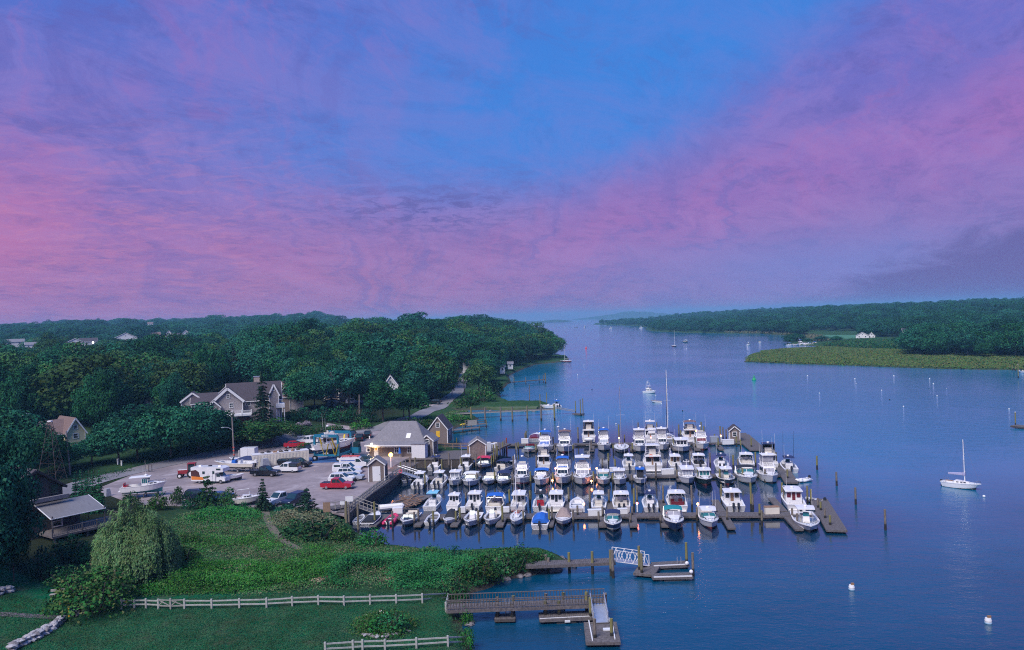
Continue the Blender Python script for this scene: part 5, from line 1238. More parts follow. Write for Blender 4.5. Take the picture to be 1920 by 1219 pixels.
put('cc', 819, 915, 25, 'S', 'white hardtop console with twin black outboards, second in middle row', 'the second twin outboard console', row='B', motors=2, acc=WHITE, L=7.0, seat=CREAM)
put('pilot', 849, 914, 24, 'B', 'white pilothouse boat with two square front windows, left middle row', 'the two window pilothouse', row='B', panes=2, gl=GLASSL, L=6.6)
put('cuddy', 878, 915, 29, 'B', 'white cuddy with teal windshield and frilled white top', 'the white topped cuddy', row='B', acc=C_WHITE, L=7.0)
put('bow', 914, 911, 26, 'B', 'white dual console with open teal windshield and no top', 'the open dual console', row='B', bim=False, L=6.4, frame=WHITE)
put('bow', 941, 912, 25, 'B', 'white bowrider with navy bimini in the middle row', 'the navy bimini bowrider', row='B', acc=C_NAVY, stripe=NAVY, L=6.6)
put('fly', 976, 913, 28, 'B', 'white cabin cruiser with red stripe and row of dark cabin windows', 'the red striped cruiser', row='B', stripe=paint((.35, .02, .04)), acc=None, L=7.6, encl=None)
put('exp', 1013, 914, 28, 'B', 'white sailing cruiser style motorboat with folded blue canvas and yellow bag', 'the folded blue canvas boat', row='B', acc=C_BLUE, motors=0, gl=CLEARV, L=7.6)
put('fly', 1054, 912, 30, 'B', 'white flybridge cruiser with blue bridge canvas band, middle row', 'the blue banded flybridge', row='B', acc=C_BLUE, trim=C_BLUE, L=8.0, encl=CLEARV)
put('fly', 1092, 913, 36, 'B', 'widest white flybridge cruiser with clear enclosure and radar', 'the widest flybridge', row='B', rooff='hard', fwin=CLEARV, L=9.2)
put('cuddy', 1132, 912, 25, 'B', 'white walkaround with dark teal split windshield and walkthrough bow', 'the split windshield walkaround', row='B', hardtop=1, L=6.6, gl=GLASST)
put('pilot', 1162, 912, 26, 'B', 'white pilothouse boat with two pale front windows, right of walkaround', 'the pale windowed pilothouse', row='B', panes=2, gl=GLASSL, L=6.8, motors=0)
put('cc', 1202, 910, 23, 'B', 'white console boat with dark zipped enclosure under its top', 'the dark enclosure console', row='B', enc=C_BLACK, L=5.8)
put('trawl', 1292, 911, 29, 'B', 'white trawler with three square front windows and signal mast', 'the signal mast trawler', row='B', mast=1, gl=GLASSL, L=8.0, motors=0, t1=.70)
put('pilot', 1325, 912, 28, 'B', 'dark green hulled pilothouse boat with three teal windows', 'the dark green pilothouse', row='B', top=DGREEN, gl=GLASST, L=7.4, motors=0, bot=BOTTOMR)
put('cc', 1367, 911, 30, 'B', 'slate hulled center console with square white top and tan console', 'the slate center console', row='B', top=paint((.05, .09, .12)), acc=WHITE, cons=CREAM, L=7.4, bot=BOTTOMR)
put('exp', 1408, 910, 35, 'B', 'white express cruiser with charcoal canvas and three teal windows', 'the charcoal canvas cruiser', row='B', acc=C_BLACK, motors=0, L=8.6, gl=GLASST)
put('fly', 1449, 909, 31, 'B', 'white flybridge boat with pale canvas enclosure at the row end', 'the pale enclosure flybridge', row='B', rooff='hard', encl=CLEARV, L=7.8, fwin=CLEARV)
put('cc', 812, 883, 22, 'S', 'white open boat with dark top moored under the deck edge', 'the dark topped open boat', row='B', acc=C_NAVY)
put('cc', 870, 882, 22, 'S', 'white console with tilted white top and black outboard, back row', 'the tilted top console', row='B', acc=WHITE)
put('bow', 904, 880, 25, 'B', 'white runabout with red bimini and red waterline stripe', 'the red bimini runabout', row='B', acc=C_RED, stripe=REDP, L=6.0)
put('bow', 937, 884, 23, 'S', 'white runabout with round black outboard and navy bimini behind', 'the round outboard runabout', row='B', acc=C_NAVY, rot=-.35)
put('fly', 1019, 882, 25, 'S', 'white sportfisher with small hardtop behind the middle dock', 'the small sportfisher', row='B', rooff='hard', L=7.4)
put('cc', 1180, 881, 23, 'S', 'white center console with square hardtop and tan seat back', 'the tan seat console', row='B', acc=WHITE, seat=VINYL)
put('tower', 1226, 884, 33, 'S', 'white sportfishing boat with tall tuna tower and orange life ring', 'the tuna tower boat', row='B', rooff='hard', L=9.6)
put('pilot', 1268, 882, 22, 'S', 'white cabin boat with brown paned bulkhead behind dock box', 'the brown paned cabin boat', row='B', motors=1, cab=CREAM, aftgl=TEAK, over=1.0)
put('hard', 1313, 880, 24, 'S', 'white hardtop boat with dark glass back behind the trawler', 'the dark backed hardtop', row='B', motors=1, enc=GLASS, seat=BLACK)
put('cc', 1354, 882, 25, 'S', 'white center console with round navy top and black outboards', 'the round navy top console', row='B', acc=C_NAVY, motors=2, vp=1270)
put('hard', 1402, 879, 26, 'S', 'white express boat with white hardtop and pink beige seats', 'the beige seat express', row='B', motors=0, seat=VINYL, vp=1240)
put('fly', 1445, 881, 29, 'S', 'white cruiser with smoked glass enclosure and dark hardtop', 'the smoked glass cruiser', row='B', rooff='hard', topm=NAVY, encl=GLASS, L=8.0, vp=1230)
put('cc', 1484, 887, 26, 'S', 'white center console with two tall black outriggers', 'the outrigger console', row='B', acc=C_NAVY, rigs=1, motors=1, vp=1220, stripe=NAVY)
put('infl', 1495, 905, 15, 'B', 'white tender tied to the middle dock end', 'the tied tender', row='B', L=3.0, acc=C_WHITE, rot=-1.0)
put('bow', 991, 850, 21, 'B', 'small white bowrider with dark red seats, first on rear dock', 'the small bowrider', row='C', bim=False, seat=MAROON, L=5.8)
put('fly', 1020, 852, 29, 'B', 'white flybridge cruiser with blue roof and blue window band', 'the blue roofed flybridge', row='C', acc=C_BLUE, fwin=paint((.02, .10, .40), .3), band=1, L=8.6)
put('fly', 1058, 851, 29, 'B', 'white flybridge cruiser with maroon bridge frame and radar ball', 'the maroon bridge flybridge', row='C', acc=C_BROWN, encl=CLEARV, rdome=1, dinghy=1, L=8.6, bot=BOTTOMR)
put('fly', 1104, 829, 25, 'S', 'white motor yacht with enclosed cream bridge beyond the rear dock', 'the cream bridge yacht', row='C', rooff='hard', encl=CLEARV, dinghy=1)
put('fly', 1133, 848, 24, 'B', 'white flybridge boat with royal blue bridge canopy', 'the royal blue canopy flybridge', row='C', acc=C_BLUE, encl=CLEARV, fwin=GREYHULL, L=8.0)
put('sail', 1166, 851, 27, 'B', 'white sloop with two bare masts seen bow on', 'the bow on sloop', row='C', mast=13.6, L=9.2, mastm=ALU)
put('fly', 1201, 850, 27, 'B', 'white flybridge cruiser flying a red flag on a staff', 'the red flag flybridge', row='C', rooff='hard', L=8.8, flag='red', encl=CLEARV)
put('fly', 1221, 829, 22, 'S', 'white sport cruiser with curved hardtop behind the red flag boat', 'the curved hardtop cruiser', row='C', rooff='hard')
put('fly', 1244, 847, 24, 'B', 'white flybridge boat with stars and stripes on its bow rail', 'the striped flag flybridge', row='C', rooff='hard', encl=CLEARV, L=7.8, bot=BOTTOM)
put('sail', 1256, 830, 21, 'S', 'sloop with blue furled jib and thick blue sail cover', 'the blue furled sloop', row='C', mast=16.0, L=8.6, furl=C_NAVY, scov=C_NAVY, dodger=C_NAVY)
put('trawl', 1281, 850, 31, 'B', 'white lobster style boat with three big front windows', 'the big windowed lobster boat', row='C', L=8.8, motors=0, gl=GLASS, t1=.68)
put('fly', 1297, 829, 28, 'S', 'tall white motor yacht with lit cabin and brown bimini', 'the brown bimini yacht', row='C', acc=C_BROWN, L=9.4, liner=CREAM)
put('fly', 1319, 846, 27, 'B', 'white flybridge boat with maroon front window and open bridge frame', 'the maroon windowed flybridge', row='C', acc=None, fwin=MAROON, L=8.4, bot=BOTTOMR)
put('cover', 1002, 828, 22, 'S', 'runabout under a maroon cover behind the first bowrider', 'the maroon covered runabout', row='C', acc=MAROON, motors=0)
def far_boat(T_, px, py, L, hd, label, B=None, sc=1, **k):
 p = G(px, py, 0); o = boat(T_, L, B or L / 3.0, **k); o.name = {'sail': 'sailboat', 'infl': 'inflatable_dinghy', 'skiff': 'skiff'}.get(T_, 'motorboat'); tag(o, label, 'sailboat' if T_ == 'sail' else 'boat')
 o.location = p; o.rotation_euler = (0, 0, hd); o.scale = (sc,) * 3; return o
far_boat('tower', 1219, 737, 10, R(-50), 'white sportfishing boat with tower moored alone in the river', rooff='hard', sc=.58)
far_boat('skiff', 1231, 755, 3.6, R(160), 'brown edged dinghy on the mooring beside the lone sportfisher', motors=0, liner=VINYL, rub=TEAK)
far_boat('sail', 1802, 915, 6.1, R(-48), 'white sloop with lavender sail cover moored alone on the right', mast=7.0, scov=paint((.35, .34, .5), .8), om=1, B=2.0, bot=BLACK)
far_boat('sail', 1264.5, 650, 9.5, R(-80), 'red hulled sailboat with a bare mast far upriver', top=paint((.30, .02, .04)), mast=14, B=3.4)
far_boat('pilot', 1286, 642, 8.0, R(-75), 'dark hulled white cabin boat anchored beyond the red sailboat', top=BLACK, motors=0, B=4.0)
far_boat('cc', 1028, 765, 7.0, R(170), 'white fishing boat lying beside the stone jetty', B=2.6, ttop=False)
far_boat('cc', 1044, 764, 7.2, R(95), 'white console boat with twin outboards at the jetty end', B=2.6, motors=2)
far_boat('sail', 1061, 679, 8.0, R(175), 'sailboat with slender mast lying against the low marsh spit', mast=11, B=2.6, top=paint((.2, .05, .06)))
far_boat('bow', 1917, 699, 6.0, R(90), 'white motorboat cut by the right edge beside far posts', bim=False)
far_boat('fly', 1146.5, 616.5, 10, R(20), 'white yacht near the far wooded point', rooff='hard')
far_boat('fly', 1097, 614, 10, R(60), 'pale yacht in midstream before the far point', rooff='hard')
far_boat('cc', 1080.5, 614.5, 9, R(10), 'dark hulled boat in midstream', top=BLACK)
far_boat('cc', 1060, 613, 8, R(10), 'small pale boat left of the dark midstream boat')
far_boat('fly', 1203, 615.5, 10, R(0), 'pale yacht by the shore of the wooded point')
far_boat('bow', 1424, 643, 7, R(80), 'small pink white launch in the marsh cove mouth', bim=False)
far_boat('pilot', 1404, 648, 4, R(30), 'tiny cream work boat off the marsh tip', motors=0)
for i, (px, py, L, hd, wh) in enumerate([(1482, 648, 8, 10, 0), (1493, 647.5, 8, 20, 1), (1503, 647, 9, 5, 0), (1514, 647.2, 9, 170, 1), (1527, 644.5, 8, 90, 0)]):
 far_boat(['cc', 'bow', 'fly', 'exp', 'cuddy'][i], px, py, L, R(hd), ['white console boat first from the left at the cove dock', 'red striped runabout second at the cove dock', 'white flybridge boat in the middle of the cove dock', 'long white cruiser fourth at the cove dock', 'white cuddy behind the cove dock by the reeds'][i], top=WHITE, **({'stripe': REDP, 'bim': False} if i == 1 else {}))
am = MB(); am.poly([(-5, -1.6), (2.5, -1.7), (5.5, 0), (2.5, 1.7), (-5, 1.6)], -.3, 1.3); AH = am.mesh('hull', WHITE)
ac = MB(); ac.box((-.8, 0, 1.9), (4.2, 2.2, 1.3), top=.85); AC = ac.mesh('cabin', WHITE)
amst = MB(); amst.cyl((.6, 0, 1.3), (.6, 0, 13), .16, .1, 5); AM = amst.mesh('mast', WHITE)
rr = random.Random(4)
for px, py in [(893, 602.2), (900, 603), (913, 601), (926, 602.2), (928, 600.5), (936, 600.5), (945.5, 602.5), (947, 599.6), (962, 601.6), (967, 600.6), (975, 600), (985, 600.2), (994, 599.4), (1007, 599.5), (1011, 600.6), (1019, 600.1), (864, 603.5), (852, 604)]:
 p = G(px, py + 1.2); b = thing('anchored_boat', 'tiny pale boat in the crowded anchorage at the river mouth', 'boat', p, rr.random() * 6.28, 'boats anchored at the river mouth')
 s = rr.uniform(1.0, 1.5); b.scale = (s, s, s); link('hull', AH, b); link('cabin', AC, b)
 if rr.random() < .6: link('mast', AM, b)
PILES = [(650, 940, 999), (672, 945, 1004), (703, 941, 986), (736, 958, 986), (777, 960, 987), (785, 955, 984), (813, 958, 986), (855, 958, 985), (863, 952, 981), (897, 957, 987), (943, 948, 985), (982, 958, 984), (1030, 954, 985), (1035, 950, 981),
 (1075, 956, 985), (1083, 948, 972), (1123, 959, 985), (1130, 950, 975), (1183, 964, 986), (1186, 950, 972), (1239, 966, 987), (1243, 953, 972), (1307, 951, 976), (1364, 951, 981), (1425, 945, 973), (1429, 957, 987), (1486, 953, 977), (1495, 963, 989),
 (1470, 912, 944), (1467, 905, 938), (1514, 911, 944), (1521, 917, 946), (1534, 934, 958), (1539, 941, 963), (1547, 953, 978), (1557, 966, 991),
 (1532, 855, 881), (1569, 885, 911), (1604.5, 914, 946), (1660.5, 955, 994),
 (874, 923, 944), (912, 918, 942), (956, 918, 950), (994, 920, 947), (1030, 915, 940), (1067, 914, 946), (1106, 915, 952), (1142, 918, 948), (1189, 916, 955), (1195, 911, 948), (1244, 910, 949), (1298, 910, 956), (1353, 908, 944), (1409, 905, 955), (1412, 926, 957),
 (797, 886, 915), (831, 880, 906), (861, 885, 908), (895, 886, 909), (928, 885, 907), (961, 885, 909), (995, 884, 911), (1037, 886, 908), (1074, 885, 909), (1113, 884, 908), (1149, 887, 908), (1185, 890, 909), (1230, 868, 901), (1270, 881, 902), (1310, 879, 904), (1350, 880, 904), (1393, 878, 904), (1435, 880, 905), (1477, 880, 902),
 (829, 861, 888), (842, 850, 880), (963, 855, 885), (1006, 854, 883), (1044, 854, 878), (1079, 871, 887), (1130, 859, 881), (1154, 861, 881), (1294, 849, 871), (1332, 849, 876), (1375, 853, 880), (1384, 860, 884), (1417, 848, 876), (1456, 848, 876), (1141, 850, 872),
 (968, 830, 850), (972, 829, 846), (1005, 833, 851), (1038, 819, 842), (1040, 836, 851), (1075, 834, 849), (1109, 826, 848), (1150, 834, 848), (1186, 831, 849), (1263, 819, 841), (1304, 820, 843), (1340, 814, 830), (1347, 821, 842), (1381, 818, 838), (1389, 824, 842), (1409, 822, 842),
 (987, 808, 830), (1014, 806, 830), (1084, 801, 829), (1124, 800, 827), (1161, 796, 825), (1171, 815, 829), (1197, 792, 818), (1232, 792, 815), (1239, 799, 822), (1273, 796, 820), (1277, 806, 822), (1315, 791, 815), (1320, 799, 820), (1351, 799, 826), (1356, 801, 826), (1362, 805, 826), (985, 812, 831)]
def near_short(px, py):
 a = [(math.hypot((px - nx), (py - ny) * 2.2), s) for (row, nx, ny, s, c, L, B) in FLEET]
 a.sort(); return a[0][1], a[1][1], a[2][1]
_used = {}
for i, (px, yt, yb) in enumerate(PILES):
 a, b, c = near_short(px, yb)
 if px in (1532, 1569, 1604.5, 1660.5):
  lab = {1532: 'farthest of four lone pilings in open water right of the docks', 1569: 'second farthest lone piling in open water right of the docks', 1604.5: 'second nearest lone piling in open water right of the docks', 1660.5: 'nearest of the lone pilings, out on the right'}[px]
 else:
  tall = 'tall' if yb - yt > 28 else ('short' if yb - yt < 22 else 'plain'); lab = '%s wooden piling between %s and %s' % (tall, a, b)
  if lab in _used: lab = '%s wooden piling between %s and %s' % (tall, a, c)
  if lab in _used: lab = '%s wooden piling beside %s' % (tall, a)
  if lab in _used: lab = '%s wooden piling close to %s' % (tall, b)
  if lab in _used: lab = '%s wooden piling near %s and %s' % (tall, b, c)
  _used[lab] = 1
 piling(px, yt, yb, lab, .17 if yb > 940 else .18)
for (bx, by, L, d) in [(716, 969, 5, -1), (796, 969, 5, -1), (862, 969, 5, -1), (944, 969, 5, -1), (1034, 969, 5, -1), (1130, 969, 5, -1), (1186, 969, 5, -1), (1243, 969, 5, -1), (1360, 969, 6, -1), (1477, 968, 7, -1),
                       (868, 959, 6, 1), (948, 959, 6, 1), (1062, 959, 7, 1), (1144, 959, 7, 1), (1246, 959, 8, 1), (1354, 959, 8, 1), (1470, 958, 9, 1),
                       (800, 890, 5, -1), (833, 889, 5, -1), (896, 889, 5.5, -1), (960, 889, 5.5, -1), (1036, 888, 6, -1), (1113, 888, 6, -1), (1184, 888, 5, -1), (1270, 888, 6, -1), (1346, 887, 7, -1), (1432, 887, 6.5, -1),
                       (1005, 837, 6, -1), (1040, 837, 6, -1), (1110, 836, 6, -1), (1185, 836, 6, -1), (1262, 835, 6, -1), (1303, 835, 6, -1), (1346, 834, 6, -1)]:
 q = by + (18 if d < 0 else -14); a, b, c = near_short(bx, q)
 fl_ = 'narrow finger float between %s and %s' % (a, b)
 if fl_ in _used: fl_ = 'narrow finger float beside %s, close to %s' % (b, c)
 _used[fl_] = 1; finger(bx, by, L, fl_, 1.0, d)
DBOX = mat('white_plastic', (.75, .75, .74), .5, var=.06)
for (px, py, z, dm, lab) in [(1117, 966, DZ, (2.3, .8, .9), 'long white dock box behind the navy console boat'), (948, 960, DZ, (1.2, .7, .8), 'white dock box beside the downeast boat'), (1167, 963, DZ, (1.5, .7, .8), 'white dock box before the twin outboard express'),
                             (1252, 889, DZ, (2.3, .8, 1.0), 'big white dock box beside the tuna tower boat'), (1447, 963, DZ, (2.1, .8, 1.1), 'cream dock box with brown lid on the right of front dock'), (984, 831, DZ, (1.7, .9, 1.1), 'white dock box at the start of rear dock'),
                             (1339, 829, DZ, (1.8, 1.0, 1.4), 'grey utility box on the rear dock near the maroon windowed boat'), (1365, 833, DZ, (2.6, .8, 1.1), 'white dock box below the shingled hut'), (746, 962, DZ, (1.6, .9, .9), 'white dock box beside the red inflatable'), (1150, 884, DZ, (1.4, .7, .8), 'white dock box behind the pale windowed pilothouse'), (868, 961, DZ, (.8, .6, .9), 'small white dock box by the outboard pilothouse boat')]:
 cleat_box('dock_box', lab, G(px, py, z), dm, CREAM if 'cream' in lab else (GREYHULL if 'grey' in lab else DBOX), 'dock box', lidm=TEAK if 'brown lid' in lab else None, group='dock boxes')
LAMP = emit('lit_lamp', (1.0, .33, .12), 9.0); LAMPR = emit('lit_red_lamp', (1.0, .22, .16), 8.0)
for (px, py, z, h, lab) in [(1095, 960, DZ, 1.25, 'lit orange dock light behind the open launch'), (1195, 960, DZ, 1.35, 'lit red dock light beside the navy topped console'), (1309, 966, DZ, 1.7, 'lit dock light on post beside the walkaround with antennas'), (1042, 889, DZ, 1.1, 'lit pink dock light by the blue banded flybridge'), (1119, 889, DZ, 1.1, 'lit dock light by the widest flybridge'),
                          (1161, 832, DZ, 1.4, 'lit dock light beside the bow on sloop'), (1221, 836, DZ, 1.9, 'lit dock light behind the red flag flybridge'), (1352, 829, DZ, 1.5, 'lit dock light left of the shingled hut'), (1109, 907, .3, .5, 'low amber light on a float end by the widest flybridge'), (1036, 906, .3, .5, 'low amber light on a float end by the blue banded flybridge'), (1306, 824, DZ, 2.0, 'lit dock light by the brown bimini yacht')]:
 r = thing('dock_light', lab, 'dock light', G(px, py, z), 0, 'lit dock pedestals'); b = MB(); b.box((0, 0, h / 2 - .1), (.2, .2, h - .2)); b.build('pedestal', DBOX, r); b = MB(); b.ball((0, 0, h), .17, 8, 6); b.build('lamp', LAMPR if ('red' in lab or 'pink' in lab) else LAMP, r)
# ================================================================== buildings
def shingle(name, lo, hi, rows=7.0, rough=.9):
 m, t, b = new_mat(name); co = t.new('ShaderNodeTexCoord').outputs['Object']; sp = t.new('ShaderNodeSeparateXYZ'); t.l.new(co, sp.inputs[0])
 z = t.m('MULTIPLY', sp.outputs[2], rows); fz = t.m('FRACT', z); n = t.noise(co, 9, 3, .7); n2 = t.noise(co, .8, 4, .6)
 mp = t.new('ShaderNodeMapping'); t.l.new(co, mp.inputs[0]); mp.inputs['Scale'].default_value = (5, 5, rows * .9)
 cell = t.new('ShaderNodeTexWhiteNoise'); sn = t.new('ShaderNodeVectorMath', operation='FLOOR'); t.l.new(mp.outputs[0], sn.inputs[0]); t.l.new(sn.outputs[0], cell.inputs[0])
 c = t.mix(t.m('MULTIPLY', cell.outputs['Value'], .8), lo, hi); c = t.mix(t.m('MULTIPLY', n2, .45), c, tuple(v * .6 for v in lo))
 t.put(b.inputs['Base Color'], c); b.inputs['Roughness'].default_value = rough
 bp = t.new('ShaderNodeBump'); bp.inputs['Strength'].default_value = .7; bp.inputs['Distance'].default_value = .03; t.put(bp.inputs['Height'], t.m('ADD', fz, t.m('MULTIPLY', cell.outputs['Value'], .5))); t.put(b.inputs['Normal'], bp.outputs[0])
 return m
SHING = shingle('cedar_shingles', (.20, .155, .135), (.29, .235, .21)); SHINGG = shingle('silver_shingles', (.32, .285, .285), (.44, .40, .395)); SHINGD = shingle('dark_shingles', (.06, .055, .06), (.10, .09, .09)); ROOFG = shingle('grey_roof_shingles', (.19, .18, .195), (.27, .26, .275), 5)
ROOFD = shingle('dark_roof_shingles', (.055, .045, .055), (.10, .08, .09), 5); ROOFB = shingle('brown_roof_shingles', (.17, .11, .095), (.25, .17, .15), 5)
TRIM = mat('white_trim', (.78, .78, .77), .55, var=.06); YWALL = mat('yellow_clapboard', (.62, .55, .33), .7, var=.08); WWALL = mat('white_clapboard', (.72, .72, .72), .7, var=.08); BRICK = mat('brick_red', (.28, .085, .065), .85, var=.3, scale=6, bump=.3)
GWALL = mat('pale_grey_clapboard', (.50, .52, .53), .7, var=.08); STONEC = mat('chimney_stone', (.42, .35, .30), .9, var=.3, scale=4, bump=.5); YDOOR = mat('yellow_door', (.75, .45, .03), .5, var=.08)
HGL = mat('house_glass', (.03, .04, .05), .08, var=.3, spec=.8)
def window(root, c, nrm, w_, h, m=HGL, mull=0, sill=True, tr=TRIM):
 """framed window on a wall at c facing nrm: casing (part) with pane and muntins (sub-parts)"""
 n = Vector((nrm[0], nrm[1], 0)).normalized(); r = Vector((-n.y, n.x, 0)); c = Vector(c); f = MB(); fw = .13
 for a, b, wd, ht in ((c + r * (-w_ / 2 - fw / 2) - Vector((0, 0, h / 2 + fw)), c + r * (-w_ / 2 - fw / 2) + Vector((0, 0, h / 2 + fw)), fw, .10), (c + r * (w_ / 2 + fw / 2) - Vector((0, 0, h / 2 + fw)), c + r * (w_ / 2 + fw / 2) + Vector((0, 0, h / 2 + fw)), fw, .10)):
  q = [a - r * fw / 2, a + r * fw / 2, b + r * fw / 2, b - r * fw / 2]; f.slab([v + n * .01 for v in q], .07)
 for zz in (-h / 2 - fw / 2, h / 2 + fw / 2):
  q = [c + r * (-w_ / 2) + Vector((0, 0, zz - fw / 2)), c + r * (w_ / 2) + Vector((0, 0, zz - fw / 2)), c + r * (w_ / 2) + Vector((0, 0, zz + fw / 2)), c + r * (-w_ / 2) + Vector((0, 0, zz + fw / 2))]; f.slab([v + n * .01 for v in q], .075)
 o = f.build('window', tr, root); p = MB(); q = [c + r * -w_ / 2 - Vector((0, 0, h / 2)), c + r * w_ / 2 - Vector((0, 0, h / 2)), c + r * w_ / 2 + Vector((0, 0, h / 2)), c + r * -w_ / 2 + Vector((0, 0, h / 2))]
 p.slab([v + n * .005 for v in q], .03); p.build('pane', m, o)
 mu = MB(); mu.slab([v + n * .035 for v in [c - r * w_ / 2 - Vector((0, 0, .03)), c + r * w_ / 2 - Vector((0, 0, .03)), c + r * w_ / 2 + Vector((0, 0, .03)), c - r * w_ / 2 + Vector((0, 0, .03))]], .03)
 for i in range(mull):
  x = -w_ / 2 + w_ * (i + 1) / (mull + 1); mu.slab([v + n * .036 for v in [c + r * (x - .03) - Vector((0, 0, h / 2)), c + r * (x + .03) - Vector((0, 0, h / 2)), c + r * (x + .03) + Vector((0, 0, h / 2)), c + r * (x - .03) + Vector((0, 0, h / 2))]], .03)
 mu.build('muntin', tr, o); return o
def door(root, c, nrm, w_, h, m=TRIM):
 n = Vector((nrm[0], nrm[1], 0)).normalized(); r = Vector((-n.y, n.x, 0)); c = Vector(c)
 d = MB(); q = [c - r * w_ / 2, c + r * w_ / 2, c + r * w_ / 2 + Vector((0, 0, h)), c - r * w_ / 2 + Vector((0, 0, h))]; d.slab([v + n * .01 for v in q], .06); o = d.build('door', m, root)
 k = MB(); k.ball(c + r * (w_ * .38) + n * .12 + Vector((0, 0, h * .47)), .06, 6, 4); k.build('handle', CHROME, o); return o
def gable(root, cx, cy, w_, d, h, rh, z0=0.0, axis='x', wall=None, roof=None, trim=TRIM, over=.35, tw=.22, name='wall', hipl=0, hipr=0):
 """gabled block: ridge along axis; w_ along x, d along y; local coords"""
 wall = wall or SHING; roof = roof or ROOFD; hx, hy = w_ / 2, d / 2
 def V(a, b, z): return (cx + a, cy + b, z) if axis == 'x' else (cx - b, cy + a, z)
 if axis != 'x': hx, hy = d / 2, w_ / 2
 m = MB(); vs = [V(-hx, -hy, z0), V(hx, -hy, z0), V(hx, hy, z0), V(-hx, hy, z0), V(-hx, -hy, z0 + h), V(hx, -hy, z0 + h), V(hx, hy, z0 + h), V(-hx, hy, z0 + h), V(-hx + hipl, 0, z0 + h + rh), V(hx - hipr, 0, z0 + h + rh)]
 m.add(vs, [(3, 2, 1, 0), (0, 1, 5, 4), (2, 3, 7, 6), (1, 2, 6, 9, 5), (3, 0, 4, 8, 7), (4, 5, 9, 8), (6, 7, 8, 9)]); m.build(name, wall, root)
 r = MB(); t = .16; k = rh / hy
 def RV(a, s, up=0): return V(a, s * (hy + over), z0 + h - over * k + .04 + up)
 for s in (-1, 1):
  a0, a1 = -hx - over, hx + over; b0, b1 = -hx - over + (hipl + over if hipl else 0), hx + over - (hipr + over if hipr else 0)
  q = [Vector(RV(a0, s)), Vector(RV(a1, s)), Vector(V(b1, 0, z0 + h + rh + .04)), Vector(V(b0, 0, z0 + h + rh + .04))]
  if s > 0: q = [q[1], q[0], q[3], q[2]]
  r.slab(q, t)
 for hp, sg, e in ((hipl, -1, -hx), (hipr, 1, hx)):
  if hp:
   p = Vector(V(e - sg * hp, 0, z0 + h + rh + .04)); a = Vector(V(e + sg * over, -hy - over, z0 + h - over * k + .04)); b = Vector(V(e + sg * over, hy + over, z0 + h - over * k + .04))
   q = [a, b, p] if sg > 0 else [b, a, p]
   n = (q[1] - q[0]).cross(q[2] - q[0]).normalized() * t; r.add(q + [v + n for v in q], [(3, 4, 5), (2, 1, 0), (0, 1, 4, 3), (1, 2, 5, 4), (2, 0, 3, 5)])
 ro = r.build('roof', roof, root)
 tb = MB()
 for sg, hp, e in ((-1, hipl, -hx), (1, hipr, hx)):
  if hp: continue
  for s in (-1, 1):
   p = Vector(V(e + sg * (over + .04), s * (hy + over), z0 + h - over * k - .02)); q = Vector(V(e + sg * (over + .04), 0, z0 + h + rh - .02)); tb.bar(p, q, .08, tw)
 for s in (-1, 1): tb.bar(V(-hx - over * .9, s * (hy + over + .03), z0 + h - over * k - .04), V(hx + over * .9, s * (hy + over + .03), z0 + h - over * k - .04), .06, .2)
 for a in (-hx, hx):
  for b in (-hy, hy): p = V(a * 1.003, b * 1.003, z0); q = V(a * 1.003, b * 1.003, z0 + h); tb.bar(p, q, .16, .16)
 tb.build('trim', trim, root); return ro
def chimney(root, x, y, z0, z1, s=.9, m=None, par=None):
 c = MB(); c.box((x, y, (z0 + z1) / 2), (s * 1.3, s, z1 - z0)); o = c.build('chimney', m or STONEC, root); k = MB(); k.box((x, y, z1 + .06), (s * 1.5, s * 1.2, .12)); k.build('chimney_cap', GREYHULL, o); return o
def facing(p):     # rotation so that local -y looks at the camera
 return math.atan2(-p.y, -p.x) + math.pi / 2
pL, pR = G(690, 856, LOTZ), G(800, 856, LOTZ); ang = math.atan2(pR.y - pL.y, pR.x - pL.x); W_ = (pR - pL).length
mh = thing('marina_workshop', 'grey shingled marina building with long hipped roof and a lit doorway', 'building', pL.lerp(pR, .5) + Vector((0, 0, .0)), ang)
D_ = 8.5
gable(mh, 0, D_ / 2, W_ - .6, D_, 2.7, 4.3, axis='x', roof=ROOFG, wall=SHING, hipl=3.6, hipr=3.2, over=.5)
pr_ = MB(); pr_.slab([(-W_ / 2 - .2, -1.5, 2.55), (W_ / 2 - .4, -1.5, 2.55), (W_ / 2 - .4, .3, 3.15), (-W_ / 2 - .2, .3, 3.15)], .14); pr_.build('porch_roof', ROOFG, mh)
fa = MB(); fa.bar((-W_ / 2 - .2, -1.54, 2.58), (W_ / 2 - .4, -1.54, 2.58), .06, .22); fa.build('fascia', TRIM, mh)
xl = lambda px: (px - 745) / 110 * W_
for px in (744.5, 768.5): window(mh, (xl(px), 0, 1.5), (0, -1), .85, 1.35, mull=1)
dr = door(mh, (xl(706), 0, .1), (0, -1), 1.0, 2.15); sg = MB(); sg.box((0 + xl(706), -.10, 1.75), (.35, .03, .6)); sg.build('door_sign', YDOOR, dr)
hp = MB(); hp.box((xl(692), -.3, 1.5), (.95, .4, .75)); hpo = hp.build('heat_pump', WHITE, mh); fn = MB(); fn.cyl((xl(692) + .12, -.5, 1.5), (xl(692) + .12, -.53, 1.5), .28, n=12); fn.build('fan_grille', BLACK, hpo)
sk = MB(); kk = 4.3 / (D_ / 2); sy = 1.35; sz = 2.74 + sy * kk; sk.slab([(xl(764) - .5, sy - .45, 2.74 + (sy - .45) * kk + .17), (xl(764) + .5, sy - .45, 2.74 + (sy - .45) * kk + .17), (xl(764) + .5, sy + .45, 2.74 + (sy + .45) * kk + .17), (xl(764) - .5, sy + .45, 2.74 + (sy + .45) * kk + .17)], .12); so = sk.build('skylight', TRIM, mh)
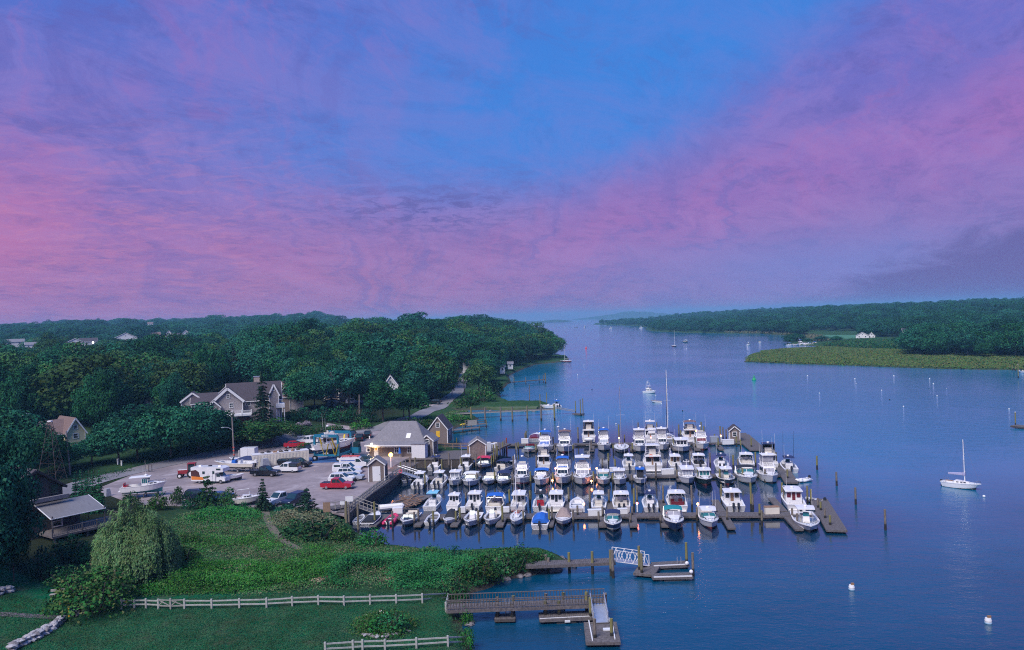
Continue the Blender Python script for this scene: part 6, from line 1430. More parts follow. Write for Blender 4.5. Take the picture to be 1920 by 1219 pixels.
sk = MB(); sk.slab([(xl(764) - .40, sy - .36, 2.74 + (sy - .36) * kk + .29), (xl(764) + .40, sy - .36, 2.74 + (sy - .36) * kk + .29), (xl(764) + .40, sy + .36, 2.74 + (sy + .36) * kk + .29), (xl(764) - .40, sy + .36, 2.74 + (sy + .36) * kk + .29)], .03); sk.build('pane', mat('skylight_glass', (.03, .06, .07), .55), so)
vp_ = MB(); vp_.cyl((xl(691), 1.0, 3.7), (xl(691), 1.0, 4.35), .14, n=8); vp_.build('vent_pipe', WHITE, mh)
gable(mh, xl(798), 3.2, 2.6, 3.4, 3.3, 1.1, axis='y', wall=SHING, roof=ROOFG, name='dormer_wall', over=.25)
window(mh, (xl(798), 3.2 - 1.72, 3.0), (0, -1), .8, .8)
wb = MB(); wb.box((xl(790), -1.0, 1.45), (3.0, 2.0, 2.9)); wb.build('white_annexe', WWALL, mh); wb = MB(); wb.box((xl(790), -1.0, 2.98), (3.2, 2.2, .14)); wb.build('annexe_roof', ROOFG, mh)
LAMPW = emit('white_lamp', (1.0, .86, .62), 12.0); LAMPO = emit('orange_lamp', (1.0, .34, .05), 9.0)
lb = MB(); lb.ball((xl(703), -1.75, 2.95), .26, 8, 6); lbo = lb.build('wall_lamp', LAMPW, mh)
def plight(name, p, c, e, r=.25):
 l = bpy.data.lights.new(name, 'POINT'); l.energy = e; l.color = c; l.shadow_soft_size = r; o = bpy.data.objects.new(name, l); COL.objects.link(o); o.location = p; return o
cosa, sina = math.cos(ang), math.sin(ang)
def mhw(x, y, z): c = mh.location; return (c.x + x * cosa - y * sina, c.y + x * sina + y * cosa, c.z + z)
plight('lamp_light', mhw(xl(703), -2.2, 2.75), (1, .74, .42), 45)
plight('door_light', mhw(xl(706), -1.0, 2.3), (1, .62, .25), 40)
def shed(px, py, w_, d, h, rh, label, z=LOTZ, doorm=None, win=None, wall=None, roof=None, rz=0, name='shed', stilts=0, ydoor=False):
 p = G(px, py, z); r = thing(name, label, 'shed', p, facing(p) * .35 + rz)
 gable(r, 0, d / 2, w_, d, h, rh, axis='y', wall=wall or SHING, roof=roof or ROOFG, over=.22, tw=.2, z0=0)
 if doorm: door(r, (0 if not ydoor else 0, 0, .05 if not ydoor else 1.6), (0, -1), w_ * .5 if not ydoor else .9, h * .86 if not ydoor else 1.5, doorm)
 if win: window(r, (0, 0, win), (0, -1), .8, .9)
 if stilts:
  s = MB()
  for a in (-1, 1):
   for b in (0, 1): s.cyl((a * w_ * .45, d * b, -stilts), (a * w_ * .45, d * b, .05), .14, n=7)
  s.build('stilt', PILE, r)
 return r
shed(706.5, 903, 2.9, 2.6, 3.2, 1.1, 'small shingled shed with white door at the lot corner', doorm=TRIM)
s2 = shed(822, 832, 4.6, 5.6, 3.6, 2.9, 'tall shingled shed with dark gable roof and yellow door panel', doorm=YDOOR, win=4.5, roof=ROOFD, ydoor=True, rz=-.15, z=1.3)
window(s2, (2.3, 2.8, 2.4), (1, 0), .8, 1.0)
s3 = shed(896, 857, 3.4, 3.2, 2.7, 1.15, 'low shingled tool shed with white corner boards on the deck', z=1.75)
hh_ = shed(1378, 827, 2.3, 2.9, 2.5, .95, 'narrow shingled hut with white window at the rear dock end', z=.6, win=1.6, roof=ROOFD, name='dock_hut', rz=-.1)
p0 = G(452, 803, 4.4); hs = thing('shingle_house', 'large grey shingled house with white deck and broad white gable', 'house', p0 + Vector((0, 0, -.6)), facing(p0)); S = p0.y / F      # metres per photo pixel
bx = lambda px: (px - 452) * S
hz = lambda py, yy=0: (p0.z * 0 + (803 - py) * S + .6)
gable(hs, bx(430), 4.5, 52 * S, 9, hz(750), hz(727) - hz(750), axis='y', wall=SHINGG, roof=ROOFD, over=.45, tw=.62)           # broad gable
gable(hs, bx(478), 7.0, 96 * S, 9.5, hz(752), hz(722) - hz(752), axis='x', wall=SHINGG, roof=ROOFD, over=.4)                     # main ridge
gable(hs, bx(388), 7.5, 44 * S, 7.5, hz(753), hz(738) - hz(753), axis='x', wall=SHINGG, roof=ROOFD, over=.35)                    # left wing
gable(hs, bx(406), .4, 21 * S, 5.0, hz(758), hz(748) - hz(758), axis='y', wall=SHINGG, roof=ROOFD, over=.3, tw=.3)                # porch gable
gable(hs, bx(367), 8.5, 5.6, 5.0, hz(750), hz(735) - hz(750), axis='y', wall=SHINGG, roof=ROOFD, over=.3, tw=.4)
gable(hs, bx(513), 4.0, 17 * S, 8, hz(742), hz(724) - hz(742), axis='y', wall=SHINGG, roof=ROOFD, over=.3, tw=.35)
chimney(hs, bx(484), 7.5, hz(735), hz(711), 1.2)
for (px, py, w_, h, mu, y) in [(431, 742, .75, .8, 1, 0), (436, 759, .8, 1.1, 1, 0), (513, 733, .5, .6, 0, 0), (466, 758, 1.0, 1.4, 1, 2.25), (375, 759, 1.1, .9, 1, 3.75), (383, 759, 1.1, .9, 1, 3.75), (391, 759, 1.1, .9, 1, 3.75)]:
 window(hs, (bx(px), y - .02, hz(py)), (0, -1), w_, h, mull=mu)
bs = MB(); bs.box((bx(445), -1.0, hz(783) / 2 - .4), (46 * S, 2.0, hz(783) + .8)); bs.build('brick_basement', BRICK, hs); door(hs, (bx(443), -2.0, hz(789)), (0, -1), .9, 2.1)
dk = MB(); dk.box((bx(446), -1.8, hz(776)), (50 * S, 4.2, .35)); dk.build('deck', TRIM, hs)
rl = MB(); x0, x1, yy, zz = bx(421), bx(471), -3.85, hz(776) + .17
for za in (.15, 1.05): rl.bar((x0, yy, zz + za), (x1, yy, zz + za), .08, .09)
for i in range(46): rl.box((x0 + (x1 - x0) * i / 45, yy, zz + .6), (.05, .05, .9))
for i in range(4): rl.box((x0 + (x1 - x0) * i / 3, yy, zz + .6), (.24, .24, 1.3))
rl.build('deck_railing', TRIM, hs)
db = MB(); db.box((bx(524), 1.0, hz(765)), (16 * S, 3.5, 1.1)); db.build('balcony', TRIM, hs)
po = MB()
for px in (517, 531): po.box((bx(px), -.6, hz(772) / 2), (.22, .22, hz(772)))
po.build('balcony_post', TRIM, hs)
p1 = G(545, 775, 5.2); gh = thing('guest_house', 'small shingled house with brown roof half hidden by trees', 'house', p1 + Vector((0, 3, -.5)), facing(p1)); S1 = p1.y / F
gable(gh, 0, 3.5, 36 * S1, 7, (775 - 744) * S1 + .5, (744 - 718) * S1, axis='x', wall=SHINGG, roof=ROOFB, over=.3)
window(gh, ((532 - 545) * S1, -.02, (775 - 738) * S1 + .5), (0, -1), 1.5, 1.1, mull=1)
gable(gh, (532 - 545) * S1, 1.6, 14 * S1, 3.4, (775 - 732) * S1 + .5, .9, axis='y', roof=ROOFB, over=.25, name='dormer_wall'); window(gh, ((532 - 545) * S1, -.12, (775 - 737) * S1 + .5), (0, -1), 1.3, 1.1, mull=1)
def house(px, py, z, wpx, d, hpx, rpx, label, axis='x', wall=None, roof=None, rz=0.0, wins=3, lit=False, base=3.0, chim=None, group=None, name='house', wm=None):
 p = G(px, py, z); r = thing(name, label, 'house', p + Vector((0, 0, -base)), facing(p) + rz, group); s = p.y / F; w_ = wpx * s; h = hpx * s + base; rh = rpx * s
 gable(r, 0, d / 2, w_, d, h, rh, axis=axis, wall=wall or WWALL, roof=roof or ROOFD, over=.4, tw=.28)
 for i in range(wins):
  x = -w_ / 2 + w_ * (i + .5) / wins; window(r, (x, -.02, base + hpx * s * .55), (0, -1), min(1.0, w_ / wins * .45), min(1.2, hpx * s * .5), m=(LAMPW if lit and i == wins - 1 else (wm or HGL)))
 if axis == 'y': window(r, (0, -.02, h + rh * .35), (0, -1), .8, .8)
 if chim is not None: chimney(r, chim * w_ / 2, d * .4, h, h + rh + 1.6, .9)
 return r, s
yh, ys = house(142, 826, 4.8, 34, 9, 16, 26, 'house with cream yellow gable, white rakes and brown roof', 'y', YWALL, ROOFB, rz=.35, wins=1, chim=None, base=4)
p = G(112, 826, 4.8);
gable(yh, -5.5, 5.5, 9, 8, 16 * ys + 4, 22 * ys, axis='x', wall=YWALL, roof=ROOFB, over=.3); chimney(yh, -9.2, 4.5, 7, 16 * ys + 4 + 26 * ys + 1.8, 1.1)
house(288, 782, 4.8, 78, 9, 20, 22, 'wide house with weathered grey roof behind the dark trees', 'x', GWALL, ROOFG, wins=4, base=4)
r_, s_ = house(214, 800, 4.6, 34, 6, 22, 6, 'low pale house wing with white roof balustrade', 'x', GWALL, C_WHITE, wins=2, base=4)
rl = MB()
for i in range(14): rl.box((-17 * s_ + 34 * s_ * i / 13, 0, 22 * s_ + 4.6), (.1, .1, .9))
rl.bar((-17 * s_, 0, 22 * s_ + 5.1), (17 * s_, 0, 22 * s_ + 5.1), .12, .12); rl.build('roof_balustrade', TRIM, r_)
house(622, 748, 6.5, 30, 8, 14, 30, 'brown roofed house with white gable behind the blue spruce', 'y', SHING, ROOFB, rz=-.5, wins=1, base=4)
house(733, 742, 6.0, 26, 8, 20, 18, 'white gabled cottage hidden among trees by the lane', 'y', WWALL, ROOFD, wins=1, base=3)
house(957, 689, 3.2, 9, 6, 7, 3, 'tiny white boathouse on the wooded bank upriver', 'x', WWALL, ROOFG, wins=1, base=1)
house(875, 694, 4.6, 13, 7, 17, 4, 'white house front glimpsed at the top of the lane', 'x', WWALL, ROOFD, wins=1, base=2)
house(942, 697, 3.0, 9, 5, 9, 3, 'narrow white cabin on the bank above the far pier', 'x', WWALL, ROOFG, wins=1, base=1)
def at_depth(px, py, Y): q = P(px, py, Y); return q.z
for (px, py, Y, w_, d, h, r2, lab, ax, lit, wk, rk_) in FARH:
 wl_, rf = (WWALL, GWALL)[wk], (ROOFD, ROOFG, ROOFB)[rk_]
 house(px, py, at_depth(px, py, Y), w_, d, h, r2, lab, ax, wl_, rf, wins=2, lit=bool(lit), base=14, group='far houses on the left')
for (px, p_, w_, d, h, r2, lab, ax) in [(1617, HR1, 22, 12, 5, 6, 'white gabled house beside a field across the river', 'y'), (1634, HR1, 12, 9, 4, 6, 'small white gabled wing right of the field house', 'y'), (1697, HR2, 9, 9, 15, 3, 'tall white house behind trees across the river', 'x')]:
 q = P(px, hor(px) + F * (H - p_.z) / p_.y, p_.y); house(px, hor(px) + F * (H - q.z) / q.y, q.z, w_, d, h, r2, lab, ax, WWALL, ROOFD, wins=2, base=1.5, group='houses across the river')
fp = [RT(1518, 636), RT(1608, 635), RT(1608, 628), RT(1528, 628)]
fm = MB(); vs = []
for j in range(9):
 for i in range(13):
  a = fp[0].lerp(fp[1], i / 12); b = fp[3].lerp(fp[2], i / 12); q = a.lerp(b, j / 8); vs.append((q.x, q.y, rth1(q.x, q.y) + .12))
fm.add(vs, [(j * 13 + i, j * 13 + i + 1, (j + 1) * 13 + i + 1, (j + 1) * 13 + i) for j in range(8) for i in range(12)]); struct(fm.build('mown_field', mat('mown_grass', (.06, .20, .09), .9, var=.15, scale=.05)))
p2 = T(112, 1000); dh = thing('dark_house', 'dark shingled house under trees with a grey patio cover and deck', 'house', p2 + Vector((0, 0, -.4)), facing(p2) + R(24)); S2 = p2.y / F
up = 1000
gable(dh, (80 - 112) * S2, 5.5, 92 * S2, 8.5, (up - 912) * S2 + .4, (912 - 878) * S2, axis='y', wall=SHINGD, roof=ROOFD, trim=BLACK, over=.5)
window(dh, ((113 - 112) * S2, 1.2, (up - 915) * S2), (0, -1), .9, 1.5, tr=BLACK)
pc = MB(); zA, zB = (up - 942) * S2 + .4, (up - 958) * S2 + .2; pc.slab([(-2.6, -3.6, zB), (4.4, -3.6, zB), (4.4, 1.0, zA), (-2.6, 1.0, zA)], .09); pc.build('patio_cover', mat('corrugated_panel', (.20, .19, .19), .5, var=.2, scale=3, stretch=(6, .4, 1)), dh)
ed = MB(); ed.tube([(-2.6, 1.02, zA + .06), (-2.62, -3.62, zB + .06), (4.42, -3.62, zB + .06), (4.42, 1.0, zA + .06)], .06, 4); ed.build('cover_edge', TRIM, dh)
dd = MB(); dd.box((1.8, -2.2, 1.1), (9.5, 5.0, .25)); dd.build('deck', WOOD, dh)
rl = MB()
for za in (.15, .95): rl.bar((-3, -4.65, 1.22 + za), (6.5, -4.65, 1.22 + za), .06, .07); rl.bar((6.5, -4.65, 1.22 + za), (6.5, .2, 1.22 + za), .06, .07)
for i in range(40): rl.box((-3 + 9.5 * i / 39, -4.65, 1.75), (.035, .035, .85))
for i in range(6): rl.box((-3 + 9.5 * i / 5, -4.65, 1.7), (.12, .12, 1.1))
for i in range(18): rl.box((6.5, -4.65 + 4.85 * i / 17, 1.75), (.035, .035, .85))
rl.build('deck_railing', WOOD, dh)
ps = MB()
for x in (-2.4, 4.3): ps.box((x, -3.5, (zB + 1.2) / 2 + .3), (.14, .14, zB - 1.0))
for x in (-2.6, 1.5, 6.2): ps.box((x, -4.4, .3), (.2, .2, 1.7))
ps.build('post', WOOD, dh)
window(dh, (-.4, -.55 + .3, 2.2), (0, -1), 1.1, 1.3); lw = MB(); lw.box((-1.0, 3.0, 1.6), (7.2, 6.4, 3.4)); lw.build('lower_wall', SHINGD, dh)
bn = MB(); bn.box((-1.6, .2, zA + .7), (6.0, .5, .5)); bn.build('balcony_beam', ROOFG, dh)
lp = thing('patio_lamp', 'white lamp post beside the patio cover', 'lamp', T(166, 975), 0); b = MB(); b.cyl((0, 0, 0), (0, 0, 2.5), .05, n=6); b.build('post', BLACK, lp); b = MB(); b.box((0, 0, 2.6), (.35, .35, .25), top=.6); b.build('lantern', TRIM, lp)
# ================================================================== lot: cars, trailers, boat hoist
TYRE = mat('tyre', (.015, .015, .016), .85); HUB = mat('wheel_hub', (.5, .5, .52), .35, .8, var=.1); CARGL = mat('car_glass', (.02, .045, .05), .05, var=.2, spec=.9); LENS = mat('headlight_lens', (.65, .66, .68), .15); TAIL = mat('tail_light', (.45, .01, .015), .25)
def wheel_mesh():
 t = MB(); t.cyl((0, -.12, 0), (0, .12, 0), .38, n=14); h = MB(); h.cyl((0, -.13, 0), (0, .13, 0), .22, n=10); return t.mesh('tyre', TYRE), h.mesh('rim', HUB)
WT, WH = wheel_mesh()
def wheels(root, pts, sc=1.0):
 for (x, y) in pts:
  o = link('wheel', WT, root, (x, y, .38 * sc)); o.scale = (sc, 1, sc); link('rim', WH, o)
def lights(root, xf, xr, w_, zf, zr, tail=TAIL):
 for s in (-1, 1):
  a = MB(); a.box((xf, s * w_ * .39, zf), (.08, .34, .17)); a.build('headlight', LENS, root); a = MB(); a.box((xr, s * w_ * .42, zr), (.08, .2, .26)); a.build('tail_light', tail, root)
def prof(root, name, pts, w_, m, tuck=.0, ztuck=None):
 """side profile (x,z) extruded across the width, sides tucked in above ztuck"""
 mb = MB(); n = len(pts)
 def hw(z): return w_ / 2 - (tuck * max(0, z - (ztuck or 0)))
 vs = [(x, -hw(z), z) for x, z in pts] + [(x, hw(z), z) for x, z in pts]
 mb.add(vs, [tuple(range(n)), tuple(range(2 * n - 1, n - 1, -1))] + [(i, n + i, n + (i + 1) % n, (i + 1) % n) for i in range(n)])
 return mb.build(name, m, root)
def pickup(root, m, cap=None, L=5.8, w_=1.98):
 prof(root, 'body', [(-2.85, .5), (-2.85, 1.12), (-.95, 1.14), (-.95, 1.16), (1.0, 1.18), (2.55, 1.08), (2.85, .95), (2.88, .5), (2.4, .38), (-2.4, .38)], w_, m, .05, .9)
 prof(root, 'cab', [(-.95, 1.14), (-.85, 1.86), (-.7, 1.92), (.35, 1.90), (1.25, 1.16)], w_ * .96, m, .22, 1.14)
 for s in (-1, 1):
  for (a, b) in ((-.72, .05), (.13, .98)):
   g = MB(); q = [(a, s * (w_ * .475), 1.22), (b, s * (w_ * .475), 1.22), (min(b, .42) if b > .5 else b, s * (w_ * .475 - .125), 1.80), (a + .02, s * (w_ * .475 - .125), 1.80)]; g.slab(q if s < 0 else q[::-1], .02); g.build('side_window', CARGL, root)
 g = MB(); g.slab([(1.24, -.82, 1.21), (1.24, .82, 1.21), (.42, .72, 1.88), (.42, -.72, 1.88)], .02); g.build('windscreen', CARGL, root)
 g = MB(); g.slab([(-.94, .75, 1.25), (-.94, -.75, 1.25), (-.87, -.70, 1.78), (-.87, .70, 1.78)], .02); g.build('rear_window', CARGL, root)
 if cap is None:
  b = MB(); b.box((-1.9, 0, 1.10), (1.75, 1.6, .10)); b.build('bed', BLACK, root)
 else:
  prof(root, 'bed_cap', [(-2.83, 1.13), (-2.7, 1.82), (-1.0, 1.86), (-1.0, 1.14)], w_ * .94, cap, .12, 1.14)
  for s in (-1, 1): g = MB(); q = [(-2.5, s * w_ * .455, 1.30), (-1.2, s * w_ * .455, 1.30), (-1.2, s * (w_ * .455 - .05), 1.66), (-2.5, s * (w_ * .455 - .05), 1.66)]; g.slab(q if s < 0 else q[::-1], .03); g.build('cap_window', CARGL, root)
 b = MB(); b.box((2.9, 0, .58), (.14, w_ * .96, .22)); b.box((-2.9, 0, .58), (.14, w_ * .94, .2)); b.build('bumper', HUB, root); b = MB(); b.box((2.88, 0, .88), (.06, w_ * .55, .26)); b.build('grille', BLACK, root)
 lights(root, 2.86, -2.86, w_, .93, .95); wheels(root, [(1.85, -.86), (1.85, .86), (-1.75, -.86), (-1.75, .86)])
def suv(root, m, rack=False, L=4.8, w_=1.9, low=False):
 z = .0 if not low else -.22
 prof(root, 'body', [(-2.35, .45), (-2.38, 1.02), (-2.2, 1.08), (1.0, 1.06), (2.15, .98), (2.36, .8), (2.36, .45), (2.0, .34), (-2.0, .34)], w_, m, .05, .8)
 pts = [(-2.2, 1.06), (-1.95, 1.66 + z), (-1.6, 1.72 + z), (.1, 1.72 + z), (.3, 1.68 + z), (1.12, 1.05)] if not low else [(-2.0, 1.05), (-1.15, 1.42), (-.8, 1.46), (.05, 1.46), (.3, 1.42), (1.15, 1.04)]
 prof(root, 'cabin', pts, w_ * .95, m, .26, 1.06); zt = 1.6 + z
 for s in (-1, 1):
  for (a, b, c, d) in (((-1.9, -1.05, -1.72, -1.05), (-.97, -.15, -.97, -.15), (-.07, .86, -.07, .28)) if not low else ((-1.5, -.5, -1.05, -.5), (-.42, .9, -.42, .22))):
   g = MB(); q = [(a, s * w_ * .468, 1.12), (b, s * w_ * .468, 1.12), (d, s * (w_ * .468 - .26 * (zt - 1.12)), zt), (c, s * (w_ * .468 - .26 * (zt - 1.12)), zt)]; g.slab(q if s < 0 else q[::-1], .02); g.build('side_window', CARGL, root)
 zf = pts[-2][1]
 g = MB(); g.slab([(1.08, -.78, 1.10), (1.08, .78, 1.10), (.36, .66, zf - .03), (.36, -.66, zf - .03)], .02); g.build('windscreen', CARGL, root)
 g = MB(); a = pts[0]; b = pts[1]; g.slab([(a[0] + .03, .72, a[1] + .08), (a[0] + .03, -.72, a[1] + .08), (b[0] - .0, -.64, b[1] - .06), (b[0] - .0, .64, b[1] - .06)], .02); g.build('rear_window', CARGL, root)
 if rack: r = MB(); [r.bar((-1.5, s * .62, 1.78), (.0, s * .62, 1.78), .05, .05) for s in (-1, 1)]; [r.bar((x, -.62, 1.80), (x, .62, 1.80), .05, .05) for x in (-1.2, -.3)]; r.build('roof_rack', BLACK, root)
 b = MB(); b.box((2.37, 0, .52), (.12, w_ * .95, .22)); b.box((-2.38, 0, .55), (.12, w_ * .95, .22)); b.build('bumper', BLACK, root)
 lights(root, 2.28, -2.34, w_, .80, .92); wheels(root, [(1.45, -.82), (1.45, .82), (-1.45, -.82), (-1.45, .82)], .92)
def sedan(root, m): suv(root, m, low=True)
def van(root, m, ladder=True):
 w_ = 2.0
 prof(root, 'body', [(-2.8, .45), (-2.82, 1.95), (-2.6, 2.12), (1.0, 2.12), (1.35, 1.95), (1.95, 1.28), (2.7, 1.10), (2.8, .85), (2.8, .45), (2.3, .36), (-2.3, .36)], w_, m, .07, 1.1)
 g = MB(); g.slab([(1.93, -.82, 1.34), (1.93, .82, 1.34), (1.42, .72, 1.92), (1.42, -.72, 1.92)], .03); g.build('windscreen', CARGL, root)
 for s in (-1, 1): g = MB(); q = [(.6, s * (w_ / 2 - .01), 1.25), (1.75, s * (w_ / 2 - .01), 1.25), (1.3, s * (w_ / 2 - .05), 1.82), (.6, s * (w_ / 2 - .05), 1.82)]; g.slab(q if s < 0 else q[::-1], .03); g.build('side_window', CARGL, root); g = MB(); g.box((-1.0, s * 1.0, 1.55), (2.9, .03, .12)); g.build('stripe', BLUE, root)
 b = MB(); b.box((2.84, 0, .6), (.12, 1.9, .24)); b.build('bumper', BLACK, root); lights(root, 2.74, -2.8, w_, .95, 1.0); wheels(root, [(1.9, -.86), (1.9, .86), (-1.8, -.86), (-1.8, .86)])
 if ladder:
  l = MB(); RL = [(-2.4, -.45), (-2.4, .1), (-2.4, .55)]
  for y in (-.5, -.1, .25, .6): l.bar((-2.5, y, 2.3), (1.2, y, 2.3), .07, .09)
  for i in range(8): l.bar((-2.3 + .45 * i, -.5, 2.3), (-2.3 + .45 * i, .6, 2.3), .05, .05)
  l.build('ladder', paint((.6, .10, .10), .6), root); r = MB(); [r.bar((x, -.85, 2.2), (x, .85, 2.2), .06, .06) for x in (-2.2, -.6, .9)]; r.build('roof_rack', BLACK, root)
CW = paint((.74, .74, .75), .22, 'car_paint'); CK = paint((.012, .013, .018), .2, 'car_paint'); CR_ = paint((.42, .012, .03), .22, 'car_paint'); CS = paint((.38, .42, .50), .22, 'car_paint'); CG = paint((.02, .055, .07), .2, 'car_paint'); CN = paint((.015, .025, .055), .2, 'car_paint')
def car(fn, px, py, rz, label, m, name='parked_car', cat='car', z=None, sc=1.0, **k):
 p = G(px, py, LOTZ + .005) if z is None else G(px, py, z); r = thing(name, label, cat, p, R(rz), 'vehicles in the boatyard'); fn(r, m, **k); r.scale = (sc,) * 3; return r
V1 = dict(name='pickup_truck', cat='pickup')
car(pickup, 633, 916, -8, 'red crew cab pickup at the front of the right parking row', CR_, **V1)
car(suv, 641, 904, -6, 'white suv just behind the red pickup', CW, rack=False)
car(sedan, 660, 900, -6, 'silver blue hatchback behind the white suv', CS, sc=.95)
car(suv, 655, 893, -4, 'white suv with roof rails third in the right row', CW, rack=True)
car(pickup, 652, 886, -4, 'white pickup with white bed cap in the right row', CW, cap=CW, **V1)
car(van, 664, 876, -4, 'white van with red ladders on its roof', CW, name='work_van', cat='van')
car(suv, 688, 869, -4, 'dark green suv beyond the white van', CG); car(sedan, 695, 875, -4, 'dark teal car beside the small lot shed', CG)
car(pickup, 498, 892, -14, 'black pickup parked left of the container', CK, **V1)
car(pickup, 537, 885, 170, 'white pickup with black bed cap facing the road', CW, cap=BLACK, **V1)
car(suv, 561, 875, -14, 'black suv nose out beside the white pickup', CK, sc=1.05); car(sedan, 536, 872, -10, 'dark car wedged behind the black suv', CK)
car(sedan, 553, 839, 14, 'red sedan on the roadside beyond the container', CR_, sc=1.08)
car(pickup, 577, 832, 178, 'white pickup facing left beside the red sedan', CW, **V1)
car(pickup, 580, 850, 10, 'black pickup with red tail lights beside the boat hoist', CK, **V1); car(suv, 598, 843, 15, 'teal suv half hidden behind the hoist leg', CG)
car(suv, 675, 826, 95, 'black suv with glowing tail lights by the workshop', CK); car(suv, 661, 820, 95, 'navy suv parked left of the tail lit suv', CN); car(suv, 690, 820, 95, 'dark suv tucked against the workshop roof', CK)
car(pickup, 524, 944, -118, 'white pickup nose to camera behind the dark cedar', CW, **V1); car(suv, 553, 946, -112, 'dark blue suv nose to camera between two cedars', CN, sc=1.12)
car(suv, 372, 936, 5, 'dark blue car mostly hidden behind the shrubs', CN); car(sedan, 412, 938, 6, 'blue car behind the leafy sapling', paint((.03, .08, .20), .22, 'car_paint'))
pz = T(667, 757); car(suv, 662, 757, 10, 'silver suv parked up by the hedge below the wood', CS, z=pz.z + .1); car(suv, 679, 760, 12, 'navy suv parked beside the silver suv under the wood', CN, z=T(679, 760).z + .1); car(suv, 815, 757, 170, 'dark suv under the big round maple by the lane', CK, z=T(815, 757).z + .12)
cp = thing('camper', 'white cab over motorhome with dark swoosh and orange band', 'motorhome', G(397, 905, LOTZ), R(-12), 'vehicles in the boatyard')
prof(cp, 'body', [(-3.6, .55), (-3.6, 3.0), (-3.45, 3.1), (2.4, 3.15), (3.1, 2.9), (3.15, 2.25), (1.55, 2.1), (1.5, .5), (-3.2, .5)], 2.3, CW)
prof(cp, 'cab', [(1.5, .45), (1.5, 2.05), (1.95, 2.05), (2.55, 1.32), (3.35, 1.15), (3.45, .5)], 2.0, CW, .1, 1.1)
g = MB(); g.slab([(2.53, -.8, 1.38), (2.53, .8, 1.38), (2.0, .74, 2.0), (2.0, -.74, 2.0)], .03); g.build('windscreen', CARGL, cp)
g = MB(); g.box((2.05, -1.0, 1.6), (.7, .05, .5)); g.build('side_window', CARGL, cp); d = door(cp, (.6, -1.15, .55), (0, -1), .75, 1.95, CW)
for (x, w_, z, h) in ((-.9, .5, 2.1, .5), (1.15, .45, 2.15, .5), (2.2, .9, 2.75, .3)): a = MB(); a.box((x, -1.17, z), (w_, .05, h)); a.build('window', CARGL, cp)
a = MB(); a.add([(-3.55, -1.165, 1.45), (-1.6, -1.165, 1.1), (-1.9, -1.165, 2.2), (-2.5, -1.165, 2.6), (-3.55, -1.165, 2.45)], [(0, 1, 2, 3, 4)]); a.build('dark_swoosh', paint((.08, .03, .03), .3), cp)
a = MB(); a.add([(-3.5, -1.169, .75), (-.9, -1.169, .75), (-1.1, -1.169, 1.25), (-3.5, -1.169, 1.4)], [(0, 1, 2, 3)]); a.build('orange_band', paint((.75, .22, .03), .3), cp)
for x in (-2.2, -.2, 1.9): a = MB(); a.box((x, 0, 3.22), (.6, .6, .2), top=.8); a.build('roof_vent', BLACK if x > -2 and x < 1 else WHITE, cp)
wheels(cp, [(2.5, -.9), (2.5, .9), (-1.9, -.95), (-1.9, .95)]); lights(cp, 3.4, -3.6, 2.0, .85, 1.0)
tr = thing('tractor', 'old red tractor with cab beside the motorhome', 'tractor', G(353, 895, LOTZ), R(188), 'vehicles in the boatyard'); rm = paint((.32, .03, .04), .4)
a = MB(); a.box((.9, 0, 1.15), (1.9, .8, .75)); a.build('bonnet', rm, tr); a = MB(); a.box((.95, 0, 1.56), (1.7, .7, .08)); a.build('bonnet_top', WHITE, tr)
a = MB(); a.box((-.75, 0, 2.75), (1.5, 1.5, .12)); a.build('cab_roof', rm, tr); a = MB(); [a.box((x, y, 1.95), (.08, .08, 1.6)) for x in (-1.4, -.1) for y in (-.68, .68)]; a.build('cab_frame', rm, tr); a = MB(); a.box((-.75, 0, 1.2), (1.4, 1.1, .5)); a.build('cab_base', rm, tr); g = MB(); g.box((-.75, 0, 2.05), (1.2, 1.25, 1.1)); g.build('cab_glass', CARGL, tr)
for x, r_ in ((1.4, .48), (-.75, .78)):
 for y in (-.8, .8): a = MB(); a.cyl((x, y - .18, r_), (x, y + .18, r_), r_, n=16); wo_ = a.build('wheel', TYRE, tr); a = MB(); a.cyl((x, y - .2, r_), (x, y + .2, r_), r_ * .55, n=12); a.build('rim', WHITE, wo_)
ct = thing('shipping_container', 'long beige ribbed container with junk on its roof', 'container', G(526, 871, LOTZ), R(24)); a = MB(); Lc = 11.5; a.box((0, 0, 1.35), (Lc, 2.4, 2.5)); a.build('body', CREAM, ct); a = MB()
for i in range(38): a.box((-Lc / 2 + .3 + i * (Lc - .6) / 37, -1.22, 1.35), (.13, .06, 2.2))
stuff(a.build('side_ribs', CREAM, ct)); a = MB(); a.box((-Lc / 2 - .02, 0, 1.35), (.06, 2.2, 2.3)); a.build('door', CREAM, ct); a = MB(); a.box((0, 0, 2.66), (Lc * 1.005, 2.46, .1)); a.build('roof', WHITE, ct)
random.seed(5)
for i in range(7):
 q = Vector((-3.5 + i * 1.2, random.uniform(-.5, .5), 2.72)); wq = ct.matrix_basis @ q if False else Matrix.Rotation(R(24), 4, 'Z') @ q + ct.location
 o = thing('scrap_bundle', ['rusty folded frame on the container roof', 'coiled hose heap on the container roof', 'bent pipe bundle on the container roof', 'dark crate on the container roof', 'old tank on the container roof', 'broken chair frame on the container roof', 'loose planks on the container roof'][i], 'scrap', wq, random.random() * 3); a = MB()
 for k in range(4): a.bar((random.uniform(-.6, .6), random.uniform(-.4, .4), .05), (random.uniform(-.6, .6), random.uniform(-.4, .4), random.uniform(.1, .7)), .1, .1)
 a.box((0, 0, .12), (.7, .4, .24)); a.build('scrap', [WOODD, BLACK, TEAK][i % 3], o)
bt = thing('box_trailer', 'small white box trailer by the utility pole', 'trailer', G(468, 861, LOTZ), R(-3)); a = MB(); a.box((0, 0, 1.5), (3.2, 2.2, 2.2)); a.build('body', CW, bt)
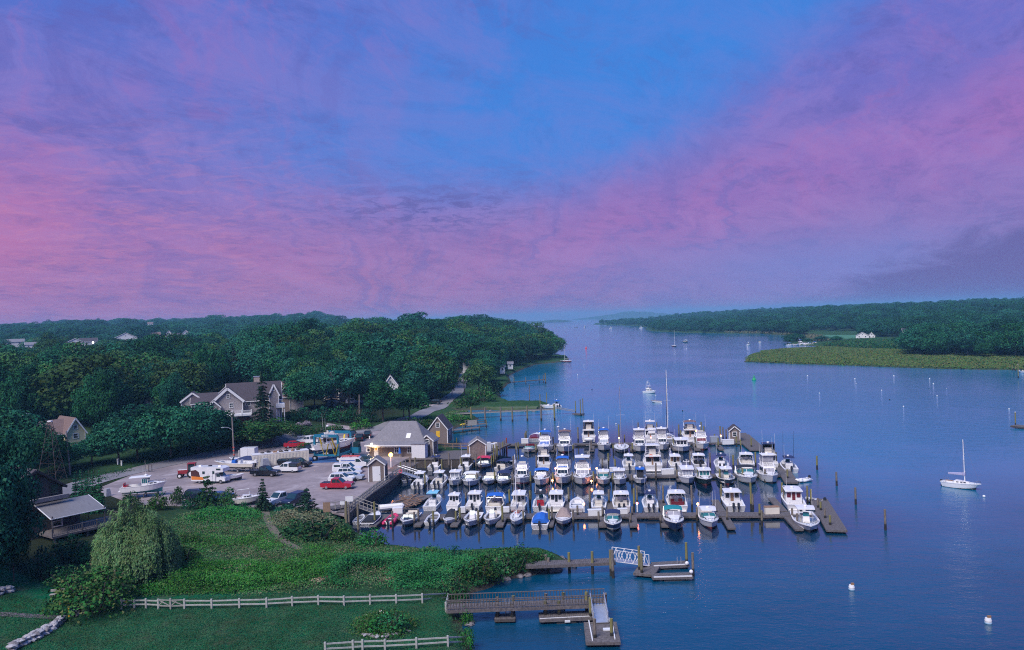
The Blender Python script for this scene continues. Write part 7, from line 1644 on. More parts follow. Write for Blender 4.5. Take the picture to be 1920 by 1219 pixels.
for i in range(2): a = MB(); a.box((-.8 + 1.6 * i, -1.12, 1.5), (1.5, .05, 2.0)); a.build('door_panel', WWALL, bt)
a = MB(); a.bar((-1.6, 0, .5), (-2.6, 0, .45), .1, .1); a.box((-2.2, -.2, 1.3), (.1, .5, 1.6)); a.build('hitch', WHITE, bt); wheels(bt, [(0, -.95), (0, .95)])
def ashore(T_, px, py, L, hd, label, B, up=1.0, trailer=False, z=None, cat='boat', **k):
 p = G(px, py, LOTZ if z is None else z); o = boat(T_, L, B, **k); o.name = {'sail': 'sailboat', 'skiff': 'skiff'}.get(T_, 'motorboat'); tag(o, label, cat, 'boats laid up ashore'); o.location = p + Vector((0, 0, up)); o.rotation_euler = (0, 0, R(hd))
 st = thing('boat_trailer' if trailer else 'boat_cradle', ('bunk trailer under the ' if trailer else 'timber cradle under the ') + ' '.join(label.split()[:6]), 'trailer' if trailer else 'cradle', p, R(hd)); a = MB()
 for s in (-1, 1): a.bar((-L * .42, s * B * .3, up - .45), (L * .3, s * B * .3, up - .45), .12, .12)
 for x in (-L * .35, 0, L * .28): a.bar((x, -B * .4, up - .55), (x, B * .4, up - .55), .14, .14); [a.box((x, s * B * .38, (up - .5) / 2), (.14, .14, up - .5)) for s in (-1, 1)] if not trailer else None
 if trailer: a.bar((L * .3, 0, up - .5), (L * .62, 0, up - .5), .12, .12)
 a.build('frame', WOODD if not trailer else CHROME, st)
 if trailer: wheels(st, [(-L * .15, -B * .42), (-L * .15, B * .42)], .85)
 return o
ashore('cc', 440, 884, 8.6, 171, 'white center console ashore with blue canvas console cover', 2.7, 1.0, True, ttop=False, cons=C_BLUE, motor_mat=OUTW, top=CREAM)
ashore('pilot', 272, 932, 7.2, 12, 'white hardtop fishing boat ashore with teal bottom', 2.5, 1.15, top=WHITE, bot=paint((.02, .22, .24)), motors=0, over=2.0, seat=REDP, t0=.46)
ashore('skiff', 420, 903, 4.6, 8, 'upturned looking white dinghy beside the motorhome', 1.6, .5, True); ashore('skiff', 436, 902, 4.2, 20, 'second white dinghy right of the motorhome', 1.5, .5, True)
ashore('sail', 463, 948, 4.5, 20, 'small cream dinghy sailer behind the front shrubs', 1.6, .5, True, mast=.6, top=CREAM)
ashore('cover', 456, 876, 6.5, 165, 'boat under a dark cover behind the console boat', 2.3, .9, True, acc=C_NAVY, motors=0)
for (px, py, m, d_, lab) in [(489, 875, C_WHITE, (2.2, 1.6, 1.5), 'white tarpaulined heap before the container'), (497, 877, C_GREY, (1.8, 1.6, 1.9), 'grey tarpaulined engine stack by the container'), (480, 871, C_BLUE, (1.8, 1.4, 1.2), 'blue tarpaulined heap behind the console boat'), (202, 930, C_GREY, (1.0, .9, 1.3), 'small grey wrapped motor beside the cedar hedge')]:
 o = thing('tarp_heap', lab, 'covered heap', G(px, py, LOTZ), random.random(), 'covered heaps in the yard'); a = MB(); a.box((0, 0, d_[2] / 2), d_, top=.62); a.ball((0, 0, d_[2] * .85), d_[0] * .36, 8, 4, sc=(1, .8, .6)); a.build('tarp', m, o)
for i, (px, py) in enumerate([(474, 882), (478, 880), (483, 883), (487, 884), (492, 884), (480, 886)]):
 o = thing('lobster_trap', 'wire lobster trap in the pile before the container', 'lobster trap', G(px, py, LOTZ), random.random() * .6, 'pile of lobster traps'); a = MB()
 for sx in (-.5, 0, .5):
  for sy in (-.28, .28): a.box((sx, sy, .25), (.05, .05, .5))
 for z in (.02, .25, .48):
  for sy in (-.28, .28): a.bar((-.5, sy, z), (.5, sy, z), .04, .04)
  for sx in (-.5, .5): a.bar((sx, -.28, z), (sx, .28, z), .04, .04)
 a.build('cage', mat('trap_wire', (.2, .2, .18), .7), o)
HB = mat('hoist_blue', (.012, .17, .27), .4, var=.12, dirt=((.06, .08, .09), .4)); q1, q2, q3 = G(591, 864, LOTZ), G(635, 865, LOTZ), G(659, 856, LOTZ)
bxv = (q2 - q1); Wd = bxv.length; byv = (q3 - q2); Dp = byv.length; hrz = math.atan2(bxv.y, bxv.x)
hl = thing('boat_hoist', 'blue steel travelling boat hoist with yellow slings', 'boat hoist', q1, hrz); Rm = Matrix.Rotation(-hrz, 3, 'Z'); sh = Rm @ byv
Hh = 47 * q1.y / F; C = [Vector((0, 0, 0)), Vector((Wd, 0, 0)), Vector((Wd + sh.x, sh.y, 0)), Vector((sh.x, sh.y, 0))]
for c in C:
 a = MB(); a.box((c.x, c.y, .9 + (Hh - .9) / 2), (.42, .42, Hh - .9)); a.build('leg', HB, hl); a = MB(); a.cyl((c.x, c.y - .22, .58), (c.x, c.y + .22, .58), .58, n=16); w0 = a.build('wheel', TYRE, hl); a = MB(); a.cyl((c.x, c.y - .24, .58), (c.x, c.y + .24, .58), .28, n=12); a.build('rim', WHITE, w0)
for i, j in ((0, 1), (3, 2)):
 a = MB(); a.bar(C[i] + Vector((0, 0, Hh)), C[j] + Vector((0, 0, Hh)), .5, .55); bo = a.build('top_beam', HB, hl); a = MB()
 for k in range(7 if i == 0 else 0): q = C[i].lerp(C[j], .34 + .045 * k); a.box((q.x, q.y - .27, Hh + .02), (.14, .03, .2 + .1 * (k % 2)))
 if i == 0: a.build('white_lettering_blocks', WHITE, bo)
a = MB(); a.bar(C[0] + Vector((0, 0, 1.25)), C[1] + Vector((0, 0, 1.25)), .36, .42); a.build('bottom_beam', HB, hl)
a = MB(); a.bar(C[3] + Vector((0, 0, Hh - .2)), C[0] + Vector((0, 0, Hh - .2)), .36, .4); a.build('side_beam', HB, hl); a = MB(); a.bar(C[3] + Vector((0, 0, 1.25)), C[0] + Vector((0, 0, 1.25)), .36, .42); a.build('side_rail', HB, hl); a = MB(); a.bar(C[2] + Vector((0, 0, 1.25)), C[1] + Vector((0, 0, 1.25)), .36, .42); a.build('side_rail', HB, hl)
a = MB(); e = C[2]; a.box((e.x + 1.3, e.y, 1.5), (1.6, 1.4, 1.3)); a.build('engine_housing', HB, hl); a = MB(); a.box((e.x + 1.4, e.y, 2.7), (1.2, 1.2, 1.1)); a.build('operator_cab', CARGL, hl)
SLING = mat('yellow_sling', (.72, .52, .03), .7, var=.1); mid = (C[0] + C[2]) / 2
for f in (.22, .74):
 pa, pb = C[0].lerp(C[1], f) , C[3].lerp(C[2], f); a = MB(); pts = []
 for k in range(13): t = k / 12; q = pa.lerp(pb, t); pts.append(Vector((q.x, q.y, 2.0 + (Hh - .4 - 2.0) * abs(2 * t - 1) ** 2.2)))
 for u, v in zip(pts, pts[1:]): a.bar(u, v, .34, .06)
 a.build('sling', SLING, hl)
for k, (x_, dx) in enumerate(((.18, .13), (.52, -.12), (.62, .14), (.93, -.13))):
 a = MB(); xb = Wd * (x_ + .12); a.bar((xb, -.5, Hh - 1.2 - .4 * (k % 2)), (xb + Wd * dx, -.35, 1.35), .3, .05); a.build('sling', SLING, hl)
bo = boat('fly', 9.2, 3.0, acc=None, top=WHITE, bot=MAROON, stripe=WHITE, liner=WHITE); bo.name = 'motorboat'; tag(bo, 'white motorboat with maroon bottom hanging in the blue hoist', 'boat'); cc = q1.lerp(q3, .55); bo.location = (cc.x, cc.y, LOTZ + 2.3); bo.rotation_euler = (0, 0, R(28))
wp = MB(); wq = [G(566, 858, LOTZ), G(668, 857, LOTZ), G(660, 866, LOTZ), G(560, 869, LOTZ)]; wp.poly([(q.x, q.y) for q in wq], LOTZ + .004, LOTZ + .016); struct(wp.build('wash_pad', road_mat('blue_wash_pad', (.02, .07, .20), (.03, .11, .28), 1.5)))
gt = thing('gangway_store', 'long white aluminium gangway lying beyond the hoist', 'gangway', G(596, 826, LOTZ), R(22)); a = MB(); [a.bar((-5, s * .6, .5 + dz), (5, s * .6, .5 + dz), .08, .08) for s in (-1, 1) for dz in (0, .9)]; [a.bar((-5 + i, s * .6, .5), (-4.5 + i, s * .6, 1.4), .05, .05) for i in range(10) for s in (-1, 1)]; a.box((0, 0, .45), (10, 1.2, .08)); a.build('truss', WHITE, gt)
skp = thing('skip', 'dark blue rubbish skip beneath the hoist', 'skip', G(640, 851, LOTZ), 0); a = MB(); a.box((0, 0, .75), (4.5, 1.8, 1.5), top=1.08); a.build('bin', CN, skp)
def pole(px, pyb, pyt, label, z=None, arm=0, lamp=False, bands=None, m=BARKL, xt=None, tr=False):
 p = G(px, pyb, z) if z is not None else T(px, pyb); top = P(xt or px, pyt, p.y); h = top.z - p.z; o = thing('utility_pole', label, 'utility pole', p); e = Vector((top.x - p.x, 0, h)); b = MB(); b.cyl((0, 0, -.8), e, .19, .13, 9); b.build('post', m, o)
 if arm: b = MB(); b.bar(e + Vector((-arm, 0, -.4)), e + Vector((arm, 0, -.4)), .1, .12); b.build('crossarm', BARK, o)
 if lamp: b = MB(); q = e * lamp; b.tube([q, q + Vector((-1.0, 0, .55)), q + Vector((-1.9, 0, .65))], .05, 5); ao = b.build('lamp_arm', ALU, o); b = MB(); b.box(q + Vector((-2.2, 0, .6)), (.7, .3, .16)); b.build('lamp_head', GREYHULL, ao)
 if bands: b = MB(); [b.cyl(e * f - Vector((0, 0, .14)), e * f + Vector((0, 0, .14)), .21, .21, 9) for f in bands]; b.build('reflector_band', paint((.6, .10, .08), .6), o)
 if tr: b = MB(); b.cyl(e + Vector((.3, 0, -1.6)), e + Vector((.3, 0, -.6)), .25, n=10); b.build('transformer', GREYHULL, o)
 return o
pole(439, 857, 782, 'tall utility pole with lamp arm and red bands by the road', LOTZ, 0, .68, (.06, .16, .24), xt=435)
pole(132, 890, 808, 'bleached utility pole behind the dark house', None, xt=124); pole(673.5, 789, 740, 'short pale pole before the clipped hedge', None, xt=673.5); pole(757, 782, 733, 'dark utility pole with white box beyond the workshop', None, xt=755.5, m=BARK)
pole(848, 742, 716, 'lane pole with transformer and street lamp', None, lamp=.75, tr=True, xt=846.5); pole(871, 741, 703, 'tall lane pole in front of the wooded bank', None, m=BARK, xt=869)
lt = thing('lattice_tower', 'rusty lattice windmill tower beside the dark house', 'tower', T(98, 905)); e = P(92, 790, lt.location.y); hT = e.z - lt.location.z; a = MB()
for sx, sy in ((-1, -1), (1, -1), (1, 1), (-1, 1)): a.cyl((sx * 1.9, sy * 1.9, 0), (sx * .25, sy * .25, hT), .045, n=5)
for i in range(6):
 f = i / 6; g_ = (i + 1) / 6; r0, r1 = 1.9 - 1.65 * f, 1.9 - 1.65 * g_
 for (ax, ay), (bx_, by_) in (((-1, -1), (1, -1)), ((1, -1), (1, 1)), ((1, 1), (-1, 1)), ((-1, 1), (-1, -1))): a.cyl((ax * r0, ay * r0, hT * f), (bx_ * r1, by_ * r1, hT * g_), .018, n=4); a.cyl((ax * r1, ay * r1, hT * g_), (bx_ * r1, by_ * r1, hT * g_), .018, n=4)
a.build('lattice', mat('rusty_steel', (.09, .06, .055), .8, var=.3), lt); a = MB(); a.box((0, 0, hT), (.7, .7, .2)); a.build('cap', TRIM, lt)
for (px, py, w_, h, lab) in [(221, 871, .25, 1.2, 'left white gatepost on the verge'), (228, 873, .25, 1.0, 'right white gatepost on the verge')]:
 o = thing('gatepost', lab, 'post', T(px, py), 0); a = MB(); a.box((0, 0, h / 2), (w_, w_, h)); a.build('post', TRIM, o); a = MB(); a.box((0, 0, h), (w_ * 1.3, w_ * 1.3, .1)); a.build('cap', TRIM, o)
o = thing('notice_frame', 'small timber notice frame at the road edge', 'sign', G(279, 885, LOTZ), .2); a = MB(); [a.box((x, 0, .8), (.15, .15, 1.6)) for x in (-.6, 0, .6)]; a.bar((-.7, 0, 1.5), (.7, 0, 1.5), .1, .15); a.build('frame', WOOD, o); a = MB(); a.box((-.3, -.02, 1.0), (.5, .05, .8)); a.build('board', RAILW, o)
# ================================================================== bulkhead, decks, gangways, private piers
def V2(px, py, z): p = G(px, py, z); return Vector((p.x, p.y, 0))
def posts(root, name, pts, r=.15, m=PILE, cap=None):
 """pts: (px, pytop, pybase at water) piles that belong to a pier, one part each"""
 o = root.location
 for (px, yt, yb) in pts:
  p = G(px, yb, 0); t = max(.9, P(px, yt, p.y).z); b = MB(); b.cyl((0, 0, -2.6), (random.uniform(-.03, .03), 0, t), r * 1.06, r * .94, 9); b.build(name, m, root, (p.x - o.x, p.y - o.y, -o.z))
bk_ = thing('bulkhead', 'dark timber retaining wall along the edge of the lot', 'retaining wall'); pts = [G(x, y, LOTZ) for x, y in BULK_PX]
for a, b in zip(pts, pts[1:]):
 d = (b - a); n = int(d.length / .30); dn = d.normalized(); nn = Vector((dn.y, -dn.x, 0)); m = MB()
 for i in range(n):
  p = a + d * (i + .5) / n + nn * (.12 + .03 * (i % 2)); m.box((p.x, p.y, LOTZ / 2 - .72), (d.length / n * .94, .09, LOTZ + 1.3), math.atan2(dn.y, dn.x))
 stuff(m.build('sheeting_planks', WOODD, bk_)); m = MB(); m.bar(a + nn * .15 + Vector((0, 0, .02)), b + nn * .15 + Vector((0, 0, .02)), .34, .16); m.build('cap_beam', WOOD, bk_)
bw = thing('boardwalk', 'weathered boardwalk with open railing along the lot edge', 'boardwalk'); run = [V2(x, y, LOTZ) for x, y in [(640, 962), (684, 930), (715, 906), (741, 888)]]
for a, b in zip(run, run[1:]):
 m = MB(); plank_deck(m, a, b, 1.7, LOTZ + .12, .2); stuff(m.build('deck_planks', WOOD, bw))
rr_ = MB(); L_ = 0
for a, b in zip(run, run[1:]):
 d = (b - a).normalized(); nn = Vector((d.y, -d.x, 0)) * .8; k = max(2, int((b - a).length / 1.8))
 for i in range(k + 1):
  p = a.lerp(b, i / k) + nn; m = MB(); m.box((0, 0, .75), (.13, .13, 1.5)); m.build('rail_post', RAILW, bw, (p.x, p.y, LOTZ - .2))
 for z in (.55, 1.05): rr_.bar(a + nn + Vector((0, 0, LOTZ + z)), b + nn + Vector((0, 0, LOTZ + z)), .06, .12)
rr_.build('rail', RAILW, bw)
bp_ = thing('boardwalk', 'planked landing with pale rail at the lot corner gangway', 'boardwalk'); m = MB(); plank_deck(m, V2(742, 884, LOTZ), V2(768, 868, LOTZ), 4.0, LOTZ + .12, .2); stuff(m.build('deck_planks', WOOD, bp_)); posts(bp_, 'pile', [(727, 868, 915), (752, 866, 903), (762, 864, 900), (771, 860, 893), (779, 858, 888)], .14)
wd = thing('timber_deck', 'broad weathered timber deck on piles beside the workshop', 'deck'); dq = [(735, 858), (892, 857), (951, 832), (900, 828), (806, 846), (798, 850)]
dq = [V2(x, y, 1.75) for x, y in [(738, 861), (893, 860), (957, 832), (925, 828), (880, 844), (806, 846)]]
m = MB(); m.poly([(p.x, p.y) for p in dq], 1.35, 1.70); m.build('deck_frame', WOODD, wd)
m = MB(); a, b = dq[0], dq[1]; dn = (b - a).normalized(); nb = Vector((-dn.y, dn.x, 0))
ys = [nb.dot(p - a) for p in dq]
def span(yv):
 xs = []
 for i in range(len(dq)):
  y0, y1 = ys[i], ys[(i + 1) % len(dq)]
  if (y0 - yv) * (y1 - yv) < 0: t = (yv - y0) / (y1 - y0); xs.append(dn.dot(dq[i].lerp(dq[(i + 1) % len(dq)], t) - a))
 return (min(xs), max(xs)) if len(xs) > 1 else None
yv = .12
while yv < max(ys):
 s = span(yv)
 if s: p = a + dn * (s[0] + s[1]) / 2 + nb * yv; m.box((p.x, p.y, 1.73), (s[1] - s[0], .2, .06), math.atan2(dn.y, dn.x))
 yv += .24
stuff(m.build('deck_planks', WOOD, wd)); m = MB(); m.bar(a + Vector((0, 0, 1.62)) - nb * .06, b + Vector((0, 0, 1.62)) - nb * .06, .1, .36); m.bar(b + Vector((.08, 0, 1.62)), dq[2] + Vector((.08, 0, 1.62)), .1, .36); m.build('edge_beam', WOODN, wd)
posts(wd, 'pile', [(816, 851, 878), (842, 849, 880), (865, 858, 878), (893, 850, 882), (902, 856, 880), (922, 852, 878), (926, 848, 874), (929, 843, 869), (933, 836, 863), (938, 830, 856), (943, 828, 852), (946, 826, 848), (949, 824, 845), (780, 858, 884), (769, 857, 886), (798, 862, 886), (926, 834, 866), (931, 832, 860)], .15)
posts(wd, 'mooring_post', [(950, 821, 842)], .17, paint((.42, .05, .03), .6))
m = MB(); fa, fb_ = V2(806, 842, 1.75), V2(878, 841, 1.75)
for z in (2.2, 2.6, 2.95): m.bar(fa + Vector((0, 0, z)), fb_ + Vector((0, 0, z)), .06, .14)
for i in range(6): p = fa.lerp(fb_, i / 5); m.box((p.x, p.y, 2.35), (.14, .14, 1.3))
m.build('rear_railing', WOODN, wd); m = MB(); p = V2(882, 849, 1.75); m.box((p.x, p.y, 2.5), (1.4, .1, 1.7)); p = V2(915, 842, 1.75); m.box((p.x, p.y, 2.5), (1.3, .1, 1.6)); m.build('screen_panel', WOODN, wd)
for (px, py, lab, d_, mm) in [(917, 846, 'white refrigerator standing on the deck beyond the tool shed', (.8, .75, 2.0), DBOX), (924, 840, 'white ice chest at the deck edge', (1.0, .8, 1.0), DBOX), (929, 838, 'orange topped bait bin at the deck edge', (.7, .7, 1.0), VINYL)]: cleat_box('deck_chest', lab, G(px, py, 1.77), d_, mm, 'chest', .3)
um = thing('parasol', 'closed blue parasol before the workshop', 'parasol', G(750, 858, 1.77)); m = MB(); m.cyl((0, 0, 0), (0, 0, 1.1), .04, n=6); m.build('pole', WHITE, um); m = MB(); m.cyl((0, 0, .9), (0, 0, 2.6), .34, .06, 8); m.build('folded_canopy', C_BLUE, um)
ol = thing('lamp_post', 'post with glowing orange lamp by the main gangway', 'lamp post', G(733.5, 876, LOTZ)); m = MB(); m.cyl((0, 0, 0), (0, 0, 2.2), .16, n=8); m.build('post', DBOX, ol); m = MB(); m.ball((0, 0, 2.5), .42, 8, 6); m.build('lamp', LAMPO, ol); pl_ = ol.location; plight('lamp_light', (pl_.x, pl_.y - .7, pl_.z + 2.7), (1, .36, .07), 60)
lb2 = thing('life_buoy', 'pink red life buoy on the landing rail', 'life buoy', G(751, 884, LOTZ + 1.0)); m = MB(); [m.cyl((.3 * math.cos(i * .785), 0, .3 * math.sin(i * .785)), (.3 * math.cos(i * .785 + .785), 0, .3 * math.sin(i * .785 + .785)), .09, n=6) for i in range(8)]; m.build('ring', paint((.7, .1, .15), .5), lb2)
def gangway(label, a, b, wd_, hr, m_, trussn=8, deckm=ALU, name='gangway', post=True):
 a, b = Vector(a), Vector(b); r = thing(name, label, 'gangway', a); e = b - a; d = Vector((e.x, e.y, 0)).normalized(); nn = Vector((-d.y, d.x, 0)) * wd_ / 2; up = Vector((0, 0, hr))
 k = MB(); k.bar(Vector((0, 0, 0)), e, wd_, .1); k.build('deck', deckm, r)
 for s in (-1, 1):
  k = MB(); k.tube([nn * s, nn * s + up, e + nn * s + up, e + nn * s, nn * s], .05, 5); k.tube([nn * s + up * .5, e + nn * s + up * .5], .03, 4) if post else None
  for i in range(trussn):
   f, g_ = i / trussn, (i + 1) / trussn; p, q = e * f + nn * s, e * g_ + nn * s
   if post: k.cyl(p, p + up, .035, n=4)
   else: k.cyl(p if i % 2 == 0 else p + up, q + up if i % 2 == 0 else q, .045, n=4)
  k.build('side_truss', m_, r)
 return r
gangway('grey railed gangway from the shore landing to the front dock', G(655, 943, 2.2), G(708, 962, .75), 1.3, 1.1, RAILW, 7, WOOD)
gangway('grey aluminium gangway dropping from the deck corner to the middle dock', G(748, 884, 2.0), G(785, 896, .75), 1.4, 1.2, ALU, 8)
ld = thing('shore_landing', 'small railed timber landing with notice boards above the rocks', 'landing'); m = MB(); la, lb_ = V2(619, 953, 2.2), V2(656, 947, 2.2); plank_deck(m, la, lb_, 2.2, 2.2, .2); stuff(m.build('deck_planks', WOOD, ld)); m = MB()
for z in (2.7, 3.2): m.bar(la + Vector((0, -1.0, z)), lb_ + Vector((0, -1.0, z)), .07, .12)
for i in range(4): p = la.lerp(lb_, i / 3); m.box((p.x, p.y - 1.0, 2.6), (.13, .13, 1.3))
m.build('railing', RAILW, ld); posts(ld, 'pile', [(648, 948, 990), (655, 945, 990), (622, 955, 976)], .15)
for (px, py, w_, h, lab, mm) in [(613, 958, 1.1, 1.5, 'brown notice board left of the shore landing', WOODN), (642, 948, .7, .5, 'small white sign on the landing rail', DBOX), (655, 938, 1.2, .8, 'white sign board above the shore gangway', DBOX)]:
 o = thing('sign_board', lab, 'sign', G(px, py + (2 if w_ < 1 else 6), 2.1 if mm is WOODN else 2.9)); m = MB(); m.box((0, 0, h / 2 + .3), (w_, .08, h)); m.build('panel', mm, o); m = MB(); [m.box((s * w_ * .4, .08, h / 2 - .3), (.09, .09, h + 1.2)) for s in (-1, 1)]; m.build('post', WOOD, o)
rf = thing('work_raft', 'low brown work raft heaped with old boards in the inner basin', 'raft'); dock_run(rf, g2(742, 952, .4), g2(790, 928, .4), 4.2, .42, beam=WOODD); m = MB()
for i in range(26):
 p = Vector((*g2(750 + 36 * random.random(), 950 - 20 * random.random(), .45), .5 + .2 * random.random())); an = random.choice([.4, .5, 1.2, 2.0]) + random.random() * .2; e = Vector((math.cos(an), math.sin(an), 0)) * random.uniform(1, 2.6); m.bar(p - e / 2, p + e / 2 + Vector((0, 0, .1)), .2, .08)
stuff(m.build('loose_boards', TEAK, rf))
wdn = thing('upturned_dinghy', 'long white upturned dinghy on the raft edge', 'dinghy', G(733, 953, .45), .28); m = MB(); m.cyl((-2.0, 0, .2), (1.6, 0, .25), .5, .42, 10); m.ball((1.6, 0, .25), .42, 10, 6, sc=(1.6, 1, 1)); m.build('hull', WHITE, wdn); m = MB(); m.bar((-2.0, 0, .72), (2.0, 0, .68), .06, .08); m.build('keel', DBOX, wdn)
ld2 = thing('low_dock', 'low timber dock behind the tall shed over the creek', 'dock'); m = MB(); plank_deck(m, V2(842, 807, .9), V2(898, 801, .9), 3.0, .9, .22); stuff(m.build('deck_planks', WOOD, ld2)); posts(ld2, 'pile', [(868, 795, 812), (899, 798, 809), (884, 797, 806), (850, 800, 814)], .14)
ld3 = thing('low_dock', 'timber dock with plank screen beyond the low creek dock', 'dock'); m = MB(); plank_deck(m, V2(870, 797, .9), V2(913, 794, .9), 2.6, .9, .22); stuff(m.build('deck_planks', WOOD, ld3)); m = MB()
for z in (1.4, 2.0): m.bar(V2(871, 796, .9) + Vector((0, 0, z)), V2(912, 793, .9) + Vector((0, 0, z)), .07, .14)
m.build('railing', WOOD, ld3); m = MB(); a, b = V2(878, 797, .9), V2(894, 796, .9)
for i in range(14): p = a.lerp(b, i / 13); m.box((p.x, p.y - 1.2, 1.6), (.17, .05, 1.5))
m.build('plank_screen', RAILW, ld3); posts(ld3, 'pile', [(912, 788, 803), (873, 788, 803)], .14)
yb = thing('plastic_kayak', 'yellow kayak end by the plank screen', 'kayak', G(868, 798, 1.0), .8); m = MB(); m.ball((0, 0, .3), .45, 8, 6, sc=(2.6, .9, .6)); m.build('hull', paint((.75, .5, .02), .5), yb)
def pier(label, a, b, wd_, z, piles, name='pier', pw=.22, beam=None, pr=.18):
 r = thing(name, label, 'pier'); A, B = V2(a[0], a[1], z), V2(b[0], b[1], z); m = MB(); plank_deck(m, A, B, wd_, z, pw); stuff(m.build('deck_planks', WOOD, r)); d = (B - A).normalized(); nn = Vector((-d.y, d.x, 0)) * wd_ / 2; m = MB()
 for s in (-1, 1): m.bar(A + nn * s + Vector((0, 0, z - .2)), B + nn * s + Vector((0, 0, z - .2)), .12, .28)
 m.build('stringer', beam or WOOD, r); posts(r, 'pile', piles, pr); return r, A, B, nn
pier('long narrow pier with paired piles beyond the rear dock', (846, 775), (1040, 766), 1.8, 1.9, [(884, 763, 793), (910, 764, 793), (939, 763, 790), (961, 763, 792), (989, 761, 790), (1015, 760, 790), (1040, 758, 789)], beam=RAILW, pr=.26)
gangway('thin pale ramp from the long narrow pier to its end float', G(1041, 766, 1.9), G(1077, 772, .5), 1.0, .5, RAILW, 4, RAILW)
pe = thing('floating_dock', 'small end float of the long narrow pier between tall piles', 'dock'); dock_run(pe, g2(1075, 775), g2(1094, 776), 1.6);
for i, (px, yt, yb2, lab) in enumerate([(1079.5, 752, 776, 'left of three tall piles at the far pier float'), (1089, 748, 780, 'middle of three tall piles at the far pier float'), (1093.5, 747, 780, 'tallest right pile at the far pier float'), (993, 720, 754, 'lone slender pole rising from the cove behind the jetty'), (1025.5, 736, 762, 'green topped pile beside the jetty boats'), (1013, 739, 764, 'thin grey pile at the jetty end'), (856.5, 821, 838, 'broken grey stake in the creek'), (1904, 773, 800, 'white capped green pile on the right edge')]): piling(px, yt, yb2, lab, .15, 'lone piles', TRIM if 'capped' in lab else None)
pier('short pier with end piles on the bank upriver', (960, 716), (1022, 711), 1.4, 1.6, [(964, 708, 722), (986, 707, 721), (1011, 704, 718), (1019, 703, 718), (1022.5, 699, 720), (1023.5, 700, 718)])
jt = struct(link('stone_jetty', (lambda m: (m.poly([tuple(V2(x, y, 0)[:2]) for x, y in [(908, 768), (960, 771), (1006, 770), (1012, 764), (1000, 759), (950, 757)]], -1.5, .95), m)[1])(MB()).mesh('stone_jetty', road_mat('jetty_top', (.05, .09, .035), (.10, .13, .05), 1.0))))
r_, A, B, nn = pier('foreshore pier running out from the shrubby point', (985, 1057), (1152, 1050), 1.8, 1.35, [(985.5, 1040, 1066), (1024, 1040, 1068), (1029, 1046, 1074), (1068, 1036, 1074), (1111, 1034, 1076), (1146, 1031, 1080), (1150, 1031, 1084)])
gangway('white aluminium truss gangway sloping down to the u shaped float', G(1152, 1050, 1.5), G(1213, 1058, .6), 1.5, 1.35, WHITE, 8, ALU, post=False)
uf = thing('floating_dock', 'u shaped float with white edges at the foreshore pier', 'dock'); dock_run(uf, g2(1207, 1076), g2(1220, 1057), 2.4); dock_run(uf, g2(1224, 1058), g2(1289, 1055), 1.7); dock_run(uf, g2(1222, 1079), g2(1297, 1077), 1.5); m = MB()
for a, b in (((1226, 1062), (1288, 1059)), ((1226, 1083), (1297, 1081))): m.bar(V2(*a, .5) + Vector((0, 0, .5)), V2(*b, .5) + Vector((0, 0, .5)), .14, .22)
m.build('white_fender_edge', DBOX, uf); m = MB(); [m.tube([V2(x, 1058, .5) + Vector((0, 0, .5)), V2(x, 1058, .5) + Vector((0, 0, 1.4))], .04, 5) for x in (1270, 1277)]; m.build('boarding_ladder', ALU, uf)
for px, py in ((1288, 1056), (1296, 1072)): m = MB(); p = G(px, py, .75); m.ball(p, .24, 8, 6); m.build('corner_bumper', WHITE, uf)
for px, yt, yb2, lab in [(1199, 1024, 1076, 'left of two green piles where the white gangway lands'), (1203.5, 1038, 1082, 'right of two green piles where the white gangway lands'), (1288, 1017, 1062, 'green pile behind the u shaped float end'), (1300, 1036, 1080, 'green pile in front of the u shaped float end')]: piling(px, yt, yb2, lab, .17, 'green piles at the u shaped float')
fp_, A, B, nn = pier('long foreground pier with close slatted railings both sides', (838, 1138), (1136, 1127), 1.8, 1.55, [(934, 1119, 1155), (963, 1117, 1150), (1024, 1113, 1149), (1057, 1111, 1149), (1100, 1110, 1152), (1136, 1112, 1160), (933, 1132, 1165), (961, 1131, 1165), (1023, 1127, 1162), (1049, 1127, 1162), (1108, 1120, 1165)], pw=.2)
for s in (-1, 1):
 L_ = (B - A).length; n = int(L_ / .30); m = MB()
 for i in range(n):
  f = (i + .5) / n; p = A.lerp(B, f) + nn * s
  m.box((p.x, p.y, 1.55 + .50), (.06, .04, .92))
 stuff(m.build('railing_slats', WOODD, fp_)); m = MB(); m.bar(A + nn * s + Vector((0, 0, 2.52)), B + nn * s + Vector((0, 0, 2.52)), .08, .07); m.bar(A + nn * s + Vector((0, 0, 1.72)), B + nn * s + Vector((0, 0, 1.72)), .05, .09); m.build('hand_rail', WOOD, fp_)
st = thing('boarding_stage', 'small low stage with ladder under the foreground pier', 'platform'); dock_run(st, g2(928, 1156, .45), g2(966, 1155, .45), 1.5, .45, floats=False, beam=WOODD); m = MB(); [m.tube([V2(x, 1154, .4) + Vector((0, 0, .4)), V2(x, 1154, .4) + Vector((0, 0, 2.1))], .04, 5) for x in (948, 956)]; [m.tube([V2(948, 1154, .4) + Vector((0, 0, z)), V2(956, 1154, .4) + Vector((0, 0, z))], .03, 4) for z in (.7, 1.0, 1.3, 1.6)]; m.build('ladder', ALU, st)
s2_ = thing('boarding_stage', 'low dark stage under the middle of the foreground pier', 'platform'); dock_run(s2_, g2(1020, 1149, .5), g2(1058, 1147, .5), 1.3, .5, floats=False, beam=WOODD)
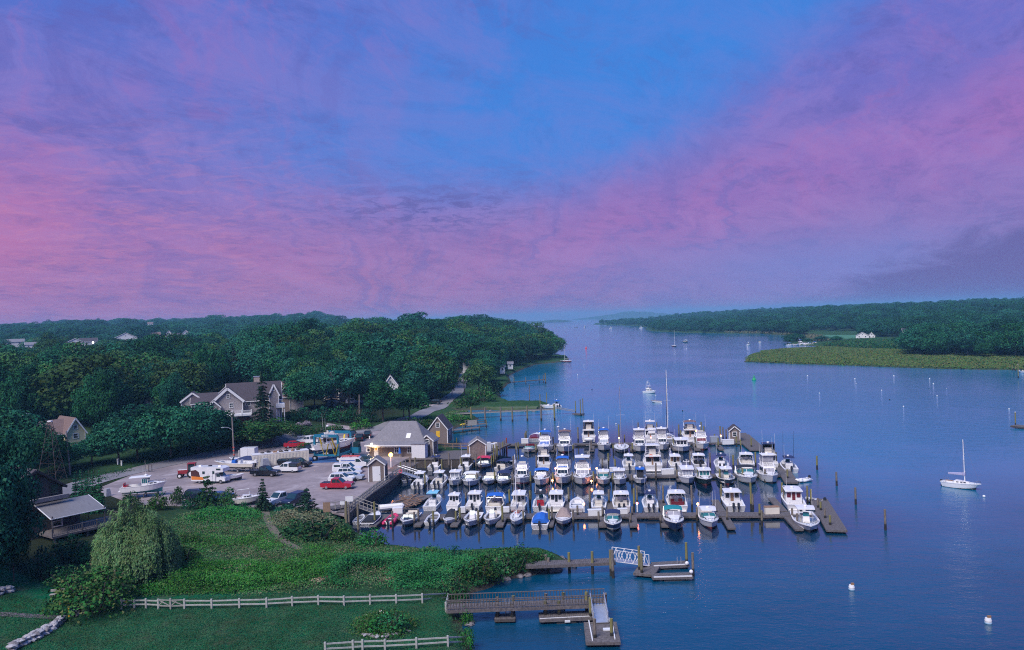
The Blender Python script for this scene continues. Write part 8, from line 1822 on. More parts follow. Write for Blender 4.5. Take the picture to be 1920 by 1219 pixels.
f1 = thing('floating_dock', 'grey float with white bumper rail lying along the foreground pier', 'dock'); dock_run(f1, g2(1011, 1155, .55), g2(1110, 1151, .55), 1.9, .55); m = MB(); m.bar(V2(1012, 1163, .4) + Vector((0, 0, .5)), V2(1110, 1158, .4) + Vector((0, 0, .5)), .1, .16); m.build('bumper_rail', DBOX, f1); m = MB(); p = G(1064, 1165, .3); m.box(p, (.55, .12, .2)); m.build('bumper', DBOX, f1)
f2 = thing('floating_dock', 'square planked float nearest the camera with two green piles', 'dock'); dock_run(f2, g2(1131, 1204, .55), g2(1125, 1166, .55), 3.1, .55); m = MB(); [m.bar(V2(*a, .5) + Vector((0, 0, .62)), V2(*b, .5) + Vector((0, 0, .62)), .1, .14) for a, b in (((1104, 1166), (1111, 1203)), ((1147, 1164), (1153, 1200)))]; m.build('white_edge', DBOX, f2)
for px, py, d_ in ((1138, 1180, (.75, .5, .12)), (1139, 1163, (.5, .4, .35))): m = MB(); p = G(px, py, .62); m.box(p, d_); m.build('step_box', DBOX, f2)
for px, yt, yb2, lab in [(1116.5, 1160, 1206, 'left green pile through the square foreground float'), (1147, 1160, 1203, 'right green pile through the square foreground float'), (1108.5, 1125, 1163, 'green pile at the corner of the bumper railed float')]: piling(px, yt, yb2, lab, .17, 'green piles in the foreground')
gangway('grey aluminium ramp dropping to the square foreground float', G(1120, 1131, 1.6), G(1127, 1168, .65), 1.4, 1.05, ALU, 6)
r2_, A, B, nn = pier('dark float cut off by the right edge of the view', (1901, 797), (1990, 806), 3.0, .6, [(1935, 790, 806)], beam=WOODD)
for i, (px, yt, yb2) in enumerate([(1893.5, 684, 693), (1898, 685, 695), (1904, 686, 696), (1909.5, 683, 709)]): piling(px, yt, yb2, ['first of the far posts by the right edge', 'second of the far posts by the right edge', 'third of the far posts by the right edge', 'white topped last post by the right edge'][i], .2, 'far posts by the right edge', TRIM if i == 3 else None)
cv = thing('floating_dock', 'little boat dock in the marsh cove', 'dock'); dock_run(cv, g2(1476, 645, .5), g2(1532, 646, .5), 2.5)
BU = [(1514, 705, 'w'), (1536.5, 738, 'w'), (1603, 711, 'w'), (1605.5, 720.5, 'g'), (1653, 732.5, 'w'), (1668, 750, 'k'), (1676, 705, 'w'), (1694, 763, 'w'), (1743, 710.5, 'w'), (1750, 720, 'w'), (1757, 743, 'w'), (1775, 730, 'g'), (1892, 768, 'w'), (1099, 653.5, 'r'), (1414, 713, 'n'), (1095, 685, 'w'), (1110, 731, 'k'), (1240, 757.5, 'w'), (1229.5, 742, 'w'), (1280, 771, 'k'), (1287, 654, 'w'), (1155, 796, 'w'), (1234, 643, 'w'), (1845, 932, 'w'), (1083, 703, 'w')]
BM = {'w': DBOX, 'g': GREYHULL, 'k': BLACK, 'r': paint((.7, .06, .05), .5), 'n': paint((.02, .35, .12), .5)}; BN = {'w': 'white', 'g': 'grey', 'k': 'black', 'r': 'red', 'n': 'green'}
WH_ = {1514: 'left of the marsh front group', 1536.5: 'nearest the marsh tip side', 1603: 'small and far before the marsh', 1653: 'in the middle of the open river', 1676: 'close under the marsh edge', 1694: 'lowest of the river group', 1743: 'far right before the marsh', 1750: 'just below the far right one', 1757: 'large and right of the group', 1892: 'by the right hand float', 1095: 'off the marsh spit', 1240: 'ahead of the brown dinghy', 1229.5: 'at the lone sportfisher bow', 1287: 'below the dark hulled cabin boat', 1155: 'floating behind the bow on sloop', 1234: 'left of the red sailboat', 1845: 'ahead of the lone white sloop', 1083: 'off the upriver pier', 1605.5: 'left in the open river', 1775: 'below the far right pair', 1668: 'in the middle of the open river', 1110: 'off the jetty', 1280: 'behind the blue furled sloop'}
for px, py, c in BU:
 o = thing('mooring_buoy' if c not in 'rn' else 'channel_buoy', ('round %s mooring buoy %s' % (BN[c], WH_[px])) if c not in 'rn' else '%s channel buoy standing in the river' % BN[c], 'buoy', G(px, py, 0), 0, 'mooring buoys' if c not in 'rn' else None); s = (.36 if py > 725 else .44) if c not in 'rn' else 1.0; m = MB(); m.ball((0, 0, .12), .62 * s if c not in 'rn' else 1.0, 10, 8, sc=(1, 1, .9)); m.build('float', BM[c], o)
 m = MB(); m.cyl((0, 0, .4 * s), (0, 0, (.72 * s) if c not in 'rn' else 2.4), .09 if c not in 'rn' else .5, .06 if c not in 'rn' else .1, 6); m.build('pick_up_eye' if c not in 'rn' else 'cone', BM[c] if c in 'rn' else BLACK, o)
for px, py, s, lab in [(1597, 1106, .42, 'white buoy with blue waterline alone in the near water'), (1853, 1169, .42, 'white buoy with dark lifting eye lower right in the near water')]:
 o = thing('mooring_buoy', lab, 'buoy', G(px, py, 0), 0, 'mooring buoys'); m = MB(); m.cyl((0, 0, -.2), (0, 0, .3), s * .62, s * .78, 14); m.cyl((0, 0, .3), (0, 0, .55), s * .78, s * .6, 14); m.build('float', DBOX, o); m = MB(); m.cyl((0, 0, .02), (0, 0, .12), s * .80, s * .81, 14); m.build('band', LBLUE, o); m = MB(); m.box((.1, 0, .65), (.32, .2, .22)); m.build('lifting_eye', TEAK, o)
# ================================================================== near vegetation, fences, stone wall
def gz(x, y): return th1(x, y)
def bush_mesh(seed, w_=3.0, h=2.2, leaf=.22, dens=70, n=16, m=None, d=None, name='bush_crown'):
 rng = np.random.default_rng(seed); cl = []
 for i in range(n):
  a = rng.random() * 6.28; r = math.sqrt(rng.random()) * .8; x, y = r * w_ / 2 * math.cos(a), r * (d or w_) / 2 * math.sin(a); q = w_ * (.14 + .08 * rng.random()); z = max(q * .5, h * (1 - r * r * .75) * (.75 + .3 * rng.random()) - q * .7); cl.append((x, y, z, q, q * .8))
  if z > q * 1.3: cl.append((x * 1.12, y * 1.12, z * .45, q * 1.05, q))
 V, Fq = clump_crown(rng, cl, dens, leaf); return np_mesh(name, V, Fq, m or L_MID)
def bush_stems(seed, w_, h):
 rg = random.Random(seed); mb = MB()
 for i in range(7): a = rg.random() * 6.28; mb.cyl((.1 * math.cos(a), .1 * math.sin(a), -.3), (w_ * .3 * math.cos(a), w_ * .3 * math.sin(a), h * .7), .05, .02, 4)
 return mb.mesh('bush_stems', BARK)
BUSH = [(bush_mesh(300 + i, 3.0, 2.2, .20, 80, 18), bush_stems(i, 3.0, 2.2), 2.2, 3.0) for i in range(4)]
LOWB = [(bush_mesh(320 + i, 4.0, 1.5, .19, 75, 20, L_BRIGHT), bush_stems(i, 4.0, 1.5), 1.5, 4.0) for i in range(3)]
def plant(name, label, px, py, wpx, hpx, kind, m=None, group=None, cat='bush', mb=None, dz=-.05):
 p = T(px, py); s = p.y / F; return tree(name, label, p + Vector((0, 0, dz)), hpx * s, wpx * s, kind, cat, group, m=m, mb=mb)
NEAR = (*broadleaf(400, 16, 10, .40, 70, 56, .03, .22), 16, 10); NEAR2 = (*broadleaf(401, 13, 10, .38, 62, 44, .05, .22), 13, 10)
plant('broadleaf_tree', 'huge dark broadleaf tree filling the left edge beside the dark house', -30, 1092, 112, 292, NEAR, L_DARK, cat='tree')
plant('broadleaf_tree', 'dark tree crowding the foot of the huge left edge tree', 26, 1090, 46, 185, NEAR2, L_DARK, cat='tree')
plant('broadleaf_tree', 'shadowed tree far left under the huge tree', -60, 1100, 150, 250, NEAR2, L_DARK, cat='tree')
plant('bush', 'leafy dark shrub between the huge tree and the patio deck', 84, 1086, 62, 66, BUSH[1], L_DARK)
plant('bush', 'large rounded dark green shrub beside the stone wall', 182, 1146, 160, 92, (bush_mesh(310, 3.2, 2.2, .13, 150, 34), bush_stems(9, 3.2, 2.2), 2.2, 3.2), L_MID)
plant('bush', 'low shrub joining the rounded shrub and the willow', 120, 1100, 70, 42, BUSH[2], L_MID)
for px, py, w_, h, lab in [(128, 1042, 84, 40, 'black green hedge bush under the patio deck'), (166, 1050, 60, 32, 'dark hedge bush between the patio deck and the willow')]: plant('bush', lab, px, py, w_, h, BUSH[1], L_DARK)
def willow():
 rng = np.random.default_rng(77); Cs, Ns, Ss = [], [], []; h, w_ = 9.0, 8.2; limbs = []
 for i in range(340):
  a = rng.random() * 6.283; r = math.sqrt(rng.random()); x, y = r * w_ * .5 * math.cos(a), r * w_ * .5 * math.sin(a); lob = .82 + .18 * math.sin(a * 3 + 1) ; top = h * (1 - .36 * r ** 2.6) * lob * (.86 + .14 * rng.random()); ln = top * (.45 + .5 * rng.random()) * (.6 + .5 * r); k = int(60 + ln * 20)
  t = rng.random(k); out = 1 + .10 * t; Cs.append(np.stack([x * out + rng.normal(size=k) * .16, y * out + rng.normal(size=k) * .16, np.maximum(.3, top - t * ln)], 1)); Ns.append(np.stack([np.full(k, math.cos(a)), np.full(k, math.sin(a)), 1.1 - .5 * t], 1) + rng.normal(size=(k, 3)) * .5)
  if i % 26 == 0: limbs.append((x * .75, y * .75, top * .95, .35 + .3 * rng.random()))
 C = np.concatenate(Cs); V, Fq = leaf_quads(C, np.concatenate(Ns), .155 * (.7 + .6 * rng.random(len(C))), rng, 1.9, hang=True)
 return np_mesh('willow_crown', V, Fq, L_WIL), trunk_mesh('willow_trunk', h, .34, limbs, rng, .7), h, w_
plant('willow_tree', 'weeping willow with drooping olive green foliage beside the dark house', 260, 1088, 142, 160, willow(), cat='tree')
COLN = [(conifer(500 + i, 6, 2.0, .22, 18, L_MID, .1, 40, .0, .05), ) for i in range(2)]
def ax(i): c, t = COLN[i % 2][0]; return (c, t, 6, 2.0)
for i, (px, py, wp_, hp) in enumerate([(143, 958, 26, 76), (154, 960, 25, 82), (165, 962, 25, 82), (176, 962, 26, 84), (188, 962, 26, 82)]): plant('arborvitae', ['leftmost', 'second', 'middle', 'fourth', 'rightmost'][i] + ' column of the tall clipped cedar hedge by the dark house', px, py, wp_ * .82, hp, ax(i), L_DARK, 'columns of the cedar hedge', 'tree')
CED = [(*conifer(510 + i, 5, 3.0, .24, 13, L_FIR, .12, 40, .02, .2), 5, 3.0) for i in range(2)]
plant('cedar_tree', 'pointed dark cedar between the dinghy sailer and white pickup', 494, 958, 34, 62, CED[0], cat='tree'); plant('cedar_tree', 'broad pointed cedar right of the dark blue suv', 576, 968, 46, 56, CED[1], cat='tree')
SAP = (*conifer(515, 5, 4.2, .30, 8, L_MID, .1, 26, .1, .35), 5, 4.2); plant('sapling', 'open branched young locust before the motorhome', 390, 952, 52, 66, SAP, cat='tree')
for px, py, w_, h, lab, kd, mm in [(335, 945, 34, 38, 'upright dark shrub left of the young locust', 0, L_MID), (428, 950, 50, 38, 'rounded dark shrub right of the young locust', 1, L_MID), (365, 952, 44, 30, 'low dark shrub under the young locust', 2, L_DARK), (300, 955, 44, 34, 'shrub between the willow and the hardtop boat', 3, L_MID), (458, 958, 26, 20, 'small shrub beside the pointed dark cedar', 0, L_DARK), (536, 960, 40, 18, 'low dark thicket between the two cedars', 1, L_DARK), (245, 950, 40, 30, 'leafy bush under the hardtop boat', 2, L_MID),
        (596, 1014, 122, 46, 'dark dense oval thicket above the inner basin', 0, L_MID), (640, 1018, 60, 34, 'right shoulder bush of the dark oval thicket', 3, L_MID), (560, 1004, 60, 34, 'left shoulder bush of the dark oval thicket', 1, L_MID), (696, 1026, 60, 38, 'round bush alone at the basin edge', 2, L_BRIGHT),
        (348, 1056, 60, 38, 'green bush just right of the willow foot', 0, L_MID), (352, 1018, 44, 24, 'dark bush behind the willow right side', 1, L_MID), (730, 1184, 68, 44, 'dark green shrub in the round stone bed on the lawn', 2, L_BRIGHT), (700, 1186, 50, 30, 'bright shrub on the left of the round stone bed', 0, L_BRIGHT), (748, 1176, 36, 34, 'tall weedy shrub on the right of the round stone bed', 1, L_MID),
        (874, 1172, 34, 36, 'yellow green bush at the pier foot', 3, L_BRIGHT), (876, 1215, 36, 46, 'bush clinging to the bank at the bottom edge', 1, L_BRIGHT), (860, 1132, 48, 52, 'tall bayberry bush beside the pier entrance', 2, L_MID), (846, 1120, 60, 52, 'bayberry bush left of the pier entrance', 0, L_MID), (900, 1090, 74, 52, 'large bayberry at the shrubby point', 1, L_MID), (935, 1082, 70, 46, 'rounded bayberry in the middle of the point', 2, L_MID), (968, 1074, 60, 42, 'bayberry towards the tip of the point', 3, L_MID), (990, 1062, 44, 36, 'small bush at the tip of the shrubby point', 0, L_MID), (1010, 1054, 40, 26, 'low bush behind the foreshore pier start', 1, L_MID),
        (850, 1052, 40, 32, 'dark bush on the north side of the point', 2, L_DARK), (975, 1050, 50, 32, 'pale green bush behind the point shrubs', 3, L_MID), (905, 1060, 44, 28, 'bush between two clumps of the point', 0, L_BRIGHT)]:
 plant('bush', lab, px, py, w_, h, BUSH[kd], mm)
SPR = (*conifer(520, 12, 6.2, .38, 17, L_BLUE, .2, 30), 12, 6.2); plant('spruce_tree', 'pale blue grey spruce before the brown roofed house', 623, 764, 38, 68, SPR, cat='tree')
DSP = (*conifer(521, 12, 5.6, .36, 17, L_FIR, .3, 26, .05, .3), 12, 5.6); plant('spruce_tree', 'tall dark ragged spruce in front of the grey house deck', 494, 800, 46, 106, DSP, cat='tree')
for i, (px, py, w_, h, kd, mm, lab) in enumerate([(812, 747, 78, 88, 2, L_MID, 'big rounded maple at the bend of the lane'), (792, 752, 60, 70, 0, L_DARK, 'dark tree left of the big rounded maple'), (718, 790, 54, 82, 3, L_DARK, 'pine like tree with bare trunk beyond the workshop'), (768, 786, 60, 62, 1, L_DARK, 'leaning leafy tree by the lane lawn'), (590, 766, 60, 70, 2, L_DARK, 'dense tree right of the guest house'), (566, 770, 52, 72, 4, L_DARK, 'dark tree against the guest house wall'), (655, 762, 64, 84, 1, L_DARK, 'tree behind the blue spruce to the right'), (690, 758, 56, 74, 3, L_DARK, 'tree above the parked silver suv'), (540, 700, 70, 60, 5, L_YEL, 'yellowing tree above the grey house chimney'),
            (258, 862, 90, 92, 2, L_DARK, 'spreading dark tree before the pale house wing'), (320, 858, 96, 94, 5, L_DARK, 'dark orchard tree with pale limbs by the road'), (372, 846, 86, 86, 0, L_DARK, 'tree left of the utility pole'), (222, 868, 70, 80, 4, L_DARK, 'shaded tree on the verge left of the orchard tree'), (470, 836, 84, 48, 3, L_MID, 'bright green tree below the white deck'), (510, 832, 66, 44, 1, L_MID, 'spreading low tree right of the utility pole'), (412, 838, 60, 60, 2, L_DARK, 'tree beneath the porch gable'), (405, 822, 36, 52, 0, L_MID, 'small tree against the porch gable'), (172, 872, 60, 52, 1, L_DARK, 'dark tree right of the yellow gable'), (112, 884, 64, 60, 3, L_DARK, 'dark tree before the lattice tower'), (56, 900, 90, 92, 5, L_DARK, 'broad dark tree left of the lattice tower'), (20, 880, 100, 110, 0, L_DARK, 'dark tree at the left edge behind the huge one'), (75, 860, 50, 52, 4, L_DARK, 'tree in front of the brown roof'), (190, 850, 44, 40, 2, L_DARK, 'tree between the yellow gable and pale wing'), (448, 828, 30, 34, 0, L_YEL, 'small yellow leaved tree beside the utility pole')]):
 plant('broadleaf_tree', lab, px, py, w_, h, bk(kd), mm, None, 'tree')
for i, (px, py, w_, h) in enumerate([(570, 786, 44, 26), (600, 788, 44, 28), (632, 790, 44, 30), (660, 792, 40, 34), (690, 792, 40, 30), (545, 790, 40, 24)]): plant('hedge_bush', ['second dark hedge bush from the left below the wood', 'third hedge bush below the blue spruce', 'fourth hedge bush left of the pale pole', 'hedge bush just left of the short pale pole', 'last hedge bush right of the pale pole', 'first hedge bush below the guest house'][i], px, py, w_, h, BUSH[i % 4], L_DARK, 'hedge below the wood')
for px, py, w_, h, lab, mm in [(590, 820, 52, 24, 'dark shrub on the bank below the hedge', L_MID), (556, 816, 40, 24, 'dark shrub at the driveway bend', L_MID), (630, 806, 30, 14, 'low shrub on the little lawn', L_MID), (678, 804, 40, 22, 'green shrub behind the workshop roof', L_BRIGHT), (575, 798, 20, 10, 'pale flowering shrub on the bank', L_PINK), (560, 799, 14, 9, 'small pale flowering shrub left on the bank', L_PINK), (547, 817, 16, 10, 'white flowered yellow bush by the driveway', L_WFL), (775, 806, 60, 26, 'dark shrub row behind the workshop', L_MID), (800, 802, 40, 20, 'shrub above the tall shed', L_MID), (858, 790, 46, 16, 'marsh shrub on the creek bank', L_BRIGHT), (870, 768, 60, 26, 'rounded shrub at the jetty root', L_MID), (905, 752, 50, 34, 'shrub on the bank above the jetty', L_MID), (880, 760, 36, 22, 'low shrub beside the lane foot', L_MID), (922, 738, 40, 36, 'bank side tree near the cabin', L_DARK), (830, 830, 16, 14, 'tuft of shrub under the tall shed', L_BRIGHT), (572, 842, 36, 14, 'grass clump shrub by the red sedan', L_MID), (990, 764, 14, 9, 'small bush on the jetty', L_MID)]:
 plant('bush', lab, px, py, w_, h, BUSH[int(px) % 4], mm)
def band(name, poly_px, n, hfun, leaf, m, label, seed, z=None, per=9, spread=.55, sparse=0.0):
 """low growth inside a pixel polygon on the ground"""
 rng = np.random.default_rng(seed); pw = [T(x, y) for x, y in poly_px]; pl = [(p.x, p.y) for p in pw]; xs = [p[0] for p in pl]; ys = [p[1] for p in pl]
 A = np.stack([rng.uniform(min(xs), max(xs), n), rng.uniform(min(ys), max(ys), n)], 1); sd_ = sdist(pl, A[:, 0], A[:, 1]); A = A[sd_ > 0]; sd_ = sd_[sd_ > 0]
 fp_ = np.array([(p.x, p.y) for p in FPATH]); keep = (np.min(np.hypot(A[:, :1] - fp_[None, :, 0], A[:, 1:] - fp_[None, :, 1]), 1) > 1.3) & (vnoise(A[:, 0], A[:, 1], 3.2, seed) > sparse) & (sdist(SHORE, A[:, 0], A[:, 1]) > .3); A = A[keep]; sd_ = sd_[keep]
 if not len(A): return
 zz = th(A[:, 0], A[:, 1]); hh2 = hfun * (.25 + .7 * vnoise(A[:, 0], A[:, 1], 2.2, seed + 1)) * (.45 + 1.2 * vnoise(A[:, 0], A[:, 1], 6.5, seed + 2)) * np.clip(sd_ / 1.2, .35, 1)
 C = np.repeat(np.stack([A[:, 0], A[:, 1], zz], 1), per, 0); k = len(C); t = rng.random(k) ** .6; C[:, :2] += rng.normal(size=(k, 2)) * spread; C[:, 2] += t * np.repeat(hh2, per) + .05
 N = rng.normal(size=(k, 3)) * .6 + np.array([0, -.25, .8]); V, Fq = leaf_quads(C, N, leaf, rng); o = stuff(link(name, np_mesh(name, V, Fq, m))); o['label'] = label; return o
band('bramble_thicket', [(255, 1116), (300, 1078), (420, 1060), (560, 1048), (640, 1052), (640, 1078), (560, 1100), (420, 1112)], 9000, 1.7, .17, L_BRIGHT, 'bramble band along the meadow foot', 41, sparse=.33)
band('bramble_thicket', [(600, 1066), (700, 1046), (840, 1044), (930, 1062), (960, 1086), (884, 1108), (850, 1112), (700, 1104), (610, 1096)], 11000, 1.9, .17, L_BRIGHT, 'bramble mass covering the point', 42, sparse=.30)
band('bramble_thicket', [(340, 975), (420, 955), (470, 958), (490, 972), (430, 978), (350, 982)], 1500, 1.5, .24, L_BRIGHT, 'bright bramble strip below the lot', 43)
band('bramble_thicket', [(740, 1046), (800, 1036), (880, 1040), (1000, 1036), (1030, 1046), (985, 1068), (880, 1064), (760, 1056)], 3200, 1.4, .22, L_MID, 'scrub on the north edge of the point', 44)
band('reed_bed', [(510, 975), (560, 958), (610, 972), (640, 992), (590, 984), (530, 990)], 1700, 1.5, .26, L_REED, 'pale reed clump under the broad cedar', 45)
band('meadow_grass', [(280, 1000), (350, 962), (500, 965), (640, 1006), (720, 1024), (900, 1040), (900, 1110), (560, 1112), (255, 1118)], 20000, .55, .15, L_GRASS, 'rough meadow grass', 46, per=6, spread=.4, sparse=.10)
band('meadow_clumps', [(340, 1000), (420, 985), (500, 990), (600, 1030), (720, 1044), (640, 1052), (420, 1060), (340, 1066)], 3600, 1.0, .17, L_BRIGHT, 'scattered leafy clumps in the meadow', 55, sparse=.52)
band('verge_growth', [(130, 905), (262, 870), (350, 850), (430, 836), (500, 824), (520, 828), (440, 838), (350, 856), (262, 876), (140, 920)], 2600, .9, .24, L_MID, 'weedy verge along the road', 47, sparse=.3)
band('bramble_thicket', [(200, 1000), (340, 1000), (350, 1070), (300, 1085), (210, 1080)], 1200, .8, .2, L_MID, 'undergrowth at the willow foot', 48)
band('marsh_edge', [(820, 800), (900, 782), (895, 776), (860, 772), (830, 778), (800, 800)], 1500, .9, .24, L_GRASS, 'marsh grass on the creek bank', 49)
for (px, py, w_) in [(592, 1094, 10), (606, 1092, 8), (578, 1074, 6), (724, 1090, 5), (735, 1092, 5)]: band('dry_plumes', [(px - w_, py + 3), (px + w_, py + 3), (px + w_, py - 3), (px - w_, py - 3)], 60, 1.9, .16, L_DRY, 'dry reed plumes', int(px), per=7, spread=.2)
rng = np.random.default_rng(60); us = []
for (a, b), (c, d) in zip(WOOD_EDGE, WOOD_EDGE[1:]):
 k = int(abs(c - a) / 9)
 for i in range(k):
  t = (i + rng.random()) / k; p = T(a + (c - a) * t, b + (d - b) * t - 2); s = rng.uniform(3.2, 5.5); us.append((p.x + rng.normal() * 1.5, p.y + rng.random() * 5, p.z - .3, s * 2.6, s * 1.15))
  if rng.random() < .8: us.append((p.x + rng.normal() * 2, p.y + 4 + rng.random() * 8, th1(p.x, p.y + 8) - .3, s * 3.0, s * 1.4))
shr = [q for q in us if road_d(q[0], q[1]) > 4.5 and clear_of(q[0], q[1])]
mass('understorey', shr, SRC[:4], 'undergrowth along the front of the wood')
rk = []
def rock_mesh(seed):
 rg = random.Random(seed); mb = MB(); mb.ball((0, 0, 0), .5, 7, 5, sc=(1, .8, .6)); mb.v = [(x * rg.uniform(.8, 1.2), y * rg.uniform(.8, 1.2), z * rg.uniform(.8, 1.2)) for x, y, z in mb.v]; return mb.mesh('rock', STONE)
STONE = mat('field_stone', (.22, .20, .20), .9, var=.4, scale=2, bump=.6, dirt=((.10, .11, .08), .5)); PALES = mat('pale_stone', (.42, .40, .40), .9, var=.3, scale=2, bump=.5)
RK = [rock_mesh(i) for i in range(5)]
rg = random.Random(3)
for i, (px, py, s) in enumerate([(668, 1004, 1.2), (660, 998, 1.0), (676, 1010, .8), (640, 992, .9), (634, 984, 1.1), (645, 984, .9), (652, 992, .8), (1040, 1050, 1.1), (1052, 1049, 1.4), (1060, 1054, 1.0), (1030, 1047, .9), (1068, 1058, 1.2), (1076, 1060, .9), (1022, 1066, 1.4), (1046, 1068, 1.2), (1034, 1070, 1.0), (990, 1078, .9), (975, 1080, 1.0), (950, 1085, .9), (868, 1036, .9), (876, 1037, .8), (934, 1034, 1.0), (776, 1032, 1.1), (880, 1170, .8), (884, 1166, .7), (936, 766, 1.2), (950, 771, 1.4), (970, 771, 1.3), (985, 771, 1.2), (1000, 771, 1.3), (920, 770, 1.1)]):
 p = G(px, py, .15); o = link('shore_rock', RK[i % 5], None, (p.x, p.y, .12), rg.random() * 6); o.scale = (s * 1.3, s * 1.1, s); tag(o, 'weathered boulder at the waterline by ' + ('the shore landing' if px < 700 else ('the stone jetty' if py < 800 else ('the foreground pier foot' if 1160 < py else 'the shrubby point'))), 'boulder', 'boulders along the shore')
def stone_group(name, label, cat, pts, smin, smax, layers=1, m=None):
 r = thing(name, label, cat, pts[0])
 for i, p in enumerate(pts):
  for l in range(layers):
   s = rg.uniform(smin, smax) * (1 - .15 * l); o = link('stone', RK[rg.randrange(5)], r, p - pts[0] + Vector((rg.uniform(-.15, .15), rg.uniform(-.18, .18), .16 + l * .34)), rg.random() * 6); o.scale = (s * 1.25, s, s * .85)
   if m and rg.random() < .6: o.material_slots[0].link = 'OBJECT'; o.material_slots[0].material = m
 return r
def along(px, n, jit=.0):
 pw = [T(x, y) for x, y in px]; L_ = [(b - a).length for a, b in zip(pw, pw[1:])]; tot = sum(L_); out = []
 for i in range(n):
  d = tot * (i + .5) / n; k = 0
  while d > L_[k] and k < len(L_) - 1: d -= L_[k]; k += 1
  q = pw[k].lerp(pw[k + 1], min(1, d / L_[k])) + Vector((rg.uniform(-jit, jit), rg.uniform(-jit, jit), 0)); q.z = th1(q.x, q.y); out.append(q)
 return out
stone_group('stone_wall', 'dry stone wall running diagonally across the lower left lawn', 'stone wall', along([(18, 1222), (50, 1206), (92, 1184), (118, 1164)], 46, .18) , .55, .95, 2, PALES)
stone_group('stone_wall', 'short dry stone wall ending at the large rounded shrub', 'stone wall', along([(140, 1154), (166, 1142)], 12, .15), .55, .9, 2, PALES)
stone_group('stone_wall', 'stub of dry stone wall with a pale capstone at the left edge', 'stone wall', along([(-12, 1118), (18, 1110)], 10, .2), .6, 1.0, 2, PALES)
stone_group('stone_pile', 'low pile of pale stones below the willow', 'stone pile', along([(268, 1102), (290, 1104), (308, 1104)], 16, .4), .4, .75, 1, PALES)
stone_group('stone_edging', 'arc of pale stones edging the round garden bed', 'stone edging', along([(680, 1192), (712, 1196), (742, 1192), (766, 1184)], 24, .15), .3, .55, 1, PALES)
band('garden_flowers', [(676, 1192), (672, 1172), (700, 1158), (745, 1154), (770, 1172), (762, 1188), (720, 1194)], 900, 1.1, .16, L_MID, 'mixed planting of the round stone bed', 51)
for q in ((696, 1160, 8), (684, 1178, 6), (712, 1156, 6)): band('white_flowers', [(q[0] - q[2], q[1] + 4), (q[0] + q[2], q[1] + 4), (q[0] + q[2], q[1] - 4), (q[0] - q[2], q[1] - 4)], 60, 1.2, .11, L_WFL, 'white daisies on the round stone bed', int(q[0]), per=5, spread=.2)
band('lawn_grass', [(-20, 1240), (-20, 1108), (150, 1142), (255, 1130), (836, 1120), (866, 1180), (876, 1240)], 60000, .10, .085, leaf_mat('lawn_blades', [(.014, .060, .026), (.022, .085, .034), (.034, .10, .040), (.06, .09, .04)]), 'short lawn grass', 53, per=3, spread=.3)
FENCEW = mat('fence_wood', (.42, .42, .38), .85, var=.25, scale=5, bump=.3)
band('dry_weeds', [(340, 1000), (420, 985), (500, 990), (600, 1030), (900, 1046), (890, 1104), (640, 1100), (400, 1085)], 1500, 1.1, .15, L_REED, 'tan weeds scattered in the meadow', 58, per=7, spread=.35, sparse=.58)
def rail_fence(label, pts_px, gate=None):
 r = thing('rail_fence', label, 'fence'); pw = []
 for px, py in pts_px: p = T(px, py); pw.append(p)
 for p in pw: b = MB(); b.box((0, 0, .42), (.17, .17, 1.25)); b.build('post', FENCEW, r, (p.x, p.y, p.z))
 for a, b_ in zip(pw, pw[1:]):
  for z in (.42, .86): b = MB(); b.bar((0, 0, z + random.uniform(-.03, .03)), (b_ - a) + Vector((0, 0, z + random.uniform(-.03, .03))), .07, .13); b.build('rail', FENCEW, r, a)
 return r
rail_fence('two rail fence left of the little double gate, running into the shrub', [(228, 1142), (252, 1141), (274, 1141), (297, 1142)])
rail_fence('long weathered two rail fence between lawn and meadow', [(346, 1142), (397, 1142), (449, 1141), (500, 1140), (548, 1137), (597, 1135), (645, 1136), (694, 1134), (743, 1133), (792, 1131), (841, 1127)])
rail_fence('short two rail fence running from the corner to the pier entrance', [(841, 1127), (836, 1148)]); rail_fence('two rail fence along the bottom edge of the lawn', [(610, 1226), (662, 1222), (680, 1221), (722, 1220), (781, 1217), (840, 1213), (878, 1211)])
gtf = thing('field_gate', 'little double wooden gate with diagonal braces in the long fence', 'gate'); ga, gm_, gb = T(297, 1142), T(320, 1143), T(346, 1142)
for a, b_ in ((ga, gm_), (gm_, gb)):
 e = b_ - a; b = MB(); [b.bar(Vector((0, 0, z)), e + Vector((0, 0, z)), .06, .1) for z in (.35, .95)]; b.bar(Vector((0, 0, .95)), e + Vector((0, 0, .35)), .05, .08); b.bar(Vector((0, 0, .35)), e * .5 + Vector((0, 0, .95)), .05, .08); b.build('gate_leaf', RAILW, gtf, a)
b = MB(); b.box((0, 0, .5), (.15, .15, 1.3)); b.build('post', RAILW, gtf, gm_)
wg = thing('wire_gate', 'small grey gate with yellow post between the two stone walls', 'gate', T(130, 1160)); e = T(143, 1155) - wg.location; b = MB(); b.bar(Vector((0, 0, .6)), e + Vector((0, 0, .6)), .05, .9); b.build('gate_leaf', GREYHULL, wg); b = MB(); b.box((0, 0, .55), (.14, .14, 1.3)); b.build('yellow_post', YDOOR, wg); b = MB(); b.box((e.x, e.y, .5), (.1, .1, 1.2)); b.build('post', RAILW, wg)
bn = thing('garden_bench', 'pale garden bench half hidden by the large rounded shrub', 'bench', T(108, 1122), .1); b = MB(); b.box((0, 0, .45), (1.5, .45, .06)); b.build('seat', RAILW, bn); b = MB(); b.box((0, .2, .8), (1.5, .06, .25)); b.build('backrest', RAILW, bn)
for s in (-.6, .6): b = MB(); b.box((s, 0, .2), (.08, .4, .45)); b.build('leg', RAILW, bn)
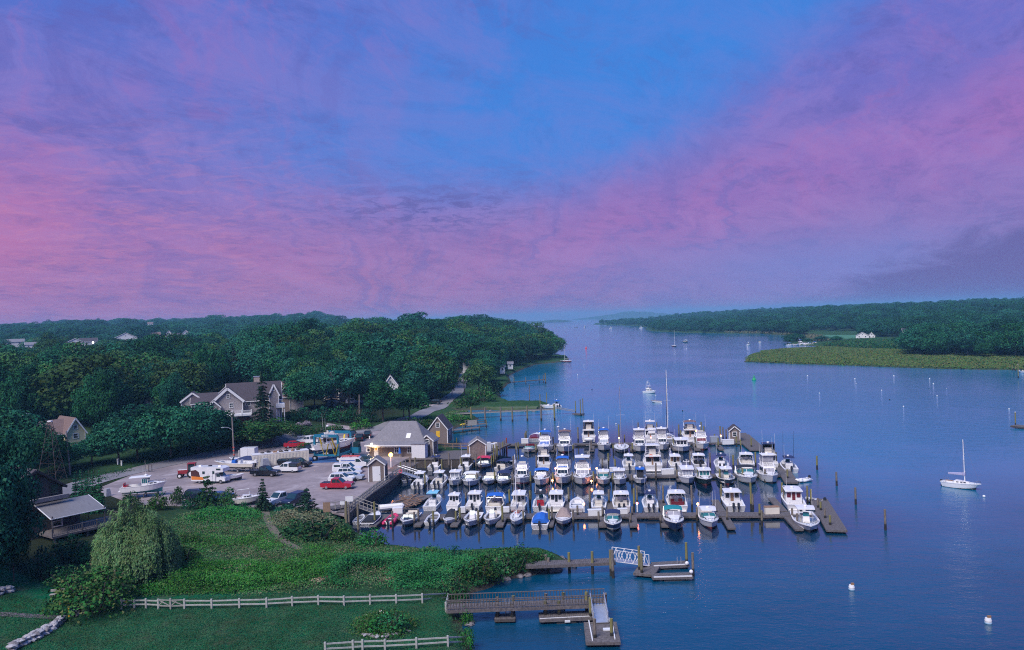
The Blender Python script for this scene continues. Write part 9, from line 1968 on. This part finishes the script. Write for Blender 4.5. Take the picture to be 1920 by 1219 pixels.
def band_r(name, px_poly, n, h, leaf, m, label, seed):
 rng = np.random.default_rng(seed); pl = [tuple(RT(x, y)[:2]) for x, y in px_poly]; xs = [p[0] for p in pl]; ys = [p[1] for p in pl]; A = np.stack([rng.uniform(min(xs), max(xs), n), rng.uniform(min(ys), max(ys), n)], 1); k = (sdist(pl, A[:, 0], A[:, 1]) > 0) & (sdist(RSHORE, A[:, 0], A[:, 1]) > .4); A = A[k]; zz = rth(A[:, 0], A[:, 1]); C = np.repeat(np.stack([A[:, 0], A[:, 1], zz], 1), 4, 0); t = rng.random(len(C)); C[:, :2] += rng.normal(size=(len(C), 2)) * .8; C[:, 2] += t * h
 V, Fq = leaf_quads(C, rng.normal(size=(len(C), 3)) * .5 + np.array([0, -.5, .8]), leaf, rng); o = stuff(link(name, np_mesh(name, V, Fq, m))); o['label'] = label
band_r('marsh_grass', [(1396, 681), (1405, 664), (1440, 656), (1560, 650), (1640, 654), (1760, 662), (1960, 664), (1990, 702), (1900, 696), (1700, 692), (1540, 686)], 30000, .5, .8, leaf_mat('marsh_grass', [(.034, .12, .030), (.055, .15, .036), (.095, .155, .04), (.15, .145, .05), (.04, .115, .045)]), 'salt marsh grass', 71)
band_r('marsh_shrubs', [(1540, 650), (1600, 640), (1720, 642), (1800, 654), (1960, 656), (1960, 668), (1760, 662), (1640, 653)], 7000, 3.0, 1.3, L_MID, 'shrubs behind the salt marsh', 72)
band_r('far_reeds', [(1478, 641), (1430, 627), (1360, 625), (1360, 621), (1480, 622), (1540, 630), (1560, 640)], 5000, 1.8, 1.6, L_REED, 'reeds fringing the far cove', 73)
for i, (px, py, w_, h) in enumerate([(1490, 640, 30, 14), (1540, 640, 20, 10), (1568, 640, 18, 9), (1515, 642, 16, 8), (1480, 643, 16, 8)]):
 p = RT(px, py); s = p.y / F; tree('broadleaf_tree', ['bushy tree at the back of the marsh cove', 'small tree before the mown field', 'right small tree before the mown field', 'low tree between cove and field', 'low tree at the cove shore'][i], p, h * s, w_ * s, bk(i), 'tree')
